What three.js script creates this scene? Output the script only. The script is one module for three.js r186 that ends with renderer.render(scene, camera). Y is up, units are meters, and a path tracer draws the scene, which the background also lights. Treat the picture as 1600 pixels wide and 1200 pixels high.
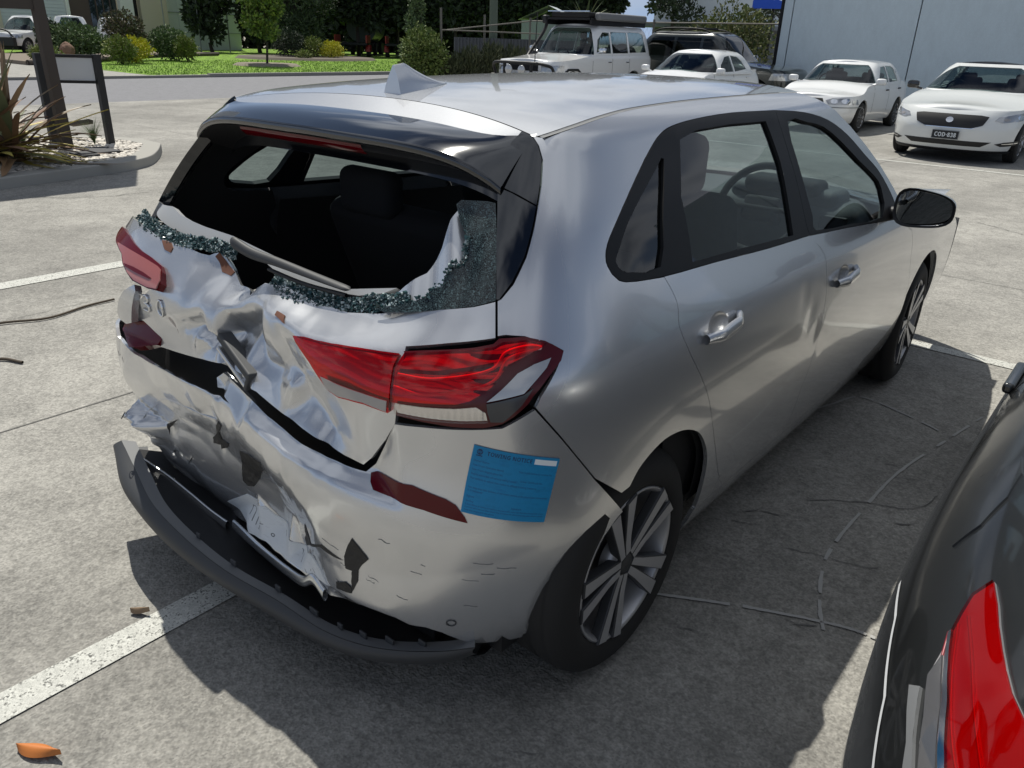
import * as THREE from 'three';
import { mergeGeometries } from 'three/addons/utils/BufferGeometryUtils.js';
import { RoundedBoxGeometry } from 'three/addons/geometries/RoundedBoxGeometry.js';
import { ImprovedNoise } from 'three/addons/math/ImprovedNoise.js';

// ---------- camera, sky, sun, exposure ----------
const scene = new THREE.Scene();
const camera = new THREE.PerspectiveCamera(52.84, 4 / 3, 0.05, 900);
camera.rotation.order = 'YXZ';
camera.position.set(1.6712, 1.5621, 0.7044);
camera.rotation.set(-0.42003, 0.68171, 0.03407);
scene.add(camera);
const renderer = new THREE.WebGLRenderer({ antialias: true });
renderer.setSize(1024, 768);
renderer.toneMapping = THREE.LinearToneMapping;
renderer.toneMappingExposure = 1.0;
renderer.shadowMap.enabled = true;
const SUN = new THREE.Vector3(-0.53, 1, -0.43).normalize();
const sun = new THREE.DirectionalLight(new THREE.Color().setRGB(1, 0.965, 0.88), 4.9);
sun.name = 'sun'; sun.position.copy(SUN).multiplyScalar(60); sun.target.position.set(0, 0, -8);
sun.castShadow = true; sun.shadow.mapSize.set(4096, 4096); sun.shadow.camera.left = -45; sun.shadow.camera.right = 45; sun.shadow.camera.top = 45; sun.shadow.camera.bottom = -45; sun.shadow.camera.far = 160;
scene.add(sun, sun.target);
const noise = new ImprovedNoise();
const fbm = (x, y, z, o = 4) => { let s = 0, a = 0.5; for (let i = 0; i < o; i++) { s += a * noise.noise(x, y, z); x *= 2.03; y *= 2.03; z *= 2.03; a *= 0.5; } return s; };
const sstep = (a, b, x) => { const t = Math.min(1, Math.max(0, (x - a) / (b - a))); return t * t * (3 - 2 * t); };
{ // a blue sky with broken fair-weather cloud, brighter towards the horizon
  const w = 1024, h = 512, d = new Float32Array(w * h * 4);
  for (let j = 0; j < h; j++) for (let i = 0; i < w; i++) {
    const th = ((j + 0.5) / h - 0.5) * Math.PI, ph = ((i + 0.5) / w - 0.5) * 2 * Math.PI;
    const y = Math.sin(th), x = Math.cos(th) * Math.cos(ph), z = Math.cos(th) * Math.sin(ph), e = Math.max(0, y);
    const k = Math.pow(1 - e, 2.4);
    let r = 0.010 + 0.36 * k, g = 0.03 + 0.46 * k, b = 0.09 + 0.60 * k;
    const t = 1.25 / (e + 0.16), u = x * t, v = z * t;
    const n = fbm(u * 0.85 + 3.1, v * 0.85 + 1.7, 4.2, 6) + 0.35 * fbm(u * 3.1, v * 3.1, 9.2, 4);
    const c = sstep(-0.03, 0.22, n) * sstep(0.0, 0.12, e), den = sstep(0.05, 0.5, n);
    const cr = 0.66 - 0.38 * den, cg = 0.70 - 0.38 * den, cb = 0.77 - 0.38 * den;
    r += (cr - r) * c; g += (cg - g) * c; b += (cb - b) * c;
    if (y < 0) { r = 0.09; g = 0.088; b = 0.08; }
    d.set([r, g, b, 1], (j * w + i) * 4);
  }
  const t = new THREE.DataTexture(d, w, h, THREE.RGBAFormat, THREE.FloatType);
  t.mapping = THREE.EquirectangularReflectionMapping; t.magFilter = THREE.LinearFilter; t.minFilter = THREE.LinearFilter; t.needsUpdate = true;
  scene.background = t; scene.environment = t;
}

// ---------- helpers ----------
let seed = 7;
const rnd = () => { seed = (seed + 0x6D2B79F5) | 0; let t = Math.imul(seed ^ (seed >>> 15), 1 | seed); t = (t + Math.imul(t ^ (t >>> 7), 61 | t)) ^ t; return ((t ^ (t >>> 14)) >>> 0) / 4294967296; };
const rr = (a, b) => a + (b - a) * rnd();
const V = (x, y, z) => new THREE.Vector3(x, y, z);
const lin = (r, g, b) => new THREE.Color().setRGB(r, g, b);
const taken = {};
function numbered(name) { const n = taken[name] = (taken[name] ?? -1) + 1; return n ? name + '_' + String(n).padStart(3, '0') : name; }
function tag(o, label, category, group, kind) { Object.assign(o.userData, { label, category }); if (group) o.userData.group = group; if (kind) o.userData.kind = kind; return o; }
function thing(name, label, category, pos = [0, 0, 0], turn = 0, group) { const o = new THREE.Group(); o.name = numbered(name); o.position.set(...pos); o.rotation.y = turn; scene.add(o); return tag(o, label, category, group); }
function part(name, geo, m, parent) { const o = new THREE.Mesh(Array.isArray(geo) ? mergeAll(geo) : geo, m); o.name = name; o.castShadow = o.receiveShadow = true; parent.add(o); return o; }
function struct(name, geo, m) { const o = part(numbered(name), geo, m, scene); o.userData.kind = 'structure'; return o; }
function mergeAll(list) {
  list = list.map(g => { g = g.index ? g.toNonIndexed() : g; for (const k of Object.keys(g.attributes)) if (!['position', 'normal', 'uv', 'color'].includes(k)) g.deleteAttribute(k); if (!g.attributes.uv) g.setAttribute('uv', new THREE.BufferAttribute(new Float32Array(g.attributes.position.count * 2), 2)); return g; });
  const col = list.some(g => g.attributes.color);
  if (col) for (const g of list) if (!g.attributes.color) g.setAttribute('color', new THREE.BufferAttribute(new Float32Array(g.attributes.position.count * 3).fill(1), 3));
  return mergeGeometries(list);
}
const mat = (r, g, b, rough = 0.6, metal = 0, extra = {}) => new THREE.MeshPhysicalMaterial({ color: lin(r, g, b), roughness: rough, metalness: metal, side: THREE.DoubleSide, ...extra });
function box(w, h, d, x = 0, y = 0, z = 0, r = 0) { const g = r ? new RoundedBoxGeometry(w, h, d, 2, r) : new THREE.BoxGeometry(w, h, d); return g.translate(x, y, z); }
function tube(pts, r, n = 24, rs = 8) { return new THREE.TubeGeometry(new THREE.CatmullRomCurve3(pts.map(p => Array.isArray(p) ? V(...p) : p)), n, r, rs, false); }
function bar(a, b, r, rs = 8, r2 = r) { a = V(...a); b = V(...b); const d = b.clone().sub(a), g = new THREE.CylinderGeometry(r2, r, d.length(), rs); g.translate(0, d.length() / 2, 0); g.applyQuaternion(new THREE.Quaternion().setFromUnitVectors(V(0, 1, 0), d.clone().normalize())); return g.translate(a.x, a.y, a.z); }
function beam(a, b, w, h) { a = V(...a); b = V(...b); const d = b.clone().sub(a), g = new THREE.BoxGeometry(w, d.length(), h); g.translate(0, d.length() / 2, 0); g.applyQuaternion(new THREE.Quaternion().setFromUnitVectors(V(0, 1, 0), d.clone().normalize())); return g.translate(a.x, a.y, a.z); }
function pchip(T) {
  const n = T.length, x = T.map(t => t[0]), y = T.map(t => t[1]), h = [], dl = [], m = new Array(n).fill(0);
  for (let i = 0; i < n - 1; i++) { h.push(x[i + 1] - x[i]); dl.push((y[i + 1] - y[i]) / h[i]); }
  m[0] = dl[0]; m[n - 1] = dl[n - 2];
  for (let i = 1; i < n - 1; i++) if (dl[i - 1] * dl[i] > 0) { const a = 2 * h[i] + h[i - 1], b = h[i] + 2 * h[i - 1]; m[i] = (a + b) / (a / dl[i - 1] + b / dl[i]); }
  return q => { if (q < x[0]) q = x[0]; if (q > x[n - 1]) q = x[n - 1]; let i = 0; while (i < n - 2 && q > x[i + 1]) i++; const t = (q - x[i]) / h[i], t2 = t * t, t3 = t2 * t; return (2 * t3 - 3 * t2 + 1) * y[i] + (t3 - 2 * t2 + t) * h[i] * m[i] + (-2 * t3 + 3 * t2) * y[i + 1] + (t3 - t2) * h[i] * m[i + 1]; };
}
function cubic(T) { // natural spline
  const n = T.length, x = T.map(t => t[0]), y = T.map(t => t[1]), h = [], c = new Array(n).fill(0), d = new Array(n).fill(0), m = new Array(n).fill(0);
  for (let i = 0; i < n - 1; i++) h.push(x[i + 1] - x[i]);
  for (let i = 1; i < n - 1; i++) { const b = 2 * (h[i - 1] + h[i]) - h[i - 1] * c[i - 1]; c[i] = h[i] / b; d[i] = (6 * ((y[i + 1] - y[i]) / h[i] - (y[i] - y[i - 1]) / h[i - 1]) - h[i - 1] * d[i - 1]) / b; }
  for (let i = n - 2; i > 0; i--) m[i] = d[i] - c[i] * m[i + 1];
  return q => { if (q < x[0]) q = x[0]; if (q > x[n - 1]) q = x[n - 1]; let i = 0; while (i < n - 2 && q > x[i + 1]) i++; const a = (x[i + 1] - q) / h[i], b = 1 - a; return a * y[i] + b * y[i + 1] + ((a * a * a - a) * m[i] + (b * b * b - b) * m[i + 1]) * h[i] * h[i] / 6; };
}
// numeric normal of a surface S(q, y) -> [x, y, z]; outward is rising y crossed with rising q
function normalOf(S, q, y, e = 0.0006) {
  const a = S(q + e, y), b = S(q - e, y), c = S(q, y + e), d = S(q, y - e);
  const ax = a[0] - b[0], ay = a[1] - b[1], az = a[2] - b[2], bx = c[0] - d[0], by = c[1] - d[1], bz = c[2] - d[2];
  let x = by * az - bz * ay, yy = bz * ax - bx * az, z = bx * ay - by * ax; const l = Math.hypot(x, yy, z) || 1;
  return [x / l, yy / l, z / l];
}
const offset = (S, o) => (q, y) => { const p = S(q, y), n = normalOf(S, q, y); return [p[0] + n[0] * o, p[1] + n[1] * o, p[2] + n[2] * o]; };
const areaOf = P => { let a = 0; for (let i = 0, j = P.length - 1; i < P.length; j = i++) a += P[j][0] * P[i][1] - P[i][0] * P[j][1]; return a / 2; };
function inset(P, d) {
  if (!d) return P; const s = areaOf(P) > 0 ? 1 : -1, n = P.length;
  return P.map((p, i) => { const a = P[(i + n - 1) % n], b = P[(i + 1) % n]; let ux = p[0] - a[0], uy = p[1] - a[1], vx = b[0] - p[0], vy = b[1] - p[1]; const lu = Math.hypot(ux, uy) || 1, lv = Math.hypot(vx, vy) || 1; ux /= lu; uy /= lu; vx /= lv; vy /= lv; let nx = -(uy + vy), ny = ux + vx; const l = Math.hypot(nx, ny); if (l < 1e-6) return p; const k = Math.min(2, 2 / l) / l * l / 2; nx = nx / l * k; ny = ny / l * k; return [p[0] + nx * d * s, p[1] + ny * d * s]; });
}
function clipRect(P, x0, x1, y0, y1) {
  const edges = [[0, x0, 1], [0, x1, -1], [1, y0, 1], [1, y1, -1]];
  for (const [ax, v, s] of edges) { const out = []; for (let i = 0; i < P.length; i++) { const a = P[i], b = P[(i + 1) % P.length], da = (a[ax] - v) * s, db = (b[ax] - v) * s; if (da >= 0) out.push(a); if (da * db < 0) { const t = da / (da - db); out.push([a[0] + (b[0] - a[0]) * t, a[1] + (b[1] - a[1]) * t]); } } P = out; if (P.length < 3) return []; }
  return P;
}
// a sheet: polygon (q, y) laid on surface S with cells of the given size, edges turned in by "lip" metres
function sheet(poly, S, { cell = 0.03, lip = 0.012, gap = 0, flip = false, rim = true, holes = [] } = {}) {
  poly = inset(poly, gap); const pos = [], nor = [], uv = [], idx = [], map = new Map();
  const sx = flip ? -1 : 1;
  const vert = (q, y) => { const k = Math.round(q * 2e5) + ':' + Math.round(y * 2e5); let i = map.get(k); if (i === undefined) { const p = S(q, y), n = normalOf(S, q, y); i = pos.length / 3; pos.push(p[0] * sx, p[1], p[2]); nor.push(n[0] * sx, n[1], n[2]); uv.push(q, y); map.set(k, i); } return i; };
  const tri = (a, b, c) => { const e = (i, j) => [pos[j * 3] - pos[i * 3], pos[j * 3 + 1] - pos[i * 3 + 1], pos[j * 3 + 2] - pos[i * 3 + 2]], u = e(a, b), v = e(a, c), n = [u[1] * v[2] - u[2] * v[1], u[2] * v[0] - u[0] * v[2], u[0] * v[1] - u[1] * v[0]]; if (Math.hypot(...n) < 1e-11) return; if (n[0] * nor[a * 3] + n[1] * nor[a * 3 + 1] + n[2] * nor[a * 3 + 2] < 0) idx.push(a, c, b); else idx.push(a, b, c); };
  const qs = poly.map(p => p[0]), ys = poly.map(p => p[1]), q0 = Math.min(...qs), q1 = Math.max(...qs), y0 = Math.min(...ys), y1 = Math.max(...ys);
  const nq = Math.max(1, Math.ceil((q1 - q0) / cell)), ny = Math.max(1, Math.ceil((y1 - y0) / cell)), dq = (q1 - q0) / nq, dy = (y1 - y0) / ny;
  const holeList = holes.map(h => areaOf(h) > 0 ? h.slice().reverse() : h), outerP = areaOf(poly) < 0 ? poly.slice().reverse() : poly, all = [...outerP, ...holeList.flat()], v2 = p => new THREE.Vector2(p[0], p[1]);
  for (const t of THREE.ShapeUtils.triangulateShape(outerP.map(v2), holeList.map(h => h.map(v2)))) {
    const T = t.map(k => all[k]), lo = k => Math.min(T[0][k], T[1][k], T[2][k]), hi = k => Math.max(T[0][k], T[1][k], T[2][k]); if (Math.abs(areaOf(T)) < 1e-10) continue;
    for (let i = Math.max(0, Math.floor((lo(0) - q0) / dq - 1e-6)); i <= Math.min(nq - 1, Math.floor((hi(0) - q0) / dq + 1e-6)); i++) for (let j = Math.max(0, Math.floor((lo(1) - y0) / dy - 1e-6)); j <= Math.min(ny - 1, Math.floor((hi(1) - y0) / dy + 1e-6)); j++) {
      const P = clipRect(T, q0 + i * dq, q0 + (i + 1) * dq, y0 + j * dy, y0 + (j + 1) * dy); if (P.length < 3) continue;
      const I = P.map(p => vert(p[0], p[1])); for (let k = 1; k < I.length - 1; k++) tri(I[0], I[k], I[k + 1]);
    }
  }
  if (rim && lip) for (const loop of [poly, ...holes]) for (let i = 0; i < loop.length; i++) {
    const a = loop[i], b = loop[(i + 1) % loop.length], n = Math.max(1, Math.ceil(Math.hypot(a[0] - b[0], a[1] - b[1]) / (cell * 1.3)));
    for (let k = 0; k < n; k++) {
      const e = [0, 1].map(s => { const t = (k + s) / n, q = a[0] + (b[0] - a[0]) * t, y = a[1] + (b[1] - a[1]) * t, p = S(q, y), m = normalOf(S, q, y); return [[p[0] * sx, p[1], p[2]], [(p[0] - m[0] * lip) * sx, p[1] - m[1] * lip, p[2] - m[2] * lip]]; });
      const [p0, p1] = [e[0][0], e[1][0]], [r0, r1] = [e[0][1], e[1][1]], u = p1.map((v, t) => v - p0[t]), w = r0.map((v, t) => v - p0[t]);
      let m = [u[1] * w[2] - u[2] * w[1], u[2] * w[0] - u[0] * w[2], u[0] * w[1] - u[1] * w[0]]; const l = Math.hypot(...m); if (l < 1e-10) continue; m = m.map(v => v / l);
      const s = pos.length / 3; for (const p of [p0, p1, r1, r0]) { pos.push(...p); nor.push(...m); uv.push(0, 0); } idx.push(s, s + 1, s + 2, s, s + 2, s + 3);
    }
  }
  const g = new THREE.BufferGeometry(); g.setAttribute('position', new THREE.Float32BufferAttribute(pos, 3)); g.setAttribute('normal', new THREE.Float32BufferAttribute(nor, 3)); g.setAttribute('uv', new THREE.Float32BufferAttribute(uv, 2)); g.setIndex(idx); return g;
}
// a grid surface F(u, v), u and v in 0..1
function gridSurface(F, nu, nv) {
  const pos = [], uv = [], idx = []; for (let j = 0; j <= nv; j++) for (let i = 0; i <= nu; i++) { pos.push(...F(i / nu, j / nv)); uv.push(i / nu, j / nv); }
  for (let j = 0; j < nv; j++) for (let i = 0; i < nu; i++) { const a = j * (nu + 1) + i; idx.push(a, a + 1, a + nu + 2, a, a + nu + 2, a + nu + 1); }
  const g = new THREE.BufferGeometry(); g.setAttribute('position', new THREE.Float32BufferAttribute(pos, 3)); g.setAttribute('uv', new THREE.Float32BufferAttribute(uv, 2)); g.setIndex(idx); g.computeVertexNormals(); return g;
}
function polyline(pts) { // 3-D piecewise lookup by 0..1
  const c = new THREE.CatmullRomCurve3(pts.map(p => V(...p))); return t => { const p = c.getPoint(Math.min(1, Math.max(0, t))); return [p.x, p.y, p.z]; };
}
function canvasTex(w, h, draw, srgb = true) { const c = document.createElement('canvas'); c.width = w; c.height = h; draw(c.getContext('2d'), w, h); const t = new THREE.CanvasTexture(c); if (srgb) t.colorSpace = THREE.SRGBColorSpace; return t; }
function dataTex(n, f, srgb = false, m = n) { const d = new Uint8Array(n * m * 4); for (let j = 0; j < m; j++) for (let i = 0; i < n; i++) { const c = f(i, j); d.set([c[0], c[1], c[2], 255], (j * n + i) * 4); } const t = new THREE.DataTexture(d, n, m); t.wrapS = t.wrapT = THREE.RepeatWrapping; t.magFilter = THREE.LinearFilter; t.minFilter = THREE.LinearFilter; if (srgb) t.colorSpace = THREE.SRGBColorSpace; t.needsUpdate = true; return t; }
// tiling value noise
function tileNoise(n, cells, s0) { let s = s0; const r = () => { s = (s * 1664525 + 1013904223) >>> 0; return s / 4294967296; }; const g = Float32Array.from({ length: cells * cells }, r); return (i, j) => { const u = i / n * cells, v = j / n * cells, a = Math.floor(u), b = Math.floor(v), fu = u - a, fv = v - b, k = (p, q) => g[((q + cells) % cells) * cells + ((p + cells) % cells)], su = fu * fu * (3 - 2 * fu), sv = fv * fv * (3 - 2 * fv); return (k(a, b) * (1 - su) + k(a + 1, b) * su) * (1 - sv) + (k(a, b + 1) * (1 - su) + k(a + 1, b + 1) * su) * sv; }; }
const G={trim_low:[[-.6911,1.0949],[-.7012,1.0869],[-.7114,1.0788],[-.7339,1.0717],[-.7773,1.0655],[-.838,1.0596],[-.9105,1.0541],[-.9941,1.0496],[-1.0822,1.0458],[-1.1771,1.0415],[-1.2806,1.0355],[-1.3936,1.0286],[-1.5075,1.0224],[-1.6155,1.0178],[-1.7219,1.014],[-1.8353,1.0101]],
front_low:[[-1.8344,1.0088],[-1.9559,1.0002],[-2.0861,.991],[-2.2269,.9804],[-2.3806,.9676],[-2.5493,.9527],[-2.7355,.936]],
trim_up:[[-.6911,1.0949],[-.6858,1.1038],[-.6805,1.1126],[-.6784,1.1219],[-.6803,1.1316],[-.6854,1.1419],[-.6948,1.1533],[-.7085,1.1651],[-.7274,1.178],[-.7542,1.1945],[-.7957,1.2179],[-.8512,1.2452],[-.9085,1.2704],[-.9598,1.291],[-1.0061,1.3091],[-1.0387,1.3245],[-1.0648,1.3364],[-1.0859,1.3452],[-1.1078,1.3526],[-1.1304,1.3588],[-1.1539,1.3636],[-1.1846,1.3677],[-1.2251,1.3715],[-1.2739,1.3748],[-1.3314,1.3775],[-1.3999,1.3799],[-1.4791,1.3817],[-1.5657,1.3824],[-1.6596,1.3814],[-1.7628,1.3792],[-1.8728,1.3768]],
front_up:[[-1.8728,1.3768],[-1.9459,1.3727],[-2.0229,1.3684],[-2.0969,1.3621],[-2.166,1.3533],[-2.2324,1.3423],[-2.2937,1.3288],[-2.3472,1.3125],[-2.3933,1.2937],[-2.4354,1.273],[-2.474,1.2496],[-2.5096,1.2241],[-2.5462,1.199],[-2.5854,1.176],[-2.6247,1.1535],[-2.6614,1.1288],[-2.6951,1.0996],[-2.7256,1.0683],[-2.7501,1.0392],[-2.7673,1.0138],[-2.7771,.9911],[-2.7786,.9718],[-2.7691,.9575],[-2.7518,.9468],[-2.7355,.936]],
gap_b:[[-1.8728,1.3768],[-1.8587,1.3484],[-1.8556,1.3192],[-1.8501,1.2871],[-1.8436,1.2502],[-1.8386,1.21],[-1.8354,1.1686],[-1.8309,1.1232],[-1.8265,1.0766],[-1.825,1.0406],[-1.8273,1.0231],[-1.8313,1.0166],[-1.8353,1.0101]],
gap_mid:[[-1.8349,1.0094],[-1.865,.9862],[-1.8962,.9624],[-1.9178,.9378],[-1.9243,.912],[-1.9236,.8851],[-1.9239,.8584],[-1.9276,.8349],[-1.9297,.8122],[-1.9297,.7832],[-1.9297,.7416],[-1.9302,.6923],[-1.9274,.645],[-1.9178,.6023],[-1.9044,.5622],[-1.8928,.5278],[-1.8838,.5028],[-1.8749,.4845],[-1.8668,.4657]],
gap_rear:[[-.9073,1.0533],[-.9154,1.0408],[-.9234,1.0281],[-.9298,1.0157],[-.9344,1.0039],[-.9373,.9923],[-.9374,.9803],[-.9325,.9682],[-.9253,.9556],[-.9223,.9406],[-.927,.9219],[-.9375,.8998],[-.9523,.8749],[-.9728,.8458],[-.9991,.8128],[-1.0253,.7803],[-1.0473,.7525],[-1.0668,.7266],[-1.0867,.6963],[-1.1082,.6579],[-1.1306,.6142],[-1.1548,.5684],[-1.1831,.5178],[-1.2157,.4632],[-1.2478,.4157],[-1.27,.3872],[-1.2836,.372],[-1.2983,.356]],
gap_front:[[-2.7223,.9454],[-2.8548,.9052],[-2.9782,.8573],[-3.0136,.7994],[-3.0273,.7372],[-3.0649,.6753],[-3.0982,.6151],[-3.1238,.5566],[-3.1405,.5026],[-3.1424,.4588],[-3.1338,.4183],[-3.1189,.3682],[-3.1165,.3219],[-3.1231,.3032],[-3.1271,.2954]],
glass_q:[[-.713,1.1168],[-.7192,1.1259],[-.7346,1.1382],[-.7604,1.1594],[-.7983,1.1846],[-.8541,1.2116],[-.92,1.2385],[-.9845,1.2624],[-1.033,1.2819],[-1.0709,1.3011],[-1.0822,1.2983],[-1.0351,1.2403],[-.9746,1.1696],[-.9387,1.1145],[-.9007,1.0765],[-.835,1.0745],[-.775,1.0848],[-.7456,1.0894],[-.7288,1.0958],[-.7168,1.1057]],
glass_r:[[-1.1956,1.3348],[-1.2995,1.3511],[-1.5094,1.355],[-1.7609,1.3509],[-1.7643,1.3064],[-1.7607,1.2383],[-1.732,1.1376],[-1.7059,1.0293],[-1.3586,1.0481],[-1.0621,1.0613],[-1.0753,1.1114],[-1.0975,1.2098]],
glass_f:[[-1.927,1.3428],[-1.9993,1.348],[-2.0868,1.3327],[-2.1585,1.3241],[-2.2245,1.3104],[-2.283,1.2881],[-2.3389,1.2589],[-2.4021,1.2204],[-2.4692,1.1799],[-2.5343,1.1474],[-2.5899,1.118],[-2.6294,1.0933],[-2.6457,1.0641],[-2.6432,1.0095],[-2.5844,.9654],[-2.4235,.9704],[-2.2343,.9899],[-2.0381,1.002],[-1.8936,1.0163],[-1.8745,1.0306],[-1.892,1.0607],[-1.8863,1.1284],[-1.889,1.2063],[-1.9,1.2839]],
lamp_out:[[-.1974,.9649],[-.2393,.9724],[-.2807,.9785],[-.3406,.9871],[-.3783,.9948],[-.3911,1.0043],[-.4419,1.0071],[-.4829,.997],[-.5076,.9833],[-.5206,.9729],[-.5125,.9577],[-.4944,.9424],[-.4776,.9277],[-.4595,.9087],[-.4468,.8974],[-.4378,.8836],[-.4114,.8595],[-.3888,.8444],[-.3552,.836],[-.2992,.8352],[-.2416,.8385],[-.1841,.8424],[-.1757,.8496],[-.178,.8898],[-.1816,.9348]],
lamp_red:[[-.2046,.9602],[-.2807,.9726],[-.3795,.987],[-.3961,.9957],[-.4408,.999],[-.4818,.9899],[-.4586,.9786],[-.4038,.9577],[-.3705,.9189],[-.3291,.8909],[-.303,.8834],[-.242,.8781],[-.1812,.873],[-.1802,.8902],[-.1855,.9321]],
lamp_red2:[[-.4919,.9705],[-.4515,.9567],[-.4137,.9396],[-.3587,.8949],[-.3364,.8871],[-.378,.9188],[-.4115,.9574],[-.4626,.9772],[-.4858,.9876],[-.5114,.9735],[-.4949,.9461],[-.4687,.9231],[-.443,.9028],[-.4905,.9615]],
lamp_white:[[-.4874,.9649],[-.4756,.9486],[-.4483,.9256],[-.4272,.9064],[-.3587,.8933],[-.3854,.9149],[-.4179,.9429],[-.4515,.9567]],
lamp_clear:[[-.1816,.8705],[-.242,.8731],[-.303,.8776],[-.3401,.8831],[-.3586,.8707],[-.3624,.8521],[-.3179,.8493],[-.2574,.8477],[-.1886,.8481]],
lamp_grey:[[-.3586,.8896],[-.4271,.9037],[-.4455,.9144],[-.4229,.8844],[-.3886,.8522],[-.3661,.8529],[-.3604,.8728]],
lamp_in:[[.1115,.9324],[.0154,.94],[-.0706,.9482],[-.1383,.9542],[-.1927,.9574],[-.1824,.9354],[-.1786,.8903],[-.1758,.8497],[-.1209,.8546],[-.0524,.8489],[-.0198,.8579],[.0382,.8975]],
lamp_in_clear:[[-.0009,.8797],[-.0564,.8784],[-.1212,.8768],[-.1744,.8748],[-.1724,.8521],[-.121,.8583],[-.053,.8526],[-.0202,.8604]],
lamp_in_dark:[[.1115,.9324],[.0198,.9454],[-.0808,.9511],[-.1924,.9594],[-.1909,.9539],[-.1045,.9446],[-.0186,.937],[.0716,.9271]],
trim_side:[[-.5081,1.2402],[-.4894,1.2034],[-.4617,1.1517],[-.4272,1.1033],[-.3973,1.0717],[-.3907,1.0714],[-.4018,1.1729],[-.4225,1.2734],[-.4555,1.2635]],
spoiler_side:[[-.5206,1.3765],[-.5414,1.3692],[-.5499,1.3518],[-.5503,1.3255],[-.5318,1.2842],[-.5084,1.2414],[-.4697,1.2594],[-.4246,1.2757],[-.4132,1.2808],[-.4477,1.3229],[-.4836,1.3572]],
side_rear:[[-.451,.8728],[-.4628,.8951],[-.4971,.9397],[-.5198,.9742],[-.4962,.989],[-.4419,1.007],[-.4039,1.01],[-.3873,1.0076],[-.3932,1.0704],[-.4014,1.0741],[-.4296,1.101],[-.4642,1.1494],[-.4919,1.2011],[-.5113,1.2402],[-.5348,1.283],[-.5538,1.3255],[-.5534,1.3519],[-.545,1.3693],[-.5341,1.378]],
ditch:[[-.5341,1.378],[-.6366,1.3979],[-.8035,1.4108],[-1.1303,1.4228],[-1.5322,1.4249]],
seam:[[-.451,.8728],[-.475,.8413],[-.5046,.8012],[-.5503,.7363],[-.6034,.6624],[-.6528,.5984],[-.709,.5298]],
notice:[[-.3375,.7981],[-.5081,.7442],[-.4789,.5944],[-.3125,.6433]],
reflector:[[-.1123,.6779],[-.1268,.6842],[-.2176,.6888],[-.2846,.668],[-.3036,.6562],[-.3205,.6299],[-.3253,.617],[-.2419,.6398],[-.1829,.6485],[-.1296,.6532],[-.1177,.6635]],
hatch:[[-.389,1.0678],[-.3435,1.0556],[-.274,1.043],[-.1942,1.0252],[-.0989,1.005],[.0005,.9889],[.0677,.9861],[.1222,.9817],[.1866,.9863],[.2885,.9921],[.4002,.9841],[.4209,.9703],[.4268,.9537],[.5135,.9611],[.5411,.979],[.5734,.9935],[.6237,1.0134],[.66,1.0246],[.6772,1.0201],[.6925,1.0133],[.7286,1.014],[.7727,1.0181],[.827,1.0202],[.8721,1.0206],[.8892,1.0216],[.9268,1.0202],[.9518,1.0221],[1.0096,1.0278],[1.0709,1.0312],[1.1305,1.0333],[1.1977,1.0293],[1.1977,1.0293],[1.1977,1.0293],[1.1977,1.0107],[1.1977,1.0014],[1.129,.9984],[1.0528,.992],[.9916,.9844],[.9303,.976],[.8853,.9718],[.843,.9643],[.8253,.952],[.8062,.927],[.8083,.9082],[.8378,.8985],[.8883,.8547],[.9388,.8165],[.9857,.7593],[.9368,.745],[.888,.7393],[.8347,.7319],[.7434,.7405],[.6413,.7507],[.5537,.7637],[.4795,.7764],[.455,.7792],[.3774,.776],[.3698,.7541],[.2929,.7538],[.177,.7334],[.0559,.7122],[-.0498,.7023],[-.1035,.7011],[-.1266,.7248],[-.1573,.7722],[-.1831,.8219],[-.1944,.909],[-.2004,.9731],[-.2894,.9902],[-.3833,1.0053]],
bumper:[[-.451,.8686],[-.5049,.7965],[-.6038,.6573],[-.7098,.5256],[-.6869,.5122],[-.6374,.4638],[-.5919,.3854],[-.5664,.2813],[-.549,.2183],[-.5035,.2002],[-.3923,.2188],[-.3389,.2262],[-.273,.28],[-.238,.2958],[-.2014,.2952],[-.1694,.3129],[-.1251,.3174],[-.0827,.3165],[-.0267,.2885],[.0103,.2757],[.0399,.2665],[.0914,.2788],[.1645,.2776],[.2585,.266],[.377,.2657],[.5656,.2247],[.7723,.155],[.7575,.1531],[.8273,.1516],[.9413,.1505],[1.0745,.1474],[1.0342,.2281],[1.089,.2559],[1.0981,.2651],[.9977,.3391],[.9612,.4224],[1.0068,.441],[1.6,.36],[1.6,.66],[1.089,.7186],[1.0573,.6924],[.9485,.7048],[.8687,.7035],[.7695,.7019],[.68,.6948],[.5966,.6903],[.5294,.6758],[.4573,.6711],[.5345,.6923],[.5488,.7142],[.5252,.7319],[.4907,.7235],[.4014,.7046],[.2624,.6907],[.1337,.6814],[.0373,.6778],[-.046,.6775],[-.0991,.6771],[-.1217,.6997],[-.1512,.756],[-.1813,.8197],[-.2394,.8255],[-.3122,.8297],[-.3889,.8337]],
hole_a:[[.5369,.5914],[.5231,.5844],[.5708,.5418],[.5754,.5161],[.5288,.5196],[.5613,.4911],[.6047,.4691],[.6036,.4839],[.6441,.4747],[.6402,.4959],[.5901,.5308],[.5697,.5653]],
hole_b:[[.4512,.5288],[.3733,.555],[.2704,.5778],[.386,.4728],[.4661,.3949],[.4999,.3858],[.5216,.3938],[.5066,.4484]],
hole_c:[[-.0761,.5201],[-.0965,.4939],[-.1123,.471],[-.0921,.4451],[-.0832,.4273],[-.0798,.3939],[-.0637,.3562],[-.0627,.3859],[-.0664,.42],[-.0481,.4192],[-.0483,.4553],[-.0598,.4886]],
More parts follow.
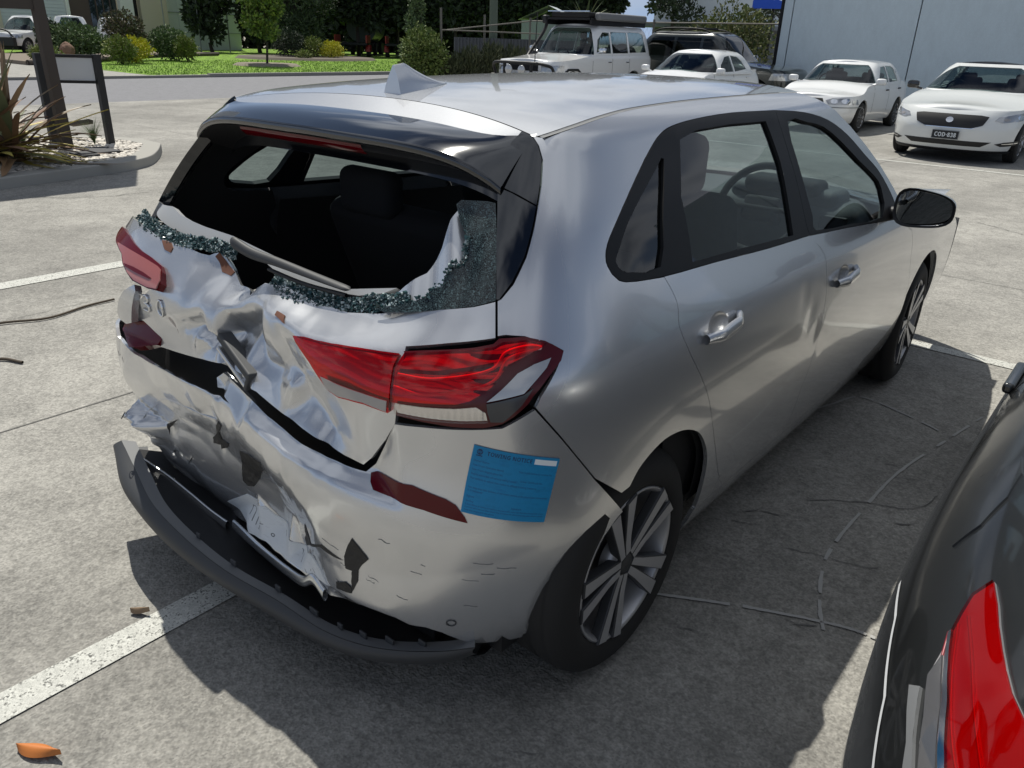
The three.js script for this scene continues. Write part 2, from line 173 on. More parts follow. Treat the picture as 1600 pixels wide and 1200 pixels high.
hole_d:[[-.0119,.3567],[-.0443,.3746],[-.0611,.3664],[-.0592,.3461],[-.0371,.3416],[-.0073,.3313]],
crack_a:[[.8146,.493],[.8708,.4539],[.8993,.4299],[.911,.3994],[.906,.4188],[.9059,.4262],[.9067,.44],[.8594,.4677]],
crack_b:[[.1176,.4583],[.129,.4161],[.1218,.3852],[.0271,.4514],[-.0118,.4424],[-.0453,.4401],[-.0101,.4339],[.0372,.4369],[.1948,.3235],[.2006,.3429]],
crack_c:[[.8014,.3682],[.8298,.337],[.8625,.3125],[.8242,.3464]],
crack_d:[[.9172,.3482],[.9266,.3337],[.9016,.3441],[.9448,.32],[.925,.3385]],
plate_area:[[.7207,.2274],[.5583,.2285],[.3752,.2679],[.2568,.27],[.1504,.2832],[.0438,.3035],[.0693,.3315],[.1169,.3452],[.2177,.312],[.2837,.3342],[.3744,.3359],[.4206,.3466],[.4956,.3354],[.5386,.3353]],
crease_line:[[.9976,.4193],[.9647,.4477],[.9785,.4645],[.897,.5171],[.848,.5538],[.8147,.5678],[.7806,.5732],[.7218,.5762],[.6498,.5785],[.5491,.5914]],
sensor:[[-.294,.3206]],
sensor2:[[1.0133,.4476]],
lamp_left:[[1.1954,.9941],[1.1429,1.0019],[1.0805,.9973],[1.0196,.9864],[.9597,.978],[.9049,.9737],[.8277,.9646],[.804,.9533],[.7739,.9304],[.7776,.9132],[.8146,.9094],[.8662,.9106],[.9,.9118],[.9405,.9227],[.987,.9375],[1.0262,.9547],[1.0754,.9643],[1.1158,.9707],[1.156,.9804]],
lamp_left_pale:[[1.0916,.9719],[1.0367,.9718],[.9769,.9695],[.9081,.9658],[.8371,.9609],[.8135,.9568],[.7792,.9348],[.7738,.9164],[.82,.912],[.8882,.9145],[.9362,.9247],[.981,.9397],[1.0165,.9549],[1.0579,.9637]],
lamp_left_line:[[.9721,.9396],[.9224,.9405],[.8682,.9382],[.8198,.9334],[.8301,.9303],[.8918,.9311],[.9574,.9341]],
reflector_left:[[.9826,.7781],[.9385,.7764],[.8943,.7902],[.854,.7821],[.8243,.7736],[.8138,.7567],[.8226,.7397],[.9148,.713],[.9489,.725],[.9917,.7401]],
quarter_left:[[.9374,.8736],[.9145,.8908],[.8927,.9043],[.8784,.8891],[.885,.8601],[.9009,.819],[.9117,.7869],[.9492,.772],[.9967,.7723],[1.0028,.7866],[.976,.8279],[.9534,.855]],
badge3:[[.8549,.8574]],
badge0:[[.7812,.8601]],
handle:[[.5097,.8597],[.494,.823],[.3789,.83],[.3185,.8089],[.2812,.788],[.2703,.7817],[.2837,.7714],[.3103,.7699],[.3673,.7796],[.4198,.7873],[.4676,.7876],[.5029,.814],[.513,.8433]],
handle_slot:[[.4577,.7874],[.3513,.7956],[.2856,.7814],[.2703,.7751],[.3071,.7753],[.3693,.7892],[.4135,.7928]],
tear_a:[[.9246,1.0182],[.9041,1.0204],[.8759,1.019],[.8527,1.0103],[.8468,.9988],[.8788,1.0009]],
tear_b:[[.6579,1.0248],[.6378,1.0141],[.5989,.9989],[.5597,.9875],[.5636,.978],[.6067,.9818],[.6373,.9991],[.6677,1.0134]],
tear_c:[[.2352,.9569],[.1936,.9548],[.1808,.9433],[.2333,.9499]],
ridge:[[.1179,.9278],[.0644,.9004],[.0204,.8727],[-.0055,.8525]],
glass_band:[[1.1371,1.0503],[1.0669,1.0412],[.9756,1.0345],[.8521,1.0317],[.7485,1.0361],[.6672,1.0388],[.5937,1.0263]],
glass_band2:[[.374,1.0001],[.3133,.9936],[.2348,.9901],[.1581,.9913],[.0815,.9969],[.0108,1.0023],[-.0559,1.0154],[-.1106,1.029],[-.157,1.0402],[-.1917,1.0465]],
remnant:[[-.3135,1.2356],[-.3275,1.2448],[-.3913,1.2477],[-.4121,1.2456],[-.3894,1.0714],[-.3441,1.0583],[-.2762,1.0455],[-.2031,1.0306],[-.1382,1.0203],[-.1103,1.0224],[-.1565,1.0332],[-.2013,1.047],[-.2438,1.0644],[-.2493,1.0787],[-.2761,1.0845],[-.282,1.1055],[-.2909,1.1123],[-.3,1.1257],[-.3235,1.1328],[-.3329,1.1473],[-.328,1.1614],[-.3388,1.1704],[-.3342,1.1879],[-.3215,1.2059]],
frame_silver:[[-.3053,1.2342],[-.3341,1.1959],[-.3354,1.1644],[-.3009,1.1165],[-.2466,1.073],[-.1825,1.0484],[-.109,1.044],[-.0731,1.0295],[-.0294,1.0296],[-.1064,1.0526],[-.177,1.0828],[-.2185,1.112],[-.2592,1.1643],[-.2869,1.2146]],
inner_grey:[[1.2166,1.093],[1.2166,1.093],[1.1465,1.0992],[1.1061,1.1035],[1.0437,1.0919],[.9699,1.0853],[.8901,1.0819],[.8056,1.0812],[.7174,1.0805],[.5866,1.0731],[.3572,1.0624],[.0522,1.0475],[-.1242,1.0752],[-.0865,1.0604],[-.0018,1.0434],[.1557,1.0333],[.3563,1.033],[.5697,1.0616],[.6916,1.0637],[.8008,1.0599],[.902,1.0548],[.9619,1.0527],[1.0336,1.0544],[1.0969,1.0601],[1.1769,1.0677],[1.2166,1.0744]],
dhandle_r:[[-.9924,.9075],[-1.273,.8712]],
dhandle_f:[[-1.9641,.8505],[-2.2442,.8169]],
dent:[[-1.8232,.7411]],
FH:[[.5473,.8282,-.116],[.4948,.8445,-.116],[.4449,.8597,-.116],[.5771,.828,-.104],[.3525,.8903,-.096],[.5991,.8306,-.088],[.4812,.8789,-.088],[.4842,.9439,-.084],[.4028,.9046,-.084],[.6249,.8284,-.08],[.3069,.8199,-.08],[.455,.7845,-.076],[.6508,.8262,-.072],[.2211,.819,-.072],[.6767,.8238,-.064],[.4242,.9785,-.06],[.1802,.8755,-.06],[.1597,.8591,-.06],[.1411,.842,-.06],[.124,.8242,-.06],[.1079,.8117,-.06],[.0921,.7991,-.06],[.0766,.7866,-.06],[.0613,.7741,-.06],[.536,.7958,-.06],[.3572,.7619,-.06],[.1262,.9777,-.056],[.1707,.98,-.056],[.2178,.9824,-.056],[.2662,.9836,-.056],[.3169,.9849,-.056],[.3673,.9825,-.056],[.0408,.7602,-.056],[.3829,.9315,-.056],[.4525,.9151,-.056],[.0185,.7134,-.056],[.0832,.9803,-.052],[.0208,.7467,-.052],[.4233,.9298,-.052],[.7015,.8208,-.052],[.0424,.9829,-.048],[.0012,.7334,-.048],[.5596,.9828,-.048],[.4379,.9466,-.048],[.6607,.846,-.048],[.2141,.8035,-.048],[.0037,.9852,-.044],[.4589,.9297,-.044],[.1324,.7462,-.044],[-.0306,.9915,-.04],[.7263,.8177,-.04],[.5073,.9069,-.04],[.6601,.752,-.04],[.3923,.9587,-.036],[-.0635,.9976,-.036],[.5183,.8365,-.036],[.4933,.9239,-.036],[.6203,.9578,-.036],[.8453,.72,-.036],[.2698,.7756,-.036],[-.0952,1.0035,-.032],[.5924,.8271,-.032],[.5511,.8334,-.032],[.5341,.9159,-.032],[.6441,1.0034,-.032],[.9459,.7776,-.032],[.8174,.7769,-.032],[.5029,.7818,-.032],[-.121,1.0085,-.028],[.6701,.8201,-.028],[.6259,.8237,-.028],[.5596,.9079,-.028],[.3423,.9592,-.024],[-.1459,1.0133,-.024],[.706,.8195,-.024],[.7258,.8437,-.024],[.6704,.8672,-.024],[.6206,.8881,-.024],[.5862,.8994,-.024],[.8204,.853,-.024],[.6079,.9241,-.024],[-.1699,1.0179,-.02],[.4645,.7723,-.02],[.4281,.7688,-.02],[.3923,.7654,-.02],[.3571,.762,-.02],[.3227,.7587,-.02],[.2892,.7555,-.02],[.2596,.7501,-.02],[.2307,.7447,-.02],[.2027,.7394,-.02],[.1756,.7341,-.02],[.143,.7291,-.02],[.1119,.7241,-.02],[.0822,.7189,-.02],[.0538,.7135,-.02],[.027,.7104,-.02],[.1319,.8189,-.02],[-.1929,1.0223,-.016],[-.0624,.7377,-.016],[-.0022,.7097,-.016],[-.0264,.706,-.016],[-.0495,.702,-.016],[.7852,.9324,-.016],[.2937,.9598,-.012],[-.2187,1.0287,-.012],[.1061,.9212,-.012],[.0818,.9094,-.012],[.0599,.8968,-.012],[.0402,.8835,-.012],[.0237,.8738,-.012],[.0081,.8637,-.012],[-.0065,.8531,-.012],[-.0352,.8288,-.012],[-.0494,.8151,-.012],[-.0631,.8012,-.012],[-.0636,.7806,-.012],[-.0644,.7602,-.012],[.7064,.9711,-.012],[.2218,.9535,-.008],[.2544,.9574,-.008],[-.2653,1.0394,-.008],[-.2435,1.0348,-.008],[-.0245,.8448,-.008],[-.08,.7041,-.008],[.1545,.9473,-.004],[.1858,.9512,-.004],[-.2884,1.0449,-.004],[.7559,1.004,-.004],[.0174,.9168,-.004],[-.2089,.9776,.0],[-.19,.974,.0],[.0379,.9469,.0],[.0646,.944,.0],[.0923,.941,.0],[.1202,.945,.0],[-.1083,.7056,.0],[-.3906,1.0703,.0],[-.3849,1.0086,.0],[1.1977,1.0296,.0],[1.1027,.9985,.0],[-.0975,.7934,.0],[-.1579,.7877,.0],[-.1834,.8325,.0],[-.1003,.8887,.0],[-.1731,.9716,.004],[-.1534,.9676,.004],[-.1326,.9658,.004],[-.111,.9638,.004],[-.0887,.9615,.004],[-.0654,.9591,.004],[-.0413,.9565,.004],[-.0162,.9538,.004],[.0084,.9512,.004],[.8518,1.01,.008],[.9686,1.0117,.012],[-.7,.6,.0],[-.7,1.1,.0],[1.6,.6,.0],[1.6,1.1,.0],[.4,1.12,-.03],[.4,.6,-.02]],
FHt:[[1,2,6],[2,4,8],[1,2,11],[13,16,17],[0,3,24],[4,8,33],[2,6,34],[2,8,34],[8,33,38],[8,34,38],[35,37,41],[7,15,42],[7,15,43],[9,12,44],[13,17,45],[17,18,45],[7,43,47],[34,38,47],[38,43,47],[20,21,48],[21,22,48],[40,46,49],[1,6,51],[15,31,53],[33,38,53],[38,43,53],[15,43,53],[0,24,55],[1,51,55],[7,47,56],[6,34,56],[6,51,56],[34,47,56],[10,13,59],[13,45,59],[3,5,61],[3,24,61],[24,52,61],[0,3,62],[0,55,62],[7,42,63],[7,56,63],[51,56,63],[51,55,63],[42,57,64],[50,52,66],[52,58,66],[58,65,66],[24,52,67],[1,11,67],[1,55,67],[24,55,67],[14,44,69],[12,44,69],[12,52,69],[14,39,69],[39,52,69],[9,12,70],[12,52,70],[5,9,70],[5,61,70],[52,61,70],[42,63,71],[55,62,71],[55,63,71],[4,33,72],[30,31,72],[33,53,72],[31,53,72],[50,52,74],[39,52,74],[50,74,75],[39,74,75],[14,39,76],[14,44,76],[39,75,76],[5,9,77],[9,44,77],[44,76,77],[57,76,77],[3,62,78],[62,71,78],[3,5,78],[5,77,78],[50,66,79],[50,75,79],[65,66,79],[42,57,80],[42,71,80],[71,78,80],[57,77,80],[77,78,80],[11,67,82],[2,11,83],[11,82,83],[2,4,84],[4,10,84],[2,83,84],[25,84,85],[10,84,85],[25,85,86],[10,85,86],[10,59,87],[10,86,87],[59,87,88],[45,59,89],[59,88,89],[45,89,90],[45,90,91],[48,91,92],[22,48,93],[48,92,93],[23,32,94],[22,23,94],[22,93,94],[32,37,95],[32,94,95],[35,37,96],[37,95,96],[18,19,97],[18,45,97],[19,20,97],[20,48,97],[48,91,97],[45,91,97],[35,41,100],[35,96,100],[96,100,101],[41,99,101],[41,100,101],[96,101,102],[99,101,102],[75,79,103],[4,10,104],[4,72,104],[29,30,104],[30,72,104],[81,98,105],[16,17,106],[17,18,106],[18,19,107],[18,106,107],[19,20,108],[19,107,108],[20,21,109],[20,108,109],[21,22,110],[21,109,110],[22,23,111],[22,110,111],[23,32,112],[23,111,112],[32,37,113],[32,112,113],[37,113,114],[37,41,116],[37,114,116],[114,115,116],[41,99,117],[41,116,117],[57,64,118],[57,76,118],[75,76,118],[75,103,118],[10,13,120],[10,104,120],[13,16,120],[16,119,120],[28,29,120],[28,119,120],[29,104,120],[112,113,123],[99,102,124],[26,27,125],[16,106,125],[27,28,126],[28,119,126],[27,125,126],[16,119,126],[16,125,126],[121,122,127],[103,118,128],[64,118,128],[108,109,129],[109,110,129],[110,111,129],[111,112,129],[98,105,130],[105,122,130],[121,122,130],[121,127,130],[81,98,131],[98,130,131],[108,129,132],[36,40,133],[40,132,133],[107,108,133],[108,132,133],[36,133,134],[106,107,134],[107,133,134],[106,125,135],[26,125,135],[26,36,135],[36,134,135],[106,134,135],[99,117,136],[99,124,136],[127,130,138],[127,137,138],[65,139,140],[116,117,141],[117,136,141],[115,116,141],[136,141,142],[130,138,143],[130,131,143],[141,142,143],[113,114,144],[113,123,144],[114,115,144],[115,141,144],[141,143,144],[73,81,145],[81,131,145],[131,143,145],[73,145,146],[143,144,146],[143,145,146],[68,73,147],[73,146,147],[144,146,147],[144,147,148],[60,68,148],[68,147,148],[144,148,149],[54,60,149],[60,148,149],[144,149,150],[54,149,150],[112,123,151],[112,129,151],[123,144,151],[144,150,151],[49,54,151],[54,150,151],[46,49,152],[49,151,152],[129,151,152],[40,46,153],[40,132,153],[129,132,153],[129,152,153],[46,152,153],[79,103,154],[103,128,154],[65,79,155],[79,154,155],[65,140,155],[139,140,155],[102,124,156],[124,136,156],[136,142,156],[142,143,156],[138,143,156],[137,138,157],[138,156,157],[58,65,158],[65,139,158],[139,158,159],[26,27,160],[26,36,160],[27,28,160],[36,40,160],[40,49,160],[49,54,160],[54,60,160],[15,31,160],[15,42,160],[42,64,160],[30,31,160],[60,68,160],[68,73,160],[73,81,160],[81,105,160],[28,29,160],[105,122,160],[29,30,160],[122,127,160],[127,137,160],[64,128,160],[128,154,160],[154,155,160],[139,155,160],[139,159,160],[137,157,160],[52,67,161],[67,82,161],[82,83,161],[25,84,161],[83,84,161],[86,87,161],[87,88,161],[25,86,161],[88,89,161],[89,90,161],[52,58,161],[90,91,161],[91,92,161],[92,93,161],[93,94,161],[94,95,161],[95,96,161],[96,102,161],[58,158,161],[102,156,161]],
FB:[[.4693,.3205,-.128],[.5918,.2619,-.124],[.4717,.4487,-.12],[.4416,.4426,-.12],[.412,.4366,-.12],[.3819,.4291,-.12],[.3521,.4215,-.12],[.3229,.4139,-.12],[.4668,.3715,-.12],[.3236,.3206,-.12],[.5843,.482,-.116],[.5564,.4714,-.116],[.5251,.4655,-.116],[.4942,.4595,-.116],[.2904,.4057,-.116],[.3367,.4578,-.116],[.6241,.3981,-.116],[.6785,.4421,-.116],[.6318,.508,-.112],[.6038,.4973,-.112],[.2586,.3974,-.112],[.8868,.1778,-.112],[.8685,.1593,-.112],[.8411,.15,-.112],[.7953,.15,-.112],[.7348,.4651,-.112],[.7059,.5102,-.108],[.6644,.5115,-.108],[.2278,.3889,-.108],[.9233,.2056,-.108],[.9138,.1853,-.108],[.8944,.4352,-.108],[.8244,.3393,-.108],[.7391,.5134,-.104],[.9508,.2426,-.104],[.9325,.2241,-.104],[.7754,.5125,-.1],[.2026,.3775,-.1],[.9203,.3651,-.1],[.2126,.2962,-.1],[.8127,.5109,-.096],[.9599,.2611,-.096],[.8521,.5084,-.092],[.6023,.5767,-.088],[.5565,.5789,-.088],[.9558,.4542,-.088],[.1716,.3714,-.088],[.9691,.2796,-.088],[1.0239,.4,-.088],[.6878,.5756,-.084],[.6412,.5782,-.084],[.5157,.5746,-.084],[.9782,.2981,-.084],[.7707,.5696,-.08],[.7251,.5748,-.08],[.4758,.5704,-.08],[.1483,.3597,-.08],[.8094,.5678,-.076],[.4367,.5661,-.076],[.9874,.3167,-.076],[.5082,.2622,-.076],[.5739,.6144,-.076],[.9072,.5144,-.072],[.8481,.5464,-.072],[.461,.2604,-.072],[.521,.6821,-.072],[.3912,.5679,-.068],[.405,.7029,-.064],[.4342,.7092,-.064],[.4637,.7156,-.064],[.4934,.7223,-.064],[.4014,.268,-.064],[.9148,.5353,-.064],[.3688,.6993,-.06],[.3467,.5699,-.06],[.3564,.2666,-.06],[.5424,.7144,-.06],[.1145,.3559,-.06],[.6858,.622,-.06],[.3334,.6958,-.056],[.313,.273,-.056],[.2828,.2702,-.056],[1.0331,.4926,-.056],[.2989,.6924,-.052],[.3036,.5719,-.052],[.2428,.2758,-.052],[.2353,.6847,-.048],[.2654,.6891,-.048],[.4945,.6678,-.048],[.9965,.3444,-.048],[.2051,.2806,-.048],[.4485,.662,-.048],[.395,.6245,-.048],[.2012,.683,-.044],[.262,.5739,-.044],[.1603,.2854,-.044],[.8325,.6172,-.044],[.9949,.4169,-.044],[.9963,.3747,-.044],[.1685,.6813,-.04],[.529,.6732,-.04],[.1191,.2886,-.04],[.1373,.6794,-.036],[.2222,.5757,-.036],[.081,.2904,-.036],[.0404,.6757,-.032],[.0696,.6781,-.032],[.1003,.6803,-.032],[.2776,.6262,-.032],[.564,.6785,-.032],[.1901,.5735,-.032],[-.1226,.6897,-.032],[.0408,.3992,-.032],[1.0239,.5481,-.032],[-.017,.675,-.028],[.0091,.6768,-.028],[.1595,.5712,-.028],[.0389,.3013,-.028],[-.1209,.672,-.024],[-.0966,.6736,-.024],[-.0714,.6747,-.024],[-.0451,.6753,-.024],[.3457,.6702,-.024],[.2373,.6284,-.024],[.1303,.5685,-.024],[.2041,.6275,-.02],[.593,.6867,-.02],[.1031,.5591,-.02],[.0824,.5451,-.02],[.0533,.5068,-.02],[.0441,.4828,-.02],[.035,.4585,-.02],[-.0021,.4071,-.02],[.2657,.6689,-.016],[.2994,.6724,-.016],[.1723,.6264,-.016],[.058,.5345,-.016],[-.0037,.3158,-.016],[.2307,.6677,-.012],[.6283,.692,-.012],[-.1021,.4737,-.012],[-.0192,.4962,-.012],[.0281,.5489,-.012],[-.0454,.4025,-.012],[.1971,.6665,-.008],[.1089,.6263,-.008],[.1372,.6281,-.008],[.6661,.695,-.008],[-.0373,.3219,-.008],[-.1481,.4363,-.008],[.046,.5938,-.008],[.1651,.6652,-.004],[.0521,.6245,-.004],[.0777,.627,-.004],[.7039,.698,-.004],[1.0239,.4648,-.004],[.0042,.6513,.0],[.0278,.6543,.0],[.0526,.6571,.0],[.0787,.6596,.0],[.106,.6618,.0],[.1346,.6638,.0],[.001,.6214,.0],[.024,.6246,.0],[.7417,.701,.0],[-.451,.87,.0],[-.5472,.7413,.0],[-.7006,.5376,.0],[-.5919,.3854,.0],[-.5452,.2314,.0],[-.338,.2435,.0],[-.3888,.8366,.0],[-.2884,.8331,.0],[-.1832,.825,.0],[-.1575,.5541,.0],[-.2874,.4714,.0],[-.484,.5316,.0],[-.2069,.4014,.0],[-.3686,.3456,.0],[-.0358,.5952,.0],[1.0243,.7377,.0],[.9251,.6744,.0],[.9613,.4393,.0],[-.1442,.3269,.0],[-.3306,.6091,.004],[-.3124,.6142,.004],[-.2943,.6185,.004],[-.276,.6222,.004],[-.2576,.6252,.004],[-.2389,.6276,.004],[-.2199,.6309,.004],[-.2005,.6336,.004],[-.1805,.6357,.004],[-.16,.6373,.004],[-.1424,.6395,.004],[-.1242,.6414,.004],[-.1055,.6428,.004],[-.086,.6439,.004],[-.0657,.647,.004],[-.0445,.6497,.004],[-.0224,.652,.004],[-.3307,.584,.004],[-.3124,.5892,.004],[-.2942,.5937,.004],[-.2759,.5974,.004],[-.2574,.6004,.004],[-.2388,.6028,.004],[-.2198,.606,.004],[-.2005,.6086,.004],[-.1807,.6106,.004],[-.1604,.612,.004],[-.1429,.6137,.004],[-.125,.615,.004],[-.1064,.6159,.004],[-.0873,.6164,.004],[-.0674,.619,.004],[-.0466,.6211,.004],[-.025,.6229,.004],[.7796,.7038,.004],[.9039,.7128,.008],[.859,.7116,.008],[.8156,.7094,.008],[1.0148,.4463,.008],[1.0148,.4185,.024],[-.75,.15,.0],[-.75,.95,.0],[1.6,.15,.0],[1.6,.95,.0],[.4,.15,.0],[1.25,.3,.0],[1.25,.6,.0]],
FBt:[[2,3,8],[3,4,8],[4,5,8],[6,7,9],[5,6,9],[5,8,9],[2,8,13],[8,12,13],[7,9,14],[4,5,15],[5,6,15],[6,7,15],[7,14,15],[0,1,16],[0,8,16],[10,11,16],[11,12,16],[8,12,16],[10,16,19],[16,17,19],[17,18,19],[9,14,20],[21,22,23],[21,23,24],[17,25,26],[17,18,27],[17,26,27],[21,22,30],[21,29,30],[1,16,32],[1,24,32],[16,17,32],[17,25,32],[21,24,32],[25,31,32],[25,26,33],[29,30,34],[21,29,35],[21,32,35],[29,34,35],[25,33,36],[31,32,38],[20,28,39],[28,37,39],[25,31,40],[25,36,40],[34,35,41],[32,35,41],[32,38,41],[31,40,42],[18,19,43],[10,11,44],[10,19,44],[19,43,44],[37,39,46],[38,41,47],[26,27,49],[18,27,50],[18,43,50],[27,49,50],[11,12,51],[11,44,51],[38,47,52],[33,36,53],[26,33,54],[26,49,54],[33,53,54],[12,13,55],[12,51,55],[39,46,56],[36,40,57],[36,53,57],[2,3,58],[2,13,58],[13,55,58],[3,4,58],[38,52,59],[0,1,60],[43,44,61],[43,50,61],[44,51,61],[31,42,62],[31,45,62],[40,42,63],[40,57,63],[42,62,63],[0,60,64],[4,15,66],[4,58,66],[0,8,71],[8,9,71],[0,64,71],[45,62,72],[62,63,72],[67,68,73],[68,69,73],[15,66,74],[9,71,75],[65,70,76],[46,56,77],[49,50,78],[49,54,78],[9,75,80],[9,80,81],[15,74,84],[9,20,85],[20,39,85],[9,81,85],[51,55,88],[69,70,88],[65,70,88],[38,59,89],[39,85,90],[55,58,91],[55,88,91],[67,68,91],[68,69,91],[69,88,91],[66,74,92],[58,66,92],[58,91,92],[67,73,92],[67,91,92],[86,87,93],[14,15,94],[14,20,94],[15,84,94],[39,56,95],[39,90,95],[57,63,96],[63,72,96],[53,57,96],[48,89,98],[48,97,98],[38,89,98],[65,76,100],[51,61,100],[51,88,100],[65,88,100],[56,77,101],[56,95,101],[20,28,103],[20,94,103],[77,101,104],[99,102,107],[74,84,108],[84,94,108],[76,100,109],[61,100,109],[28,103,110],[45,72,113],[45,82,113],[28,37,116],[28,110,116],[37,46,116],[77,104,117],[77,112,117],[111,118,119],[111,119,120],[73,79,122],[73,92,122],[74,92,122],[74,108,122],[94,103,123],[94,108,123],[46,116,124],[103,110,125],[103,123,125],[76,109,126],[61,109,126],[46,124,127],[46,127,128],[46,128,129],[46,77,130],[46,129,130],[77,112,131],[77,130,131],[112,131,132],[86,87,133],[108,123,133],[79,83,134],[79,122,134],[108,122,134],[83,87,134],[87,133,134],[108,133,134],[110,116,135],[110,125,135],[128,129,136],[112,117,137],[112,132,137],[86,93,138],[123,125,138],[123,133,138],[86,133,138],[50,61,139],[50,78,139],[76,126,139],[61,126,139],[129,130,141],[130,131,141],[131,132,141],[129,136,142],[129,141,142],[140,141,143],[132,141,143],[93,99,144],[125,135,144],[125,138,144],[93,138,144],[124,127,145],[116,124,146],[116,135,146],[124,145,146],[76,139,147],[78,139,147],[117,137,148],[132,137,148],[132,143,148],[140,143,149],[128,136,150],[136,142,150],[127,128,150],[135,144,151],[99,144,151],[99,102,151],[135,146,151],[127,145,153],[127,150,153],[150,152,153],[76,147,154],[78,147,154],[48,82,155],[45,82,155],[114,115,156],[105,115,157],[115,156,157],[105,106,158],[152,153,158],[152,157,158],[105,157,158],[106,107,159],[145,153,159],[153,158,159],[106,158,159],[102,107,160],[145,159,160],[107,159,160],[146,151,161],[102,151,161],[145,146,161],[145,160,161],[102,160,161],[142,150,162],[150,152,163],[150,162,163],[156,157,163],[156,162,163],[152,157,163],[53,54,164],[54,78,164],[78,154,164],[76,154,164],[104,117,170],[117,148,170],[165,166,171],[165,171,172],[69,73,173],[73,79,173],[105,106,173],[105,115,173],[111,120,173],[120,121,173],[69,70,173],[114,115,173],[114,121,173],[165,172,173],[79,83,173],[87,93,173],[93,99,173],[99,107,173],[83,87,173],[106,107,173],[140,149,174],[149,174,175],[166,167,176],[167,168,176],[149,175,177],[168,169,178],[169,170,178],[168,176,178],[175,176,178],[175,177,178],[170,177,178],[141,142,179],[142,162,179],[140,141,179],[140,174,179],[72,96,181],[72,113,181],[113,180,181],[31,38,182],[31,45,182],[97,98,182],[38,98,182],[143,148,183],[143,149,183],[149,177,183],[148,170,183],[170,177,183],[166,171,184],[166,176,184],[171,172,185],[171,184,185],[172,185,186],[172,186,187],[172,187,188],[172,188,189],[172,173,190],[172,189,190],[111,173,191],[173,190,191],[111,191,192],[111,118,193],[111,192,193],[118,193,194],[118,194,195],[118,119,196],[118,195,196],[119,120,197],[119,196,197],[120,121,198],[120,197,198],[121,198,199],[114,121,200],[121,199,200],[114,156,200],[156,162,200],[175,176,201],[176,184,201],[184,185,202],[184,201,202],[175,201,202],[175,202,203],[185,186,203],[185,202,203],[175,203,204],[186,187,204],[186,203,204],[175,204,205],[187,188,205],[187,204,205],[174,175,206],[175,205,206],[188,189,206],[188,205,206],[174,206,207],[189,190,207],[189,206,207],[174,207,208],[190,191,208],[190,207,208],[174,208,209],[191,192,209],[191,208,209],[174,209,210],[192,193,210],[192,209,210],[174,210,211],[193,194,211],[193,210,211],[174,211,212],[194,195,212],[194,211,212],[174,212,213],[195,196,213],[195,212,213],[174,179,214],[174,213,214],[196,197,214],[196,213,214],[197,198,215],[197,214,215],[179,214,215],[198,199,216],[198,215,216],[179,215,216],[162,179,217],[179,216,217],[162,200,217],[199,200,217],[199,216,217],[53,96,218],[53,164,218],[180,181,219],[96,181,220],[181,219,220],[180,219,220],[76,164,221],[164,218,221],[70,76,221],[70,180,221],[180,220,221],[96,218,221],[96,220,221],[97,182,222],[45,155,222],[45,182,222],[48,97,223],[97,222,223],[48,155,223],[155,222,223],[167,168,224],[168,169,224],[169,170,224],[165,166,225],[166,167,225],[165,173,225],[167,224,225],[22,23,226],[22,30,226],[70,173,227],[70,180,227],[173,225,227],[1,24,228],[1,60,228],[60,64,228],[64,71,228],[71,75,228],[75,80,228],[80,81,228],[95,101,228],[101,104,228],[81,85,228],[85,90,228],[90,95,228],[104,170,228],[170,224,228],[30,34,229],[30,226,229],[34,41,229],[41,47,229],[47,52,229],[52,59,229],[48,82,229],[59,89,229],[48,89,229],[82,113,230],[82,229,230],[226,227,230],[226,229,230],[113,180,230],[180,227,230]]};
const H={lip_low:[[-0.779,0.27,-0.213],[-0.568,0.245,-0.134],[-0.434,0.22,-0.114],[-0.261,0.19,-0.108],[-0.053,0.165,-0.123],[0.172,0.15,-0.155],[0.349,0.14,-0.184],[0.461,0.14,-0.216],[0.551,0.145,-0.263],[0.656,0.165,-0.335],[0.711,0.195,-0.379]],
lip_top:[[-0.717,0.32,-0.218],[-0.543,0.295,-0.175],[-0.354,0.27,-0.131],[-0.174,0.24,-0.126],[-0.002,0.215,-0.138],[0.193,0.2,-0.169],[0.365,0.19,-0.186],[0.476,0.19,-0.217],[0.565,0.195,-0.262],[0.662,0.215,-0.318],[0.729,0.245,-0.351]],
chrome_a:[[-0.705,0.258,-0.24],[-0.626,0.246,-0.25],[-0.536,0.228,-0.265],[-0.411,0.204,-0.275],[-0.302,0.193,-0.275],[-0.21,0.191,-0.275]],
chrome_b:[[-0.161,0.221,-0.27],[-0.057,0.228,-0.255],[0.043,0.223,-0.25],[0.148,0.23,-0.24],[0.242,0.255,-0.225],[0.286,0.284,-0.225],[0.337,0.265,-0.22]],
spoiler_te:[[-0.559,1.339,-0.55],[-0.301,1.348,-0.53],[-0.031,1.347,-0.52],[0.195,1.341,-0.515],[0.362,1.333,-0.52],[0.471,1.319,-0.53],[0.541,1.299,-0.545],[0.592,1.278,-0.56]],
spoiler_le:[[-0.443,1.38,-0.678],[-0.216,1.384,-0.658],[0.061,1.386,-0.63],[0.288,1.385,-0.592],[0.447,1.383,-0.575],[0.549,1.379,-0.596],[0.536,1.372,-0.691]],
roof_seam:[[-0.448,1.388,-0.759],[-0.286,1.404,-0.806],[-0.043,1.409,-0.752],[0.213,1.404,-0.684],[0.429,1.392,-0.656],[0.544,1.376,-0.681]]};
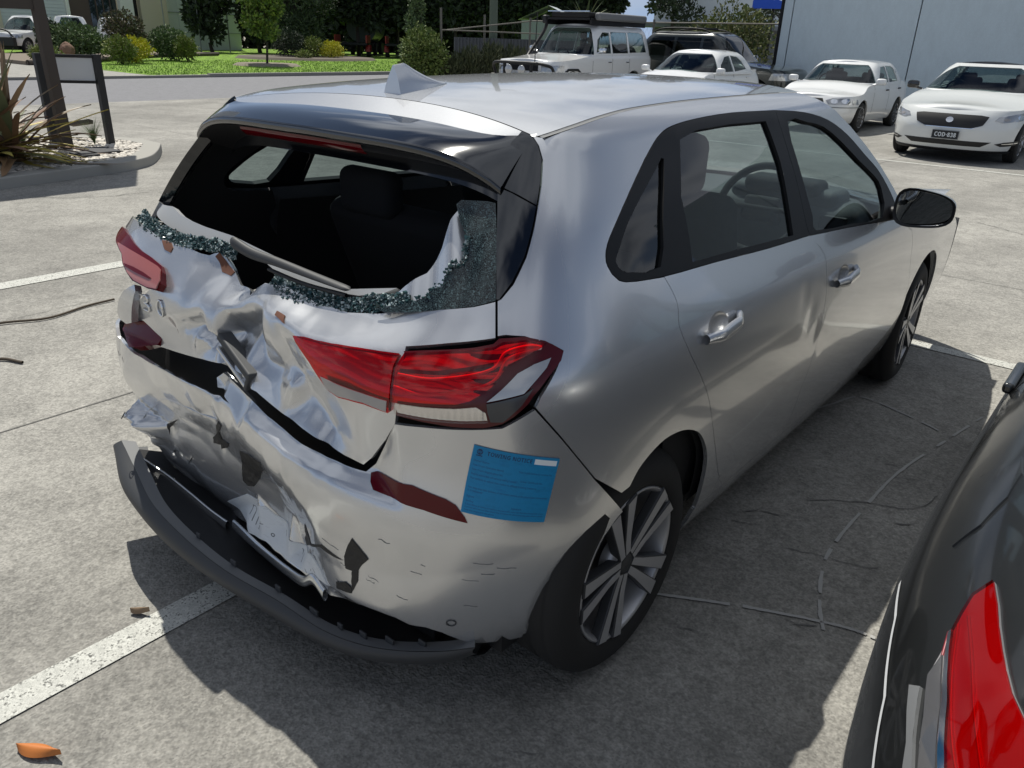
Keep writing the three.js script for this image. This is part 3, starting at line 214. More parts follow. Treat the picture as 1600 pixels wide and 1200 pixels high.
const K={lamp:[[-0.374,0.91],[-0.374,0.888],[-0.343,0.86],[-0.32,0.828],[-0.281,0.806],[-0.258,0.789],[-0.234,0.773],[-0.219,0.756],[-0.188,0.773],[-0.164,0.817],[-0.157,0.871],[-0.164,0.893],[-0.188,0.899],[-0.226,0.899],[-0.273,0.904],[-0.335,0.91]],fuel:[[-0.522,0.855],[-0.607,0.849],[-0.677,0.849],[-0.732,0.86],[-0.74,0.888],[-0.732,0.926],[-0.646,0.932],[-0.576,0.921],[-0.53,0.893]],seam:[[-0.592,0.724],[-0.483,0.745],[-0.359,0.729],[-0.304,0.685],[-0.273,0.658]],grey:[[-0.328,0.789],[-0.312,0.806],[-0.265,0.778],[-0.219,0.751],[-0.234,0.729],[-0.273,0.767]],clear1:[[-0.343,0.855],[-0.343,0.86],[-0.265,0.838],[-0.203,0.806],[-0.211,0.8],[-0.273,0.833]],clear2:[[-0.312,0.822],[-0.32,0.844],[-0.265,0.828],[-0.211,0.795],[-0.226,0.773],[-0.273,0.806]],handle:[[-1.268,0.838],[-1.471,0.822],[-1.517,0.828]]};

// ---------- ground ----------
const N1 = 1024;
const tn = [tileNoise(N1, 8, 1), tileNoise(N1, 23, 2), tileNoise(N1, 64, 3), tileNoise(N1, 200, 4), tileNoise(N1, 512, 5)];
const speck = Float32Array.from({ length: N1 * N1 }, () => rnd());
const concreteTex = dataTex(N1, (i, j) => {
  let v = 0.82 + 0.06 * (tn[0](i, j) - 0.5) + 0.07 * (tn[1](i, j) - 0.5) + 0.09 * (tn[2](i, j) - 0.5) + 0.15 * (tn[3](i, j) - 0.5) + 0.2 * (tn[4](i, j) - 0.5);
  const s = speck[j * N1 + i]; if (s > 0.985) v -= 0.2 * (s - 0.97) / 0.03; if (s < 0.012) v += 0.1;
  const pit = tn[3](i, j) * tn[2](i, j); if (pit > 0.62) v -= 0.12;
  v *= 0.83; return [255 * Math.min(1, v * 1.0), 255 * Math.min(1, v * 0.985), 255 * Math.min(1, v * 0.945)];
}, true);
const concreteBump = dataTex(N1, (i, j) => { const v = 0.5 + 0.3 * (tn[3](i, j) - 0.5) + 0.4 * (tn[4](i, j) - 0.5) + 0.2 * (speck[j * N1 + i] - 0.5); return [255 * v, 255 * v, 255 * v]; });
function metreUV(g, s) { const p = g.attributes.position, u = g.attributes.uv; for (let i = 0; i < p.count; i++) u.setXY(i, p.getX(i) / s, p.getZ(i) / s); return g; }
function flat(x0, x1, z0, z1, y, nx = 1, nz = 1) { const g = new THREE.PlaneGeometry(x1 - x0, z1 - z0, nx, nz).rotateX(-Math.PI / 2).translate((x0 + x1) / 2, y, (z0 + z1) / 2); return g; }
function mottle(g, f, amp) { const p = g.attributes.position, c = new Float32Array(p.count * 3); for (let i = 0; i < p.count; i++) { const v = 1 + amp * f(p.getX(i), p.getZ(i)); c.set([v, v * 0.997, v * 0.99], i * 3); } g.setAttribute('color', new THREE.BufferAttribute(c, 3)); return g; }
const concreteMat = new THREE.MeshStandardMaterial({ color: lin(0.61, 0.61, 0.61), map: concreteTex, bumpMap: concreteBump, bumpScale: 0.004, roughness: 0.92, vertexColors: true });
struct('ground', metreUV(flat(-400, 400, -400, 400, -0.03), 3), mat(0.24, 0.22, 0.18, 1));
struct('concrete_forecourt', mottle(metreUV(flat(-16.8, 40, -40, 30, 0, 280, 340), 2.3), (x, z) => 1.5 * fbm(x * 0.35, 2.2, z * 0.35, 4) + 0.9 * fbm(x * 1.7, 7.7, z * 1.1, 3) - 1.1 * sstep(0.28, 0.5, fbm(x * 0.8 + 9, 4.4, z * 0.55, 3)), 0.4), concreteMat);
const asphaltTex = dataTex(512, (i, j) => { const v = 150 + 26 * (speck[j * 512 + i] - 0.5) + 12 * (tn[1](i * 2, j * 2) - 0.5); return [v, v, v * 1.01]; }, true);
struct('road', metreUV(flat(-25.2, -16.8, -140, 90, -0.012, 2, 8), 1.6), new THREE.MeshStandardMaterial({ color: lin(0.62, 0.62, 0.64), map: asphaltTex, roughness: 0.95 }));
struct('kerb', [box(0.25, 0.16, 125, -25.3, 0.03, -77.5), box(0.25, 0.1, 60, -25.3, 0.02, 15)], mat(0.26, 0.25, 0.23, 0.9));
const lawnTex = dataTex(512, (i, j) => { const k = 0.7 + 0.5 * (tn[1](i * 2, j * 2) - 0.5) + 0.7 * (speck[j * 512 + i] - 0.5) * 0.6 + 0.5 * (tn[3](i * 2, j * 2) - 0.5); return [140 * k, 182 * k, 52 * k]; }, true);
struct('lawn', metreUV(flat(-62, -25.42, -140, -13, 0.06, 4, 8), 2.4), new THREE.MeshStandardMaterial({ color: lin(1, 1, 0.95), map: lawnTex, roughness: 1 }));
struct('driveway', metreUV(flat(-62, -25.42, -13, 40, 0.056, 1, 1), 2.3), new THREE.MeshStandardMaterial({ color: lin(0.7, 0.7, 0.7), map: concreteTex, roughness: 0.95 }));
// grass blades standing on the near edge of the lawn
{
  const pos = [], col = [];
  for (let i = 0; i < 26000; i++) {
    const x = -25.6 - 12 * Math.pow(rnd(), 1.4), z = rr(-60, -13.2), h = rr(0.03, 0.09), a = rnd() * 6.28, w = 0.014, bx = Math.cos(a) * w, bz = Math.sin(a) * w, lx = rr(-0.03, 0.03), lz = rr(-0.03, 0.03);
    pos.push(x - bx, 0.06, z - bz, x + bx, 0.06, z + bz, x + lx, 0.06 + h, z + lz); const k = rr(0.7, 1.3), c = [0.21 * k, 0.34 * k, 0.05 * k]; for (let t = 0; t < 3; t++) col.push(...c);
  }
  const g = new THREE.BufferGeometry(); g.setAttribute('position', new THREE.Float32BufferAttribute(pos, 3)); g.setAttribute('color', new THREE.Float32BufferAttribute(col, 3)); g.computeVertexNormals();
  const o = part('lawn_grass', g, new THREE.MeshStandardMaterial({ vertexColors: true, roughness: 1, side: THREE.DoubleSide }), scene); tag(o, 'short green grass blades on the lawn across the road', 'grass', null, 'stuff');
}
// painted bay lines
const paintTex = dataTex(512, (i, j) => { const k = tn[3](i * 2, j * 2) * 0.5 + tn[2](i * 2, j * 2) * 0.35 + speck[j * 512 + i] * 0.3, w = k > 0.8 ? 0.45 : k > 0.72 ? 0.8 : 1, v = w * (222 + 30 * (tn[2](i * 2, j * 2) - 0.5) + 40 * (speck[j * 512 + i] - 0.5)); return [v, v, v * 0.975]; }, true);
const linePaint = new THREE.MeshStandardMaterial({ color: lin(0.72, 0.72, 0.7), map: paintTex, roughness: 0.85 }), faintPaint = mat(0.38, 0.375, 0.36, 0.95);
const markings = [
  ['white painted bay line running under the crushed silver bumper', [-0.235, -0.13, -4.1, 1.6]],
  ['white painted bay line beyond the damaged tail of the silver car', [-3.98, -3.83, -8.6, 2]],
  ['white painted line along the bay fronts by the silver front wheel', [-4.4, 6, -4.15, -4.05]],
  ['white painted line on the concrete in front of the white saloons', [-10, 6, -12.75, -12.65]]];
for (const [label, [x0, x1, z0, z1]] of markings) { const o = part(numbered('painted_line'), metreUV(flat(x0, x1, z0, z1, 0.004), 0.9), linePaint, scene); o.userData.kind = 'structure'; o.userData.label = label; }
function ribbon(pts, w, y) { const c = pts.map(p => V(p[0], y, p[1])), P = [], I = [], U = []; c.forEach((p, i) => { const d = c[Math.min(i + 1, c.length - 1)].clone().sub(c[Math.max(0, i - 1)]).normalize(), k = Array.isArray(w) ? w[i] : w; P.push(p.x - d.z * k / 2, y, p.z + d.x * k / 2, p.x + d.z * k / 2, y, p.z - d.x * k / 2); U.push(p.x, p.z, p.x + k, p.z); if (i) I.push(2 * i - 2, 2 * i - 1, 2 * i + 1, 2 * i - 2, 2 * i + 1, 2 * i); }); const g = new THREE.BufferGeometry(); g.setAttribute('position', new THREE.Float32BufferAttribute(P, 3)); g.setAttribute('uv', new THREE.Float32BufferAttribute(U, 2)); g.setIndex(I); g.computeVertexNormals(); return g; }
function smooth(pts, n = 24) { return new THREE.SplineCurve(pts.map(p => new THREE.Vector2(...p))).getPoints(n).map(p => [p.x, p.y]); }
for (const pts of [[[0.8, -1.08], [1.05, -1.22], [1.3, -1.33], [1.42, -1.35]], [[1.27, -1.28], [1.21, -1.42], [1.15, -1.66], [1.15, -2.0], [1.17, -2.41], [1.25, -2.87], [1.33, -3.3]], [[0.66, -2.66], [0.74, -2.9], [0.82, -3.08], [1.05, -3.02], [1.2, -2.95]], [[2.0, -5.4], [1.75, -5.2], [1.62, -4.9], [1.6, -4.6], [1.75, -4.45]]]) { // scuffed, broken chalk strokes
  const P = smooth(pts, 70), gs = []; let run = []; const flush = () => { if (run.length > 2) gs.push(ribbon(run, run.map(() => rr(0.009, 0.014)), 0.0045)); run = []; }; P.forEach((p, i) => { if (noise.noise(i * 0.37, pts[0][0] * 7, 2.2) > 0.3 || rnd() < 0.02) flush(); else run.push([p[0] + rr(-0.001, 0.001), p[1] + rr(-0.001, 0.001)]); }); flush();
  if (gs.length) { const o = part(numbered('chalk_mark'), gs, faintPaint, scene); o.userData.kind = 'structure'; }
}
// saw-cut joints and cracks
const jointMat = mat(0.13, 0.127, 0.12, 1);
for (const g of [flat(-1.756, -1.749, -30, 20, 0.003), flat(-8.2, -8.194, -30, 20, 0.003), flat(4.6, 4.606, -30, 20, 0.003), flat(-16.8, 20, -5.9, -5.894, 0.0032), flat(-16.8, 20, -11.6, -11.593, 0.0032)]) { const o = part(numbered('slab_joint'), g, jointMat, scene); o.userData.kind = 'structure'; }
function crack(x, z, a, len, w) { const p = []; let X = x, Z = z, A = a; const n = Math.ceil(len / 0.03); for (let i = 0; i <= n; i++) { p.push([X, Z]); A += rr(-0.55, 0.55); A += (a - A) * 0.25; X += Math.cos(A) * 0.03; Z += Math.sin(A) * 0.03; } return ribbon(p, p.map((_, i) => w * rr(0.3, 1) * (i === 0 || i === n ? 0.1 : 1)), 0.0035); }
for (const a of [[0.95, -1.95, -0.7, 0.6, 0.005], [1.02, -1.6, -0.4, 0.3, 0.004], [-5.2, -3, 0.5, 2.6, 0.012], [-6.8, -2.2, -1.2, 2.2, 0.012], [2.6, -8.2, 1.2, 3.0, 0.016], [3.2, -6.4, 2.2, 1.8, 0.016], [0.3, -8.4, 0.3, 2.4, 0.012], [-3.2, 0.2, -1.3, 1.4, 0.005], [1.6, -6.2, 0.1, 2.4, 0.014]]) { const o = part(numbered('crack'), crack(...a), jointMat, scene); o.userData.kind = 'structure'; }
for (let i = 0; i < 16; i++) { const o = part(numbered('crack'), crack(rr(0.75, 1.3), rr(-2.6, -0.2), rr(-0.8, 0.1), rr(0.03, 0.1), rr(0.004, 0.009)), jointMat, scene); o.userData.kind = 'structure'; }

// ---------- the damaged silver hatchback ----------
const M = {
  silver: mat(0.66, 0.665, 0.672, 0.27, 0.72, { clearcoat: 1, clearcoatRoughness: 0.05 }),
  black: mat(0.012, 0.012, 0.013, 0.55), blackGloss: mat(0.006, 0.007, 0.009, 0.08, 0, { clearcoat: 1, clearcoatRoughness: 0.03 }),
  trim: mat(0.012, 0.012, 0.013, 0.5, 0, { specularIntensity: 0.5 }), plastic: mat(0.045, 0.047, 0.05, 0.6), greyPlastic: mat(0.16, 0.165, 0.17, 0.65), bare: mat(0.42, 0.43, 0.44, 0.5, 0.1),
  cabin: mat(0.018, 0.018, 0.019, 0.85), fabric: mat(0.022, 0.022, 0.024, 0.95), roofLining: mat(0.16, 0.16, 0.155, 0.95), cabinGrey: mat(0.12, 0.125, 0.125, 0.7),
  tint: mat(0.33, 0.41, 0.42, 0.02, 0, { transmission: 1, thickness: 0, ior: 1.5 }), clear: mat(0.9, 0.95, 0.95, 0.02, 0, { transmission: 1, thickness: 0, ior: 1.5 }),
  red: mat(0.46, 0.006, 0.01, 0.1, 0, { specularIntensity: 0.75 }), redDark: mat(0.10, 0.002, 0.005, 0.12, 0, { specularIntensity: 0.7 }),
  lampWhite: mat(0.5, 0.5, 0.5, 0.2, 0.3, { clearcoat: 1, clearcoatRoughness: 0.03 }), lampClear: mat(0.36, 0.34, 0.33, 0.25, 0.2, { clearcoat: 1, clearcoatRoughness: 0.03 }),
  satin: mat(0.6, 0.61, 0.62, 0.25, 0.9), chrome: mat(0.75, 0.76, 0.78, 0.12, 1), alloy: mat(0.5, 0.5, 0.51, 0.4, 0.6), alloyDark: mat(0.07, 0.072, 0.076, 0.45, 0.6), rubber: mat(0.016, 0.0155, 0.015, 0.85), disc: mat(0.18, 0.17, 0.16, 0.5, 0.8),
  rust: mat(0.13, 0.05, 0.028, 0.85), pale: mat(0.62, 0.63, 0.64, 0.45),
};
const W = cubic([[.08, .755], [.2, .826], [.34, .873], [.52, .895], [.7, .898], [.85, .888], [.93, .868], [1.0, .838], [1.1, .793], [1.22, .733], [1.34, .662], [1.40, .604], [1.425, .55]]);
const ZR = cubic([[.08, -.285], [.2, -.215], [.34, -.172], [.5, -.159], [.6, -.163], [.72, -.202], [.82, -.212], [.92, -.237], [1.0, -.308], [1.1, -.385], [1.22, -.474], [1.34, -.578], [1.40, -.68], [1.425, -.78]]);
const NE = cubic([[.1, 3.3], [.4, 3.35], [.7, 3.5], [1.0, 4.3], [1.2, 4.9], [1.425, 5.1]]);
const TAP = pchip([[-4.3, .93], [-3.4, .995], [-2.4, 1], [-1.5, 1], [-1.0, 1]]);
const body = (q, y) => {
  let w = W(y) * TAP(q); if (q < -1) { const a = (q - G.dent[0][0]) / 0.13, b = (y - G.dent[0][1] - 0.12 * a) / 0.07, e = a * a + b * b; if (e < 6) w -= 0.003 * Math.exp(-e) * (1 + 0.25 * Math.sin(q * 50 + y * 30)); return [w, y, q]; }
  const th = (q + 1) / 0.9, c = Math.cos(th), s = Math.max(0, Math.sin(th)), n = NE(y) + (1.2 + 1.6 * sstep(.7, .95, y)) * sstep(.5, .95, q), r = 1 / Math.pow(Math.pow(Math.abs(c) / w, n) + Math.pow(s / (ZR(y) + 1), n), 1 / n);
  return [r * c, y, -1 + r * s];
};
// dents: measured depths over a triangulated net, with creases rounded off
function dentField(pts, tris, r, rip) {
  const q0 = -0.76, y0 = 0.08, st = 0.005, nq = 476, ny = 218, lin1 = new Float32Array(nq * ny), out = new Float32Array(nq * ny);
  for (const [a, b, c] of tris) {
    const A = pts[a], B = pts[b], C = pts[c], d = (B[0] - A[0]) * (C[1] - A[1]) - (C[0] - A[0]) * (B[1] - A[1]); if (Math.abs(d) < 1e-9) continue;
    const lo = k => Math.min(A[k], B[k], C[k]), hi = k => Math.max(A[k], B[k], C[k]);
    for (let i = Math.max(0, Math.floor((lo(0) - q0) / st)); i <= Math.min(nq - 1, Math.ceil((hi(0) - q0) / st)); i++) for (let j = Math.max(0, Math.floor((lo(1) - y0) / st)); j <= Math.min(ny - 1, Math.ceil((hi(1) - y0) / st)); j++) {
      const q = q0 + i * st, y = y0 + j * st, u = ((q - A[0]) * (C[1] - A[1]) - (C[0] - A[0]) * (y - A[1])) / d, v = ((B[0] - A[0]) * (y - A[1]) - (q - A[0]) * (B[1] - A[1])) / d;
      if (u >= -1e-6 && v >= -1e-6 && u + v <= 1 + 1e-6) lin1[j * nq + i] = A[2] + u * (B[2] - A[2]) + v * (C[2] - A[2]);
    }
  }
  const at = (f, i, j) => f[Math.min(ny - 1, Math.max(0, j)) * nq + Math.min(nq - 1, Math.max(0, i))], k = Math.round(r / st);
  for (let j = 0; j < ny; j++) for (let i = 0; i < nq; i++) { let s = 0, n = 0; for (let a = -k; a <= k; a++) for (let b = -k; b <= k; b++) if (a * a + b * b <= k * k + 0.5) { s += at(lin1, i + a, j + b); n++; } const d = s / n, q = q0 + i * st, y = y0 + j * st; out[j * nq + i] = d + rip * sstep(0.004, 0.03, Math.abs(d)) * (fbm(q * 7, y * 9, 3.3, 3) + 0.5 * Math.abs(fbm(q * 15, y * 13, 8.1, 2))); }
  return (q, y) => { const u = Math.min(nq - 1.001, Math.max(0, (q - q0) / st)), v = Math.min(ny - 1.001, Math.max(0, (y - y0) / st)), i = Math.floor(u), j = Math.floor(v), a = u - i, b = v - j; return (at(out, i, j) * (1 - a) + at(out, i + 1, j) * a) * (1 - b) + (at(out, i, j + 1) * (1 - a) + at(out, i + 1, j + 1) * a) * b; };
}
const dentH = dentField(G.FH, G.FHt, 0.018, 0.0015), dentB = dentField(G.FB, G.FBt, 0.012, 0.0012);
const dented = f => (q, y) => { const p = body(q, y), n = normalOf(body, q, y), d = f(q, y) / Math.hypot(n[0], n[2]); return [p[0] + n[0] * d, p[1], p[2] + n[2] * d]; };
const hatchS = dented(dentH), bumperS = dented(dentB);

const car = thing('silver_hatchback', 'silver hatchback with a crushed tail and smashed rear window, blue notice on its corner', 'car');
const cp = (name, g, m, parent = car) => part(name, g, m, parent);
// lines along the flank
const lowR = G.trim_low, qDoor = G.gap_rear[0][0];
const lowDoor = lowR.filter(p => p[0] < qDoor), lowQuarter = lowR.filter(p => p[0] >= qDoor);
const sillY = 0.285, qm = G.gap_mid.at(-1)[0], gapMid = [...G.gap_mid.filter(p => p[1] > sillY + 0.02), [qm, sillY]], gapRear = [...G.gap_rear, [G.gap_rear.at(-1)[0] + 0.01, sillY]], gapFront = [...G.gap_front.filter(p => p[1] > sillY + 0.02), [G.gap_front.at(-1)[0] + 0.03, sillY]];
const archRear = [[-1.19, sillY], [-1.175, .36], [-1.149, .479], [-1.109, .552], [-1.05, .612], [-.964, .652], [-.875, .666], [-.81, .655], [-.756, .628], [-.725, .59]];
const archS = new THREE.SplineCurve(archRear.map(p => new THREE.Vector2(...p))).getPoints(48).map(p => [p.x, p.y]);
const ditchY = pchip([[-3.0, 1.37], [-2.75, 1.395], [-2.45, 1.412], [-2.0, 1.42], [-1.5, 1.418], [-1.1, 1.41], [-.9, 1.398], [-.78, 1.385], [-.68, 1.368], [-.6, 1.35]]);
const qOf = (z, y) => z < -1 ? z : -1 + 0.9 * Math.atan2(z + 1, W(y)); // lengthwise place on the shell
const ditchPts = []; for (let z = -0.68; z > -2.26; z -= 0.05) ditchPts.push([qOf(z, ditchY(z)), ditchY(z)]);
const pillarA = [[-2.3, 1.4], [-2.4, 1.358], [-2.5, 1.3], [-2.6, 1.225], [-2.7, 1.145], [-2.8, 1.055], [-2.86, .99], [-2.89, .95]];
const fUp = G.front_up, fLow = G.front_low;
const sidePoly = [...G.side_rear.slice(0, -1), ...ditchPts, ...pillarA, [fLow.at(-1)[0] - 0.06, fLow.at(-1)[1] - 0.005], ...fUp.slice().reverse(), ...G.trim_up.slice(1, -1).reverse(), ...lowQuarter, ...gapRear, ...archS, [-0.695, .585], ...G.seam.slice(0, -2).reverse()];
const doorR = [...lowDoor, ...gapMid, ...gapRear.slice().reverse()], doorF = [...fLow, ...gapFront, ...gapMid.slice().reverse()];
const outerR = [...G.trim_up, ...G.gap_b.slice(1, -1), ...lowR.slice().reverse().slice(0, -1)], outerF = [...fUp, ...fLow.slice().reverse().slice(1), ...G.gap_b.slice().reverse().slice(1, -1)];
const arcF = []; for (let a = 8; a <= 172; a += 4) { const t = a * Math.PI / 180; arcF.push([-3.435 + 0.365 * Math.cos(t), 0.32 + 0.365 * Math.sin(t)]); }
const bonnetY = pchip([[-4.3, .64], [-4.15, .72], [-3.9, .80], [-3.5, .875], [-3.1, .925], [-2.7, .95]]);
const fenderTop = []; for (let q = gapFront[0][0]; q > -4.28; q -= 0.1) fenderTop.push([q, q > -2.75 ? gapFront[0][1] : bonnetY(q)]);
const fender = [...fenderTop, [-4.28, .22], [-3.83, .22], [-3.80, .30], ...arcF.slice().reverse(), [-3.06, .22], [gapFront.at(-1)[0], .2], [gapFront.at(-1)[0], sillY], ...gapFront.slice().reverse().slice(1)];
const bowlRing = (q, y) => { const r = []; for (let i = 0; i < 24; i++) { const a = i / 24 * 6.2832; r.push([q + 0.012 + 0.058 * Math.cos(a), y + 0.004 + 0.036 * Math.sin(a)]); } return r; };
const doorHandle = (q, y, len, parent, flip) => { // a grip bridging a scooped recess
  const n = 12, pts = []; for (let i = 0; i <= n; i++) { const t = i / n, p = body(q - len * (t - 0.5), y + 0.018 * (t - 0.5)), o = 0.008 + 0.022 * Math.min(1, 4 * t, 4 * (1 - t)); pts.push([(p[0] + o) * (flip ? -1 : 1), p[1], p[2]]); }
  const f = polyline(pts), g = gridSurface((u, v) => { const p = f(v), a = u * Math.PI * 2, w = 0.02 * (0.62 + 0.38 * Math.sin(Math.PI * Math.min(1, v * 0.9 + 0.05))); return [p[0] + 0.011 * Math.cos(a) * (flip ? -1 : 1), p[1] + w * Math.sin(a), p[2]]; }, 14, 16);
  const h = cp('handle', g, M.silver, parent);
  const ring = bowlRing(q, y), c = [q + 0.012, y + 0.004], bowl = (a, b) => { const k = Math.hypot((a - c[0]) / 0.058, (b - c[1]) / 0.036), p = body(a, b), n = normalOf(body, a, b), d = -0.022 * Math.pow(Math.max(0, 1 - k * k), 0.7); return [p[0] + n[0] * d, p[1] + n[1] * d, p[2] + n[2] * d]; };
  cp('recess', sheet(ring, bowl, { cell: 0.006, lip: 0, flip }), M.silver, h);
};
const mid = a => [(a[0][0] + a[1][0]) / 2, (a[0][1] + a[1][1]) / 2];
for (const flip of [false, true]) {
  const o = { flip }, S0 = offset(body, 0.0);
  const quarter = cp('body_side', sheet(sidePoly, body, { cell: 0.028, gap: 0.002, flip }), M.silver);
  cp('pillar_lining', sheet(sidePoly, offset(body, -0.035), { cell: 0.06, lip: 0.0, flip }), M.cabin, quarter);
  const rd = cp('rear_door', sheet(doorR, body, { holes: [bowlRing(...mid(G.dhandle_r))], cell: 0.028, gap: 0.002, flip }), M.silver), fd = cp('front_door', sheet(doorF, body, { holes: [bowlRing(...mid(G.dhandle_f))], cell: 0.028, gap: 0.002, flip }), M.silver);
  cp('front_fender', sheet(fender, body, { cell: 0.04, gap: 0.002, flip }), M.silver);
  cp('sill', sheet([[-3.06, .165], [-1.185, .165], [-1.185, sillY], [-3.06, sillY]], body, { cell: 0.05, gap: 0.002, flip }), M.silver);
  cp('window_frame', sheet(outerR, offset(body, 0.001), { holes: [G.glass_q, G.glass_r], cell: 0.05, lip: 0.02, gap: 0.0015, flip }), M.trim, rd);
  cp('window_glass', sheet(G.glass_r, offset(body, -0.008), { cell: 0.05, lip: 0, flip }), M.tint, rd);
  cp('quarter_glass', sheet(G.glass_q, offset(body, -0.008), { cell: 0.05, lip: 0, flip }), M.tint, quarter);
  cp('window_frame', sheet(outerF, offset(body, 0.001), { holes: [G.glass_f], cell: 0.05, lip: 0.02, gap: 0.0015, flip }), M.trim, fd);
  cp('window_glass', sheet(G.glass_f, offset(body, -0.008), { cell: 0.05, lip: 0, flip }), M.tint, fd);
  cp('door_card', sheet([[-3.05, .26], [-1.0, .26], [-.93, 1.03], [-1.5, .99], [-2.2, .955], [-3.05, .9]], offset(body, -0.06), { cell: 0.1, lip: 0, flip }), M.cabin, rd);
  doorHandle(...mid(G.dhandle_r), 0.2, rd, flip); doorHandle(...mid(G.dhandle_f), 0.2, fd, flip);
  { // wing mirror
    const s = flip ? -1 : 1, m = new THREE.Group(); m.name = 'wing_mirror'; fd.add(m); m.position.set(0.975 * s, 1.012, -2.665);
    const shell = gridSurface((u, v) => { const a = u * Math.PI * 2, t = v; const k = Math.sqrt(Math.max(0, 1 - t * t * 0.85)); const ex = 0.108, ey = 0.07; let x = Math.cos(a), y = Math.sin(a); const p = 3.2, l = Math.pow(Math.pow(Math.abs(x), p) + Math.pow(Math.abs(y), p), -1 / p); x *= l; y *= l; return [(x * ex * k + 0.012) * s, y * ey * k * (1 - 0.18 * Math.sign(x) * Math.abs(x)), 0.05 - 0.12 * t]; }, 32, 12);
    cp('housing', shell, M.silver, m);
    cp('mirror_rim', gridSurface((u, v) => { const a = u * Math.PI * 2; let x = Math.cos(a), y = Math.sin(a); const p = 3.2, l = Math.pow(Math.pow(Math.abs(x), p) + Math.pow(Math.abs(y), p), -1 / p) * (1.01 - 0.12 * v); x *= l; y *= l; return [(x * 0.108 + 0.012) * s, y * 0.07 * (1 - 0.18 * x), 0.052 - 0.006 * v]; }, 32, 2), M.black, m);
    cp('mirror_glass', gridSurface((u, v) => { const a = u * Math.PI * 2; let x = Math.cos(a), y = Math.sin(a); const p = 3.2, l = Math.pow(Math.pow(Math.abs(x), p) + Math.pow(Math.abs(y), p), -1 / p) * v * 0.9; x *= l; y *= l; return [(x * 0.108 + 0.012) * s, y * 0.07 * (1 - 0.18 * x), 0.047 + 0.16 * y * 0.07 - 0.1 * x * 0.108]; }, 32, 4), mat(0.3, 0.32, 0.33, 0.02, 1), m);
    cp('mirror_stalk', [bar([-0.13 * s, -0.045, -0.03], [-0.03 * s, -0.03, -0.015], 0.026)], M.black, m);
  }
}
// roof between the two rails
const crown = pchip([[-3.0, 1.385], [-2.75, 1.418], [-2.5, 1.436], [-2.05, 1.452], [-1.67, 1.456], [-1.356, 1.452], [-1.08, 1.443], [-.856, 1.424], [-.75, 1.41], [-.67, 1.395], [-.58, 1.372]]);
const roofAt = (s, z) => { const d = body(qOf(z, ditchY(z)), ditchY(z)), xr = d[0] - 0.016, yc = crown(z), ye = ditchY(z) + 0.001; return [s * xr, ye + (yc - ye) * (1 - Math.pow(Math.abs(s), 2.3)), z]; };
const seamZ = s => -0.755 + 0.075 * s * s;
const roof = cp('roof', gridSurface((u, v) => { const s = u * 2 - 1, z0 = seamZ(s), z1 = -2.27 - 0.2 * (1 - s * s); return roofAt(s, z0 + (z1 - z0) * v); }, 40, 50), M.silver);
cp('head_lining', gridSurface((u, v) => { const s = u * 2 - 1, p = roofAt(s, -0.76 - 1.55 * v); return [p[0], p[1] - 0.035, p[2]]; }, 16, 20), M.cabin, roof);
for (const s of [-1, 1]) { const g = gridSurface((u, v) => { const z = -0.69 - 1.56 * v, a = roofAt(s, z), b = body(qOf(z, ditchY(z)), ditchY(z)); const t = u; return [a[0] + (b[0] * s - a[0]) * t, a[1] + (b[1] - a[1]) * t - 0.001 - 0.002 * Math.sin(Math.PI * t), z]; }, 4, 40); cp('roof_moulding', g, M.greyPlastic, roof); }
// shark-fin aerial
{
  const g = gridSurface((u, v) => { const t = v, z = -0.80 - 0.205 * t, top = t < 0.2 ? 0.066 : 0.066 * Math.pow(1 - (t - 0.2) / 0.8, 1.5), y0 = crown(z) + 0.001, w = 0.034 * Math.sqrt(Math.max(0.02, 1 - Math.pow(t, 2.2))) , a = u * Math.PI, sx = Math.cos(a), h = Math.pow(Math.sin(a), 0.55), narrow = 1 - 0.8 * Math.pow(h, 1.2) * (top / 0.066); return [sx * w * (Math.abs(sx) < 1e-6 ? 1 : narrow < 0.3 ? 0.3 : narrow), y0 - 0.004 + (top + 0.008) * h, z - 0.006 * h * (1 - t)]; }, 22, 26);
  const fin = cp('shark_fin_aerial', g, M.silver, roof);
  const cap = []; for (let i = 0; i <= 22; i++) cap.push(i);
  cp('rear_face', gridSurface((u, v) => { const a = u * Math.PI, sx = Math.cos(a), h = Math.pow(Math.sin(a), 0.55) * v, narrow = Math.max(0.3, 1 - 0.8 * Math.pow(Math.pow(Math.sin(a), 0.55), 1.2)), y0 = crown(-0.8); return [sx * 0.034 * (v * narrow + (1 - v) * 0.9), y0 - 0.003 + 0.074 * h, -0.80 - 0.006 * h]; }, 16, 6), M.silver, fin);
}
// tail panel above the window: silver leading strip, gloss black spoiler
const teR = polyline(H.spoiler_te), te = t => { const u = t < 0.5 ? 1 - t : t; const r = teR(0.43 + (u - 0.5) * 2 * 0.57); return [t < 0.5 ? -r[0] : r[0], r[1], r[2]]; };
const teF = pchip([[-1, 0], [1, 0]]);
const trail = s => { const a = Math.abs(s), x = 0.6 * a; return [s * 0.6, 1.349 - 0.004 * a - 0.066 * Math.pow(a, 6), -0.518 - 0.012 * a * a - 0.03 * Math.pow(a, 5)]; };
const lead = s => { const a = Math.abs(s), z = -0.662 + 0.06 * Math.pow(a, 3) - 0.09 * Math.pow(a, 10), xr = Math.min(0.585, roofAt(1, -0.70)[0]); return [s * xr, crown(z) - 0.012 - 0.014 * Math.pow(a, 2.3), z]; };
const hatchUpper = cp('tailgate_top', gridSurface((u, v) => { const s = u * 2 - 1, a = roofAt(s, seamZ(s) + 0.004), b = lead(s); return [a[0] + (b[0] - a[0]) * v, a[1] + (b[1] - a[1]) * v, a[2] + (b[2] - a[2]) * v]; }, 40, 6), M.silver);
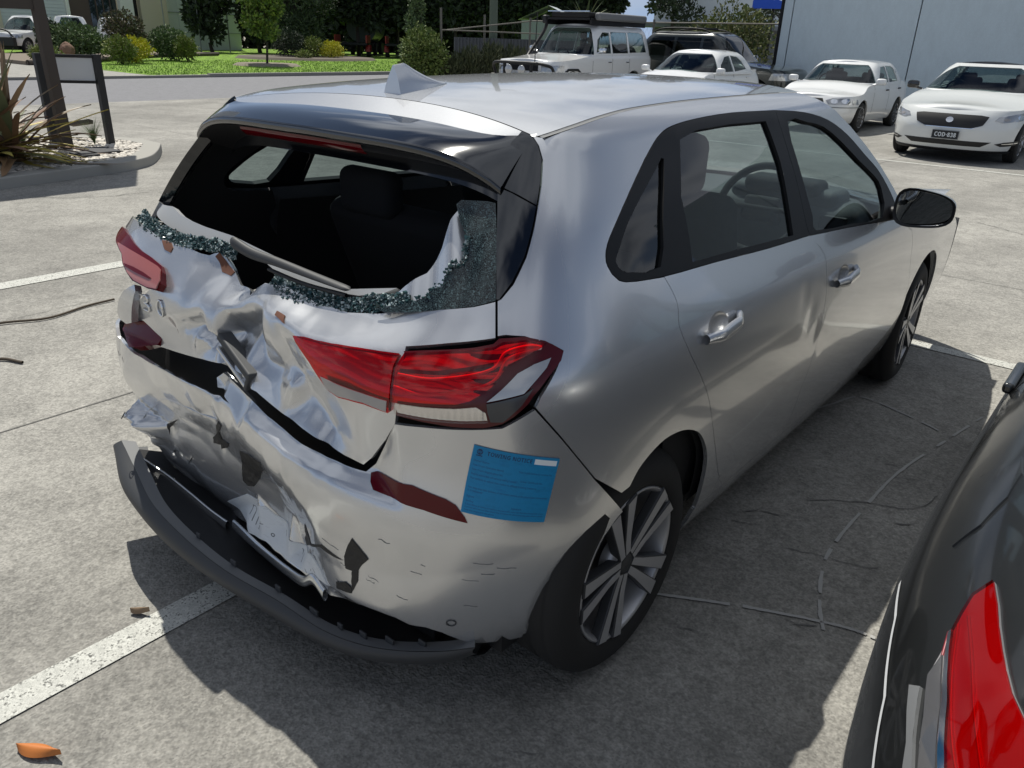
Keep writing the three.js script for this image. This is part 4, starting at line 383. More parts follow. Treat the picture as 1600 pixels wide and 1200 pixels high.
const spoiler = cp('roof_spoiler', gridSurface((u, v) => { const s = u * 2 - 1, a = lead(s), b = trail(s), t = v, bow = 0.006 * Math.sin(Math.PI * t); return [a[0] + (b[0] - a[0]) * t, a[1] + (b[1] - a[1]) * t + bow, a[2] + (b[2] - a[2]) * t]; }, 48, 10), M.blackGloss);
cp('spoiler_edge', gridSurface((u, v) => { const s = u * 2 - 1, b = trail(s), a = v * Math.PI; return [b[0], b[1] - 0.011 + 0.011 * Math.cos(a), b[2] + 0.006 * Math.sin(a)]; }, 48, 6), M.blackGloss, spoiler);
cp('underside', gridSurface((u, v) => { const s = u * 2 - 1, b = trail(s); return [b[0] * (1 - 0.02 * v), b[1] - 0.022 - 0.035 * v, b[2] - 0.10 * v]; }, 40, 4), M.black, spoiler);
cp('window_header', gridSurface((u, v) => { const s = u * 2 - 1, b = trail(s); return [b[0] * 0.98, b[1] - 0.057 - 0.028 * v, b[2] - 0.10 + 0.012 * v]; }, 40, 3), M.blackGloss, spoiler);
{ // high brake lamp under the spoiler
  const lamp = cp('high_brake_lamp', gridSurface((u, v) => { const s = -0.56 + 0.86 * u, b = trail(s), a = v * Math.PI; return [b[0], b[1] - 0.024 - 0.026 * v, b[2] - 0.014 - 0.02 * v + 0.006 * Math.sin(a)]; }, 40, 6), M.redDark, spoiler);
}
// flank pieces of the spoiler and the gloss panels beside the rear window
for (const flip of [false, true]) {
  cp('spoiler_cheek', sheet(G.spoiler_side, offset(body, 0.003), { cell: 0.02, lip: 0.02, gap: 0.001, flip }), M.blackGloss, spoiler);
  cp('window_side_panel', sheet(G.trim_side, offset(body, 0.002), { cell: 0.02, lip: 0.03, gap: 0.0015, flip }), M.blackGloss);
}
// tailgate skin, torn and folded
const gate = cp('tailgate', sheet(G.hatch, hatchS, { cell: 0.0085, lip: 0.014 }), M.silver);
cp('rust_tear', sheet(G.tear_a, offset(hatchS, 0.002), { cell: 0.01, lip: 0.003 }), M.rust, gate); cp('rust_tear', sheet(G.tear_b, offset(hatchS, 0.002), { cell: 0.01, lip: 0.003 }), M.rust, gate); cp('rust_tear', sheet(G.tear_c, offset(hatchS, 0.003), { cell: 0.01, lip: 0.003 }), M.rust, gate);
{ // number plate light bar and release handle, wrenched askew
  const A = V(-0.077, 0.843, -0.275), B = V(0.074, 0.781, -0.255), d = B.clone().sub(A), L = d.length(), hd = new THREE.Group(); hd.name = 'tailgate_handle'; gate.add(hd);
  const X = d.clone().normalize(), Zv = V(-0.1, 0.15, 1), Y = Zv.clone().cross(X).normalize(), Zn = X.clone().cross(Y).normalize(); hd.matrix.makeBasis(X, Y, Zn).setPosition(A.clone().lerp(B, 0.5).addScaledVector(Y, -0.018)); hd.matrixAutoUpdate = false; hd.matrix.decompose(hd.position, hd.quaternion, hd.scale); hd.matrixAutoUpdate = true;
  cp('handle_bar', box(L + 0.01, 0.022, 0.04, 0, 0.014, 0.004, 0.006), M.plastic, hd); cp('handle_lip', box(L - 0.005, 0.012, 0.036, 0, -0.02, 0.004, 0.004), M.silver, hd); cp('handle_slot', box(L - 0.01, 0.024, 0.02, 0, -0.004, -0.008), M.black, hd); cp('handle_end', box(0.012, 0.05, 0.04, L / 2, -0.002, 0.003, 0.004), M.plastic, hd);
}
{ // model lettering, half bent away
  const put = (name, c, f) => { const S = offset(hatchS, 0.003), pts = f.map(([a, b]) => S(c[0] - a, c[1] + b)); cp(name, tube(pts, 0.0035, 40, 6), M.chrome, gate); };
  const ell = []; for (let i = 0; i <= 20; i++) { const a = i / 20 * 6.2832; ell.push([0.015 * Math.cos(a), 0.022 * Math.sin(a)]); }
  put('badge_numeral_zero', G.badge0[0], ell);
  put('badge_numeral_three', G.badge3[0], [[-0.018, 0.02], [0.012, 0.022], [0.014, 0.008], [-0.004, 0.002], [0.014, -0.004], [0.014, -0.02], [-0.018, -0.022]]);
}
// rear lamps
const redLens = mat(0.85, 0.02, 0.03, 0.03, 0, { transmission: 1, thickness: 0, ior: 1.5 }), clearLens = mat(0.92, 0.9, 0.88, 0.03, 0, { transmission: 1, thickness: 0, ior: 1.5 }), bowl = mat(0.8, 0.8, 0.8, 0.22, 0.85), bezel = mat(0.085, 0.004, 0.007, 0.2), guide = mat(0.85, 0.5, 0.5, 0.35);
const lampR = cp('rear_lamp', sheet(G.lamp_out, offset(body, 0.0), { cell: 0.012, lip: 0.03 }), bezel);
const facets = (S, d) => (q, y) => offset(S, d + 0.0009 * Math.sin(y * 300 + 2 * Math.sin(q * 30)) + 0.002 * Math.sin(q * 24 + 1))(q, y);
const mixp = (a, b, t) => [a[0] + (b[0] - a[0]) * t, a[1] + (b[1] - a[1]) * t];
cp('reflector_bowl', sheet(inset(G.lamp_red, 0.004), facets(body, 0.002), { cell: 0.004, lip: 0.002 }), bowl, lampR);
{ const L = G.lamp_red, S = offset(body, 0.0065); for (const k of [0.5, 0.82]) cp('light_guide', tube([mixp(L[0], L[13], k), mixp(L[1], L[11], k * 0.96), mixp(L[2], L[8], k), mixp(L[3], L[7], k * 0.9), mixp(L[4], L[6], k), mixp(L[5], L[6], 0.3 + 0.3 * k)].map(p => S(...p)), 0.0035, 50, 6), guide, lampR); cp('lamp_divider', sheet([mixp(L[0], L[13], 0.36), mixp(L[1], L[11], 0.33), mixp(L[2], L[8], 0.36), mixp(L[2], L[8], 0.43), mixp(L[1], L[11], 0.4), mixp(L[0], L[13], 0.43)], offset(body, 0.007), { cell: 0.012, lip: 0.006 }), bezel, lampR); }
cp('red_lens', sheet(G.lamp_red, offset(body, 0.0125), { cell: 0.012, lip: 0.010 }), redLens, lampR);
cp('white_lens', sheet(G.lamp_white, offset(body, 0.009), { cell: 0.012, lip: 0.006 }), M.lampWhite, lampR);
cp('reflector_bowl', sheet(inset(G.lamp_clear, 0.003), (q, y) => offset(body, 0.001 + 0.0008 * Math.sin(q * 500))(q, y), { cell: 0.004, lip: 0.002 }), bowl, lampR);
cp('clear_lens', sheet(G.lamp_clear, offset(body, 0.010), { cell: 0.012, lip: 0.008 }), clearLens, lampR);
cp('grey_lens', sheet(G.lamp_grey, offset(body, 0.009), { cell: 0.012, lip: 0.006 }), mat(0.06, 0.06, 0.062, 0.15), lampR);
const lampI = cp('rear_lamp_inner', sheet(G.lamp_in, offset(hatchS, 0.001), { cell: 0.012, lip: 0.03 }), bezel, gate);
cp('reflector_bowl', sheet(inset(G.lamp_in, 0.006), facets(hatchS, 0.004), { cell: 0.005, lip: 0.002 }), bowl, lampI);
cp('red_lens', sheet(G.lamp_in, offset(hatchS, 0.0125), { cell: 0.012, lip: 0.012 }), redLens, lampI);
cp('clear_lens', sheet(G.lamp_in_clear, offset(hatchS, 0.0145), { cell: 0.012, lip: 0.003 }), M.lampClear, lampI);
const lampL = cp('rear_lamp', sheet(G.lamp_left, offset(body, 0.006), { cell: 0.014, lip: 0.03 }), M.redDark);
cp('faded_lens', sheet(G.lamp_left_pale, offset(body, 0.010), { cell: 0.014, lip: 0.003 }), mat(0.36, 0.10, 0.08, 0.15, 0, { clearcoat: 1 }), lampL);
cp('lens_line', sheet(G.lamp_left_line, offset(body, 0.0125), { cell: 0.014, lip: 0.003 }), M.redDark, lampL);
cp('corner_panel', sheet(G.quarter_left, body, { cell: 0.02, lip: 0.02 }), M.silver);
// bumper
const bump = cp('rear_bumper', sheet(G.bumper, bumperS, { cell: 0.0085, lip: 0.010 }), M.silver);
cp('reflector', sheet(G.reflector, offset(bumperS, 0.003), { cell: 0.012, lip: 0.02 }), M.redDark, bump);
cp('reflector', sheet(G.reflector_left, offset(bumperS, 0.003), { cell: 0.012, lip: 0.02 }), M.redDark, bump);
for (const k of ['hole_a', 'hole_b', 'hole_c', 'hole_d']) cp('torn_foam', sheet(G[k], (q, y) => offset(bumperS, 0.002 + 0.006 * Math.abs(fbm(q * 40, y * 40, 2, 2)))(q, y), { cell: 0.006, lip: 0.004 }), M.black, bump);
for (const k of ['crack_a', 'crack_b', 'crack_c', 'crack_d']) cp('split', sheet(G[k], offset(bumperS, 0.0012), { cell: 0.01, lip: 0 }), M.black, bump);
cp('crease', tube(G.crease_line.map(p => offset(bumperS, -0.0005)(...p)), 0.002, 60, 6), M.silver, bump);
{ // bared plastic of the number plate recess, with scribbled scratches
  const t = canvasTex(512, 256, (c, w, h) => { c.fillStyle = '#d6d8d8'; c.fillRect(0, 0, w, h); for (let i = 0; i < 900; i++) { c.fillStyle = `rgba(${rnd() < 0.5 ? '60,60,60' : '245,245,245'},${rr(0.03, 0.12)})`; c.fillRect(rnd() * w, rnd() * h, rr(1, 14), rr(1, 3)); } c.strokeStyle = 'rgba(40,40,40,.85)'; c.lineWidth = 3; c.beginPath(); c.moveTo(150, 92); c.lineTo(150, 150); c.moveTo(150, 100); c.bezierCurveTo(160, 84, 176, 84, 178, 104); c.lineTo(178, 150); c.moveTo(198, 96); c.lineTo(198, 152); c.moveTo(218, 96); c.lineTo(220, 150); c.moveTo(220, 104); c.lineTo(238, 94); c.stroke(); c.beginPath(); c.arc(275, 128, 6, 0, 6.3); c.stroke(); c.lineWidth = 1.5; for (let i = 0; i < 12; i++) { c.beginPath(); const x = rr(300, 480), y = rr(60, 190); c.moveTo(x, y); c.lineTo(x + rr(-12, 12), y + rr(4, 30)); c.stroke(); } });
  const g = sheet(G.plate_area, offset(bumperS, 0.0018), { cell: 0.012, lip: 0.003 }), q = G.plate_area.map(p => p[0]), y = G.plate_area.map(p => p[1]), q0 = Math.min(...q), q1 = Math.max(...q), y0 = Math.min(...y), y1 = Math.max(...y), u = g.attributes.uv;
  for (let i = 0; i < u.count; i++) u.setXY(i, (q1 - u.getX(i)) / (q1 - q0), (u.getY(i) - y0) / (y1 - y0));
  cp('plate_recess', g, new THREE.MeshPhysicalMaterial({ map: t, roughness: 0.6, side: THREE.DoubleSide }), bump);
}
for (const k of ['sensor', 'sensor2']) { const c = G[k][0], S = offset(bumperS, 0.001), p = S(...c), n = normalOf(bumperS, ...c, 0.004), g = new THREE.TorusGeometry(0.011, 0.0016, 8, 24); g.applyQuaternion(new THREE.Quaternion().setFromUnitVectors(V(0, 0, 1), V(...n))); cp('parking_sensor', g.translate(...p), M.plastic, bump); }
// scrapes left on the bumper
for (let i = 0; i < 15; i++) { const q = rr(-0.42, 0.02), y = rr(0.34, 0.58), L = rr(0.008, 0.05), S = offset(bumperS, 0.0006), p = []; for (let k = 0; k <= 4; k++) p.push([q - L * k / 4 + rr(-0.003, 0.003), y - 0.2 * L * k / 4 + rr(-0.002, 0.002)]); const w = rr(0.0006, 0.0018), poly = [...p.map(a => [a[0], a[1] + w * rr(0.3, 1)]), ...p.slice().reverse().map(a => [a[0], a[1] - w * rr(0.2, 1)])]; cp('scrape', sheet(poly, S, { cell: 0.02, lip: 0 }), M.greyPlastic, bump); }
// dangling lower valance with its clip tabs
{
  const a = polyline(H.lip_low), b = polyline(H.lip_top);
  const val = cp('lower_valance', [gridSurface((u, v) => { const p = a(u), q = b(u); return [p[0] + (q[0] - p[0]) * v, p[1] + (q[1] - p[1]) * v + 0.004 * Math.sin(v * Math.PI), p[2] + (q[2] - p[2]) * v + 0.012 * Math.sin(v * Math.PI)]; }, 90, 6), gridSurface((u, v) => { const p = a(u); return [p[0] * (1 - 0.06 * v), p[1] - 0.012 * v, p[2] - 0.09 * v]; }, 60, 3)], M.plastic);
  cp('valance_ledge', gridSurface((u, v) => { const q = b(u); return [q[0] * (1 - 0.04 * v), q[1] + 0.002 - 0.008 * v, q[2] - 0.032 * v]; }, 90, 3), M.greyPlastic, val);
  for (const t of [0.31, 0.4, 0.485, 0.56, 0.62, 0.68, 0.75, 0.83]) { const q = b(t); cp('clip_tab', box(rr(0.016, 0.034), 0.018, 0.006, q[0], q[1] + 0.006, q[2] - 0.03, 0.002), M.plastic, val); }
}
cp('bumper_tray', (() => { const b = polyline(H.lip_top); return gridSurface((u, v) => { const q = b(u), e = [q[0] * 0.93, 0.14, -0.45 - 0.12 * Math.abs(q[0])]; return [q[0] * (1 - 0.05 * v) * 1 + (e[0] - q[0] * 0.95) * v, q[1] - 0.045 + (e[1] - q[1] + 0.045) * v, q[2] - 0.035 + (e[2] - q[2] + 0.035) * v]; }, 50, 8); })(), M.black);
for (const k of ['chrome_a', 'chrome_b']) { const f = polyline(H[k]); cp('chrome_strip', gridSurface((u, v) => { const p = f(u), a = v * Math.PI * 2; return [p[0], p[1] + 0.018 * Math.sin(a), p[2] + 0.008 * Math.cos(a)]; }, 40, 12), M.satin, bump); }
// what shows behind the torn panels
cp('rear_bulkhead', sheet([[-.62, .24], [1.45, .24], [1.45, .96], [.9, .98], [.4, .93], [-.1, .97], [-.5, 1.0], [-.62, .9]], offset(body, -0.15), { cell: 0.06, lip: 0 }), M.black);
cp('underbody', [box(1.5, 0.12, 3.55, 0, 0.25, -2.2), box(1.15, 0.2, 0.5, 0, 0.26, -0.62)], M.black);
cp('exhaust_box', new THREE.CylinderGeometry(0.09, 0.09, 0.5, 20).rotateZ(Math.PI / 2).translate(0.1, 0.24, -0.42), M.disc);
// rear window: what is left of it
const glassRest = cp('broken_rear_window', sheet(G.remnant, offset(body, -0.003), { cell: 0.012, lip: 0.004 }), mat(0.012, 0.016, 0.02, 0.18, 0, { clearcoat: 1, clearcoatRoughness: 0.15 }));
cp('tailgate_frame', sheet(G.frame_silver, (q, y) => offset(body, -0.032 + 0.008 * Math.sin(q * 60))(q, y), { cell: 0.012, lip: 0.015 }), M.silver, glassRest);
cp('tailgate_inner_panel', sheet(G.inner_grey, offset(body, -0.05), { cell: 0.02, lip: 0.02 }), M.bare, glassRest);
{ // what hangs on along the lower edge: crazed sheet with loose crumbs
  const crumbs = [], pale = [];
  const spread = (band, n, w) => { const c = new THREE.SplineCurve(band.map(p => new THREE.Vector2(...p))); for (let i = 0; i < n; i++) { const t = rnd(), k = 0.35 + 1.5 * Math.abs(fbm(t * 9, 1.3, band[0][0] * 5, 3)); if (rnd() > k * 1.6) continue; const p = c.getPoint(t), v = rr(-1, 1), q = p.x + rr(-0.004, 0.004), y = p.y + v * w * (0.45 + k), S = offset(hatchS, rr(-0.005, 0.0025)), e = rr(0.0018, 0.0048) * (rnd() < 0.08 ? 1.9 : 1), g = rnd() < 0.5 ? new THREE.TetrahedronGeometry(e) : new THREE.BoxGeometry(e * 1.3, e, e * 0.6); g.rotateX(rnd() * 6).rotateY(rnd() * 6).translate(...S(q, y)); (rnd() < 0.22 ? pale : crumbs).push(g); } };
  spread(G.glass_band, 1500, 0.015); spread(G.glass_band2, 1900, 0.014); spread(G.remnant.slice(8, 23), 380, 0.006);
  const a = cp('glass_crumbs', crumbs, mat(0.035, 0.075, 0.08, 0.08), glassRest); a.userData.kind = 'stuff';
  const b = cp('pale_glass_crumbs', pale, mat(0.42, 0.5, 0.5, 0.1), glassRest); b.userData.kind = 'stuff';
  const cells = Array.from({ length: 900 }, () => [rnd() * 256, rnd() * 256]), grid = new Map(); cells.forEach(c => { const k = (c[0] >> 4) + ',' + (c[1] >> 4); (grid.get(k) ?? grid.set(k, []).get(k)).push(c); });
  const crazed = dataTex(256, (i, j) => { let d1 = 1e9, d2 = 1e9; for (let a = -1; a <= 1; a++) for (let b = -1; b <= 1; b++) for (const c of grid.get((((i >> 4) + a + 16) % 16) + ',' + (((j >> 4) + b + 16) % 16)) ?? []) { let dx = Math.abs(c[0] - i), dy = Math.abs(c[1] - j); if (dx > 128) dx = 256 - dx; if (dy > 128) dy = 256 - dy; const d = Math.hypot(dx, dy); if (d < d1) { d2 = d1; d1 = d; } else if (d < d2) d2 = d; } const e = d2 - d1, v = e < 1.1 ? 150 : 34 + 18 * ((Math.round(d1 * 7) % 5) / 5); return [v * 0.82, v * 0.98, v]; }, true); crazed.repeat.set(11, 11);
  const sheetM = new THREE.MeshPhysicalMaterial({ map: crazed, bumpMap: crazed, bumpScale: 0.002, roughness: 0.15, side: THREE.DoubleSide });
  const strip = band => { const c = new THREE.SplineCurve(band.map(p => new THREE.Vector2(...p))), top = [], low = []; for (let i = 0; i <= 60; i++) { const p = c.getPoint(i / 60), k = fbm(i * 0.23, 5.1, band[0][0] * 3, 3), m = rr(-0.002, 0.002); top.push([p.x, p.y + 0.012 + 0.014 * k + m]); low.unshift([p.x, p.y - 0.012 - 0.008 * fbm(i * 0.4, 8.1, 2, 2) + m]); } return sheet([...top, ...low], offset(hatchS, -0.006), { cell: 0.008, lip: 0.003 }); };
  cp('crazed_sheet', [strip(G.glass_band), strip(G.glass_band2)], sheetM, glassRest);
  glassRest.material = new THREE.MeshPhysicalMaterial({ color: lin(0.45, 0.45, 0.45), map: crazed, roughness: 0.12, side: THREE.DoubleSide });
}
{ // rear wiper
  const w = polyline([[-0.13, 1.066, -0.35], [-0.04, 1.05, -0.35], [0.06, 1.046, -0.355], [0.2, 1.038, -0.36], [0.33, 1.034, -0.36]]);
  const wiper = cp('rear_wiper', gridSurface((u, v) => { const p = w(v), a = u * 6.2832, r = 0.017 - 0.011 * v; const k = v < 0.04 ? Math.sqrt(v / 0.04) : v > 0.97 ? Math.sqrt((1 - v) / 0.03) : 1; return [p[0], p[1] + r * k * Math.sin(a), p[2] + 0.012 * k * Math.cos(a)]; }, 12, 40), M.plastic);
  cp('wiper_blade', tube([[0.02, 1.02, -0.355], [0.15, 1.012, -0.358], [0.32, 1.02, -0.355]], 0.005, 20, 6), M.black, wiper);
}
// towing notice stuck to the bumper corner
{
  const c = G.notice, S = offset(bumperS, 0.0022), f = (u, v) => { const a = [0, 1].map(k => c[0][k] + (c[1][k] - c[0][k]) * u), b = [0, 1].map(k => c[3][k] + (c[2][k] - c[3][k]) * u); return [a[0] + (b[0] - a[0]) * (1 - v), a[1] + (b[1] - a[1]) * (1 - v)]; };
  const t = canvasTex(1024, 768, (x, w, h) => {
    x.fillStyle = '#0a84b8'; x.fillRect(0, 0, w, h); for (let i = 0; i < 400; i++) { x.fillStyle = `rgba(0,40,80,${rr(0.01, 0.05)})`; x.fillRect(rnd() * w, rnd() * h, rr(10, 120), rr(4, 40)); }
    x.fillStyle = '#10305a'; x.font = 'bold 66px sans-serif'; x.fillText('TOWING NOTICE', 158, 84); x.beginPath(); x.arc(78, 62, 34, 0, 7); x.fill(); x.fillStyle = '#0a84b8'; for (let i = 0; i < 5; i++) x.fillRect(52 + i * 11, 44 + (i % 2) * 8, 5, 30); x.fillStyle = '#10305a'; x.fillRect(44, 100, 70, 12);
    x.fillStyle = '#e9eef0'; x.fillRect(716, 30, 284, 62);
    x.fillStyle = '#123a66'; x.font = '30px sans-serif';
    const rows = [[30, 180, 'Owner Name'], [30, 232, 'Tow Truck Operator Name'], [560, 215, 'Tow Truck Authority Licence No.'], [30, 284, 'Tow Truck Registration No.'], [30, 336, 'Registration No. of vehicle being towed'], [600, 320, 'Driver Certificate No.'], [30, 386, 'The vehicle to which this notice is affixed is being towed to'], [30, 490, 'You may only take delivery of the motor vehicle at the place stated above when'], [30, 524, 'it is released'], [30, 590, 'Signed'], [560, 640, 'Signature']];
    for (const [a, b, s] of rows) x.fillText(s, a, b, w - a - 40);
    x.font = '24px sans-serif'; for (const [b, s] of [[640, 'Warning'], [676, 'It is an offence to remove this notice or any part of this notice from this vehicle except with consent'], [706, 'A person who has not been asked may not move the vehicle from the place where it stands'], [738, 'Keep this notice with the vehicle']]) x.fillText(s, 30, b, w - 70);
  });
  const g = gridSurface((u, v) => S(...f(u, v)), 20, 16); const o = part('towing_notice', g, new THREE.MeshPhysicalMaterial({ map: t, roughness: 0.55, side: THREE.DoubleSide }), scene); tag(o, 'blue paper towing notice stuck on the silver rear bumper corner', 'notice');
}
// wheel arches, wheels
function lathe(pts, n = 48) { return new THREE.LatheGeometry(pts.map(p => new THREE.Vector2(...p)), n).rotateZ(-Math.PI / 2); }
function makeWheel(parent, pos, turn, { R = 0.316, rim = 0.218, width = 0.2, style = 'twin', alloy = M.alloy, spokes = 5 } = {}, outward = 1) {
  const w = new THREE.Group(); w.name = 'wheel'; w.position.set(...pos); w.rotation.y = turn; w.scale.x = outward; parent.add(w);
  const h = width / 2, prof = [[rim - 0.006, h - 0.022], [rim + 0.006, h - 0.004], [rim + 0.03, h], [rim + 0.06, h - 0.002], [R - 0.02, h - 0.014], [R - 0.006, h - 0.028], [R, h - 0.045], [R - 0.005, h - 0.05], [R, h - 0.055], [R + 0.001, 0.012], [R - 0.006, 0.008], [R - 0.006, -0.008], [R + 0.001, -0.012], [R, -h + 0.045], [R - 0.02, -h + 0.014], [rim + 0.03, -h], [rim - 0.006, -h + 0.022]];
  cp('tyre', lathe(prof, 56), M.rubber, w);
  cp('rim_barrel', lathe([[rim - 0.004, h - 0.02], [rim + 0.001, h - 0.008], [rim - 0.006, h - 0.006], [rim - 0.012, h - 0.014], [rim - 0.022, h - 0.05], [rim - 0.04, -h + 0.02], [rim - 0.004, -h + 0.01]], 56), M.alloy, w);
  cp('brake_disc', [lathe([[0.03, 0.0], [0.135, 0.0], [0.135, 0.02], [0.03, 0.022]], 32), lathe([[0.0, -0.03], [rim - 0.04, -0.03]], 32)], M.disc, w);
  const xo = h - 0.012, sp = [], dk = [];
  if (style === 'twin') for (let i = 0; i < spokes; i++) for (const s of [-1, 1]) {
    const a0 = i / spokes * 6.2832 + 0.3, sh = new THREE.Shape(); sh.moveTo(0.03, s * 0.002); sh.lineTo(0.07, s * 0.005); sh.lineTo(rim - 0.006, s * 0.019); sh.lineTo(rim - 0.006, s * 0.058); sh.lineTo(0.085, s * 0.03); sh.lineTo(0.03, s * 0.022);
    const g = new THREE.ExtrudeGeometry(sh, { depth: 0.022, bevelEnabled: true, bevelSize: 0.003, bevelThickness: 0.004, bevelSegments: 2 }); g.rotateX(Math.PI / 2).rotateZ(0); // lies in x(radial), z(tangential), y depth
    const m = new THREE.Matrix4().makeBasis(V(0, Math.cos(a0), Math.sin(a0)), V(-1, 0, 0), V(0, -Math.sin(a0), Math.cos(a0))); g.applyMatrix4(m); const p = g.attributes.position; for (let k = 0; k < p.count; k++) { const r = Math.hypot(p.getY(k), p.getZ(k)); p.setX(k, p.getX(k) + xo - 0.022 + 0.012 * sstep(0.05, rim, r) - 0.004); } g.computeVertexNormals(); dk.push(g);
      const f = new THREE.ShapeGeometry(sh).rotateX(Math.PI / 2).applyMatrix4(m), fp = f.attributes.position; for (let k = 0; k < fp.count; k++) { const r = Math.hypot(fp.getY(k), fp.getZ(k)); fp.setX(k, xo - 0.022 + 0.012 * sstep(0.05, rim, r) - 0.004 + 0.0266); } f.computeVertexNormals(); sp.push(f);
  } else for (let i = 0; i < spokes; i++) { const a0 = i / spokes * 6.2832 + 0.2; sp.push(beam([xo - 0.02, 0.03 * Math.cos(a0), 0.03 * Math.sin(a0)], [xo - 0.006, (rim - 0.01) * Math.cos(a0), (rim - 0.01) * Math.sin(a0)], 0.02, 0.035)); }
  sp.push(lathe([[0.0, xo - 0.006], [0.05, xo - 0.008], [0.062, xo - 0.03], [0.06, xo - 0.05]], 28));
  if (dk.length) cp('spoke_sides', dk, M.alloyDark, w);
  cp('spokes', sp, alloy, w);
  const capG = cp('centre_cap', lathe([[0, xo + 0.001], [0.026, xo], [0.03, xo - 0.006]], 24), M.alloyDark, w);
  for (let i = 0; i < 5; i++) { const a = i / 5 * 6.2832; cp('wheel_nut', lathe([[0, 0.012], [0.009, 0.012], [0.01, 0]], 6).translate(xo - 0.016, 0.052 * Math.cos(a), 0.052 * Math.sin(a)), M.chrome, w); }
  return w;
}
for (const z of [-0.785, -3.435]) for (const s of [1, -1]) {
  makeWheel(car, [0.782 * s, 0.316, z], z < -2 ? 0.05 * s : 0, {}, s);
  const g = gridSurface((u, v) => { const a = Math.PI * (-0.12 + 1.24 * u); return [(0.55 + (z < -2 ? 0.3 : 0.16) * v) * s, 0.33 + 0.372 * Math.sin(a), z + 0.372 * Math.cos(a)]; }, 24, 2), d = new THREE.CircleGeometry(0.372, 28, 0, Math.PI).rotateY(Math.PI / 2).translate(0.55 * s, 0.3, z);
  cp('wheel_arch_liner', [g, d], M.black);
}
cp('rear_axle', bar([-0.7, 0.316, -0.785], [0.7, 0.316, -0.785], 0.04), M.black);
// cabin
{
  cp('cabin_floor', [box(1.5, 0.04, 2.4, 0, 0.33, -2.3), box(1.35, 0.04, 0.9, 0, 0.6, -0.92)], M.cabin);
  const seat = (x, z, w) => { const s = cp('front_seat', [box(w, 0.16, 0.5, x, 0.5, z, 0.05), box(w, 0.62, 0.14, 0, 0.31, 0, 0.06).rotateX(0.32).translate(x, 0.52, z + 0.24)], M.fabric); cp('headrest', box(0.27, 0.2, 0.1, x, 1.2, z + 0.44, 0.045), M.fabric, s); };
  seat(0.36, -2.15, 0.5); seat(-0.36, -2.15, 0.5);
  const rs = cp('rear_seat', [box(1.28, 0.16, 0.48, 0, 0.5, -1.45, 0.05), box(1.28, 0.5, 0.13, 0, 0.27, 0, 0.05).rotateX(0.36).translate(0, 0.54, -1.26)], M.fabric);
  for (const x of [-0.4, 0.4]) cp('headrest', box(0.27, 0.16, 0.09, x, 1.07, -1.05, 0.04), M.fabric, rs);
  const dash = cp('dashboard', [box(1.42, 0.26, 0.5, 0, 0.82, -3.0, 0.08), box(0.5, 0.1, 0.2, 0.36, 0.95, -2.88, 0.04)], M.cabinGrey);
  cp('air_vent', box(0.12, 0.06, 0.02, 0.62, 0.88, -2.745, 0.008), M.black, dash); cp('instrument_hood', box(0.34, 0.07, 0.16, 0.36, 1.0, -2.82, 0.03), M.cabin, dash);
  const sw = cp('steering_wheel', new THREE.TorusGeometry(0.185, 0.016, 10, 40).rotateX(-0.42).translate(0.36, 0.93, -2.56), M.cabin);
  cp('steering_boss', [box(0.16, 0.11, 0.05, 0, 0, 0, 0.02).rotateX(-0.42).translate(0.36, 0.925, -2.575), bar([0.2, 0.93, -2.56], [0.52, 0.93, -2.56], 0.014), bar([0.36, 0.9, -2.6], [0.36, 0.82, -2.85], 0.03)], M.cabin, sw);
  cp('interior_mirror', box(0.22, 0.06, 0.03, 0, 1.33, -2.4, 0.012), M.black);
}
// windscreen, bonnet, nose
const scr = (u, v) => { const s = u * 2 - 1, zt = -2.28 - 0.2 * (1 - s * s), zb = -2.9 - 0.32 * (1 - s * s), a = [s * 0.61, 1.402 + 0.036 * (1 - s * s), zt], b = [s * 0.825, 0.955 + 0.03 * (1 - s * s), zb]; const bow = 0.02 * Math.sin(Math.PI * v); a[2] -= bow; b[2] -= bow; return a.map((k, i) => k + (b[i] - k) * v); };
cp('windscreen', gridSurface(scr, 20, 12), M.clear);
const bonnet = cp('bonnet', gridSurface((u, v) => { const s = u * 2 - 1, z = -2.9 - 1.3 * v - 0.3 * (1 - s * s) * (1 - 0.7 * v), e = body(Math.max(z, -4.25), bonnetY(z)); return [s * (e[0] - 0.01), bonnetY(z) + 0.05 * (1 - s * s) + 0.012 * v, z]; }, 24, 20), M.silver);
cp('lifted_corner', gridSurface((u, v) => [0.62 + 0.19 * u, 0.875 + 0.02 * u + 0.012 * Math.sin(v * 3), -3.86 - 0.2 * v], 6, 6), M.silver, bonnet);
cp('front_bumper', gridSurface((u, v) => { const s = u * 2 - 1, y = 0.22 + 0.5 * v, e = body(-4.27, y); return [s * e[0], y, -4.27 - 0.2 * (1 - Math.pow(Math.abs(s), 3)) * Math.sin(0.5 + 2 * v)]; }, 24, 10), M.silver);
cp('cowl', gridSurface((u, v) => { const s = u * 2 - 1, z = -2.88 - 0.3 * (1 - s * s) - 0.06 * v; return [s * 0.8, 0.95, z]; }, 12, 2), M.black);

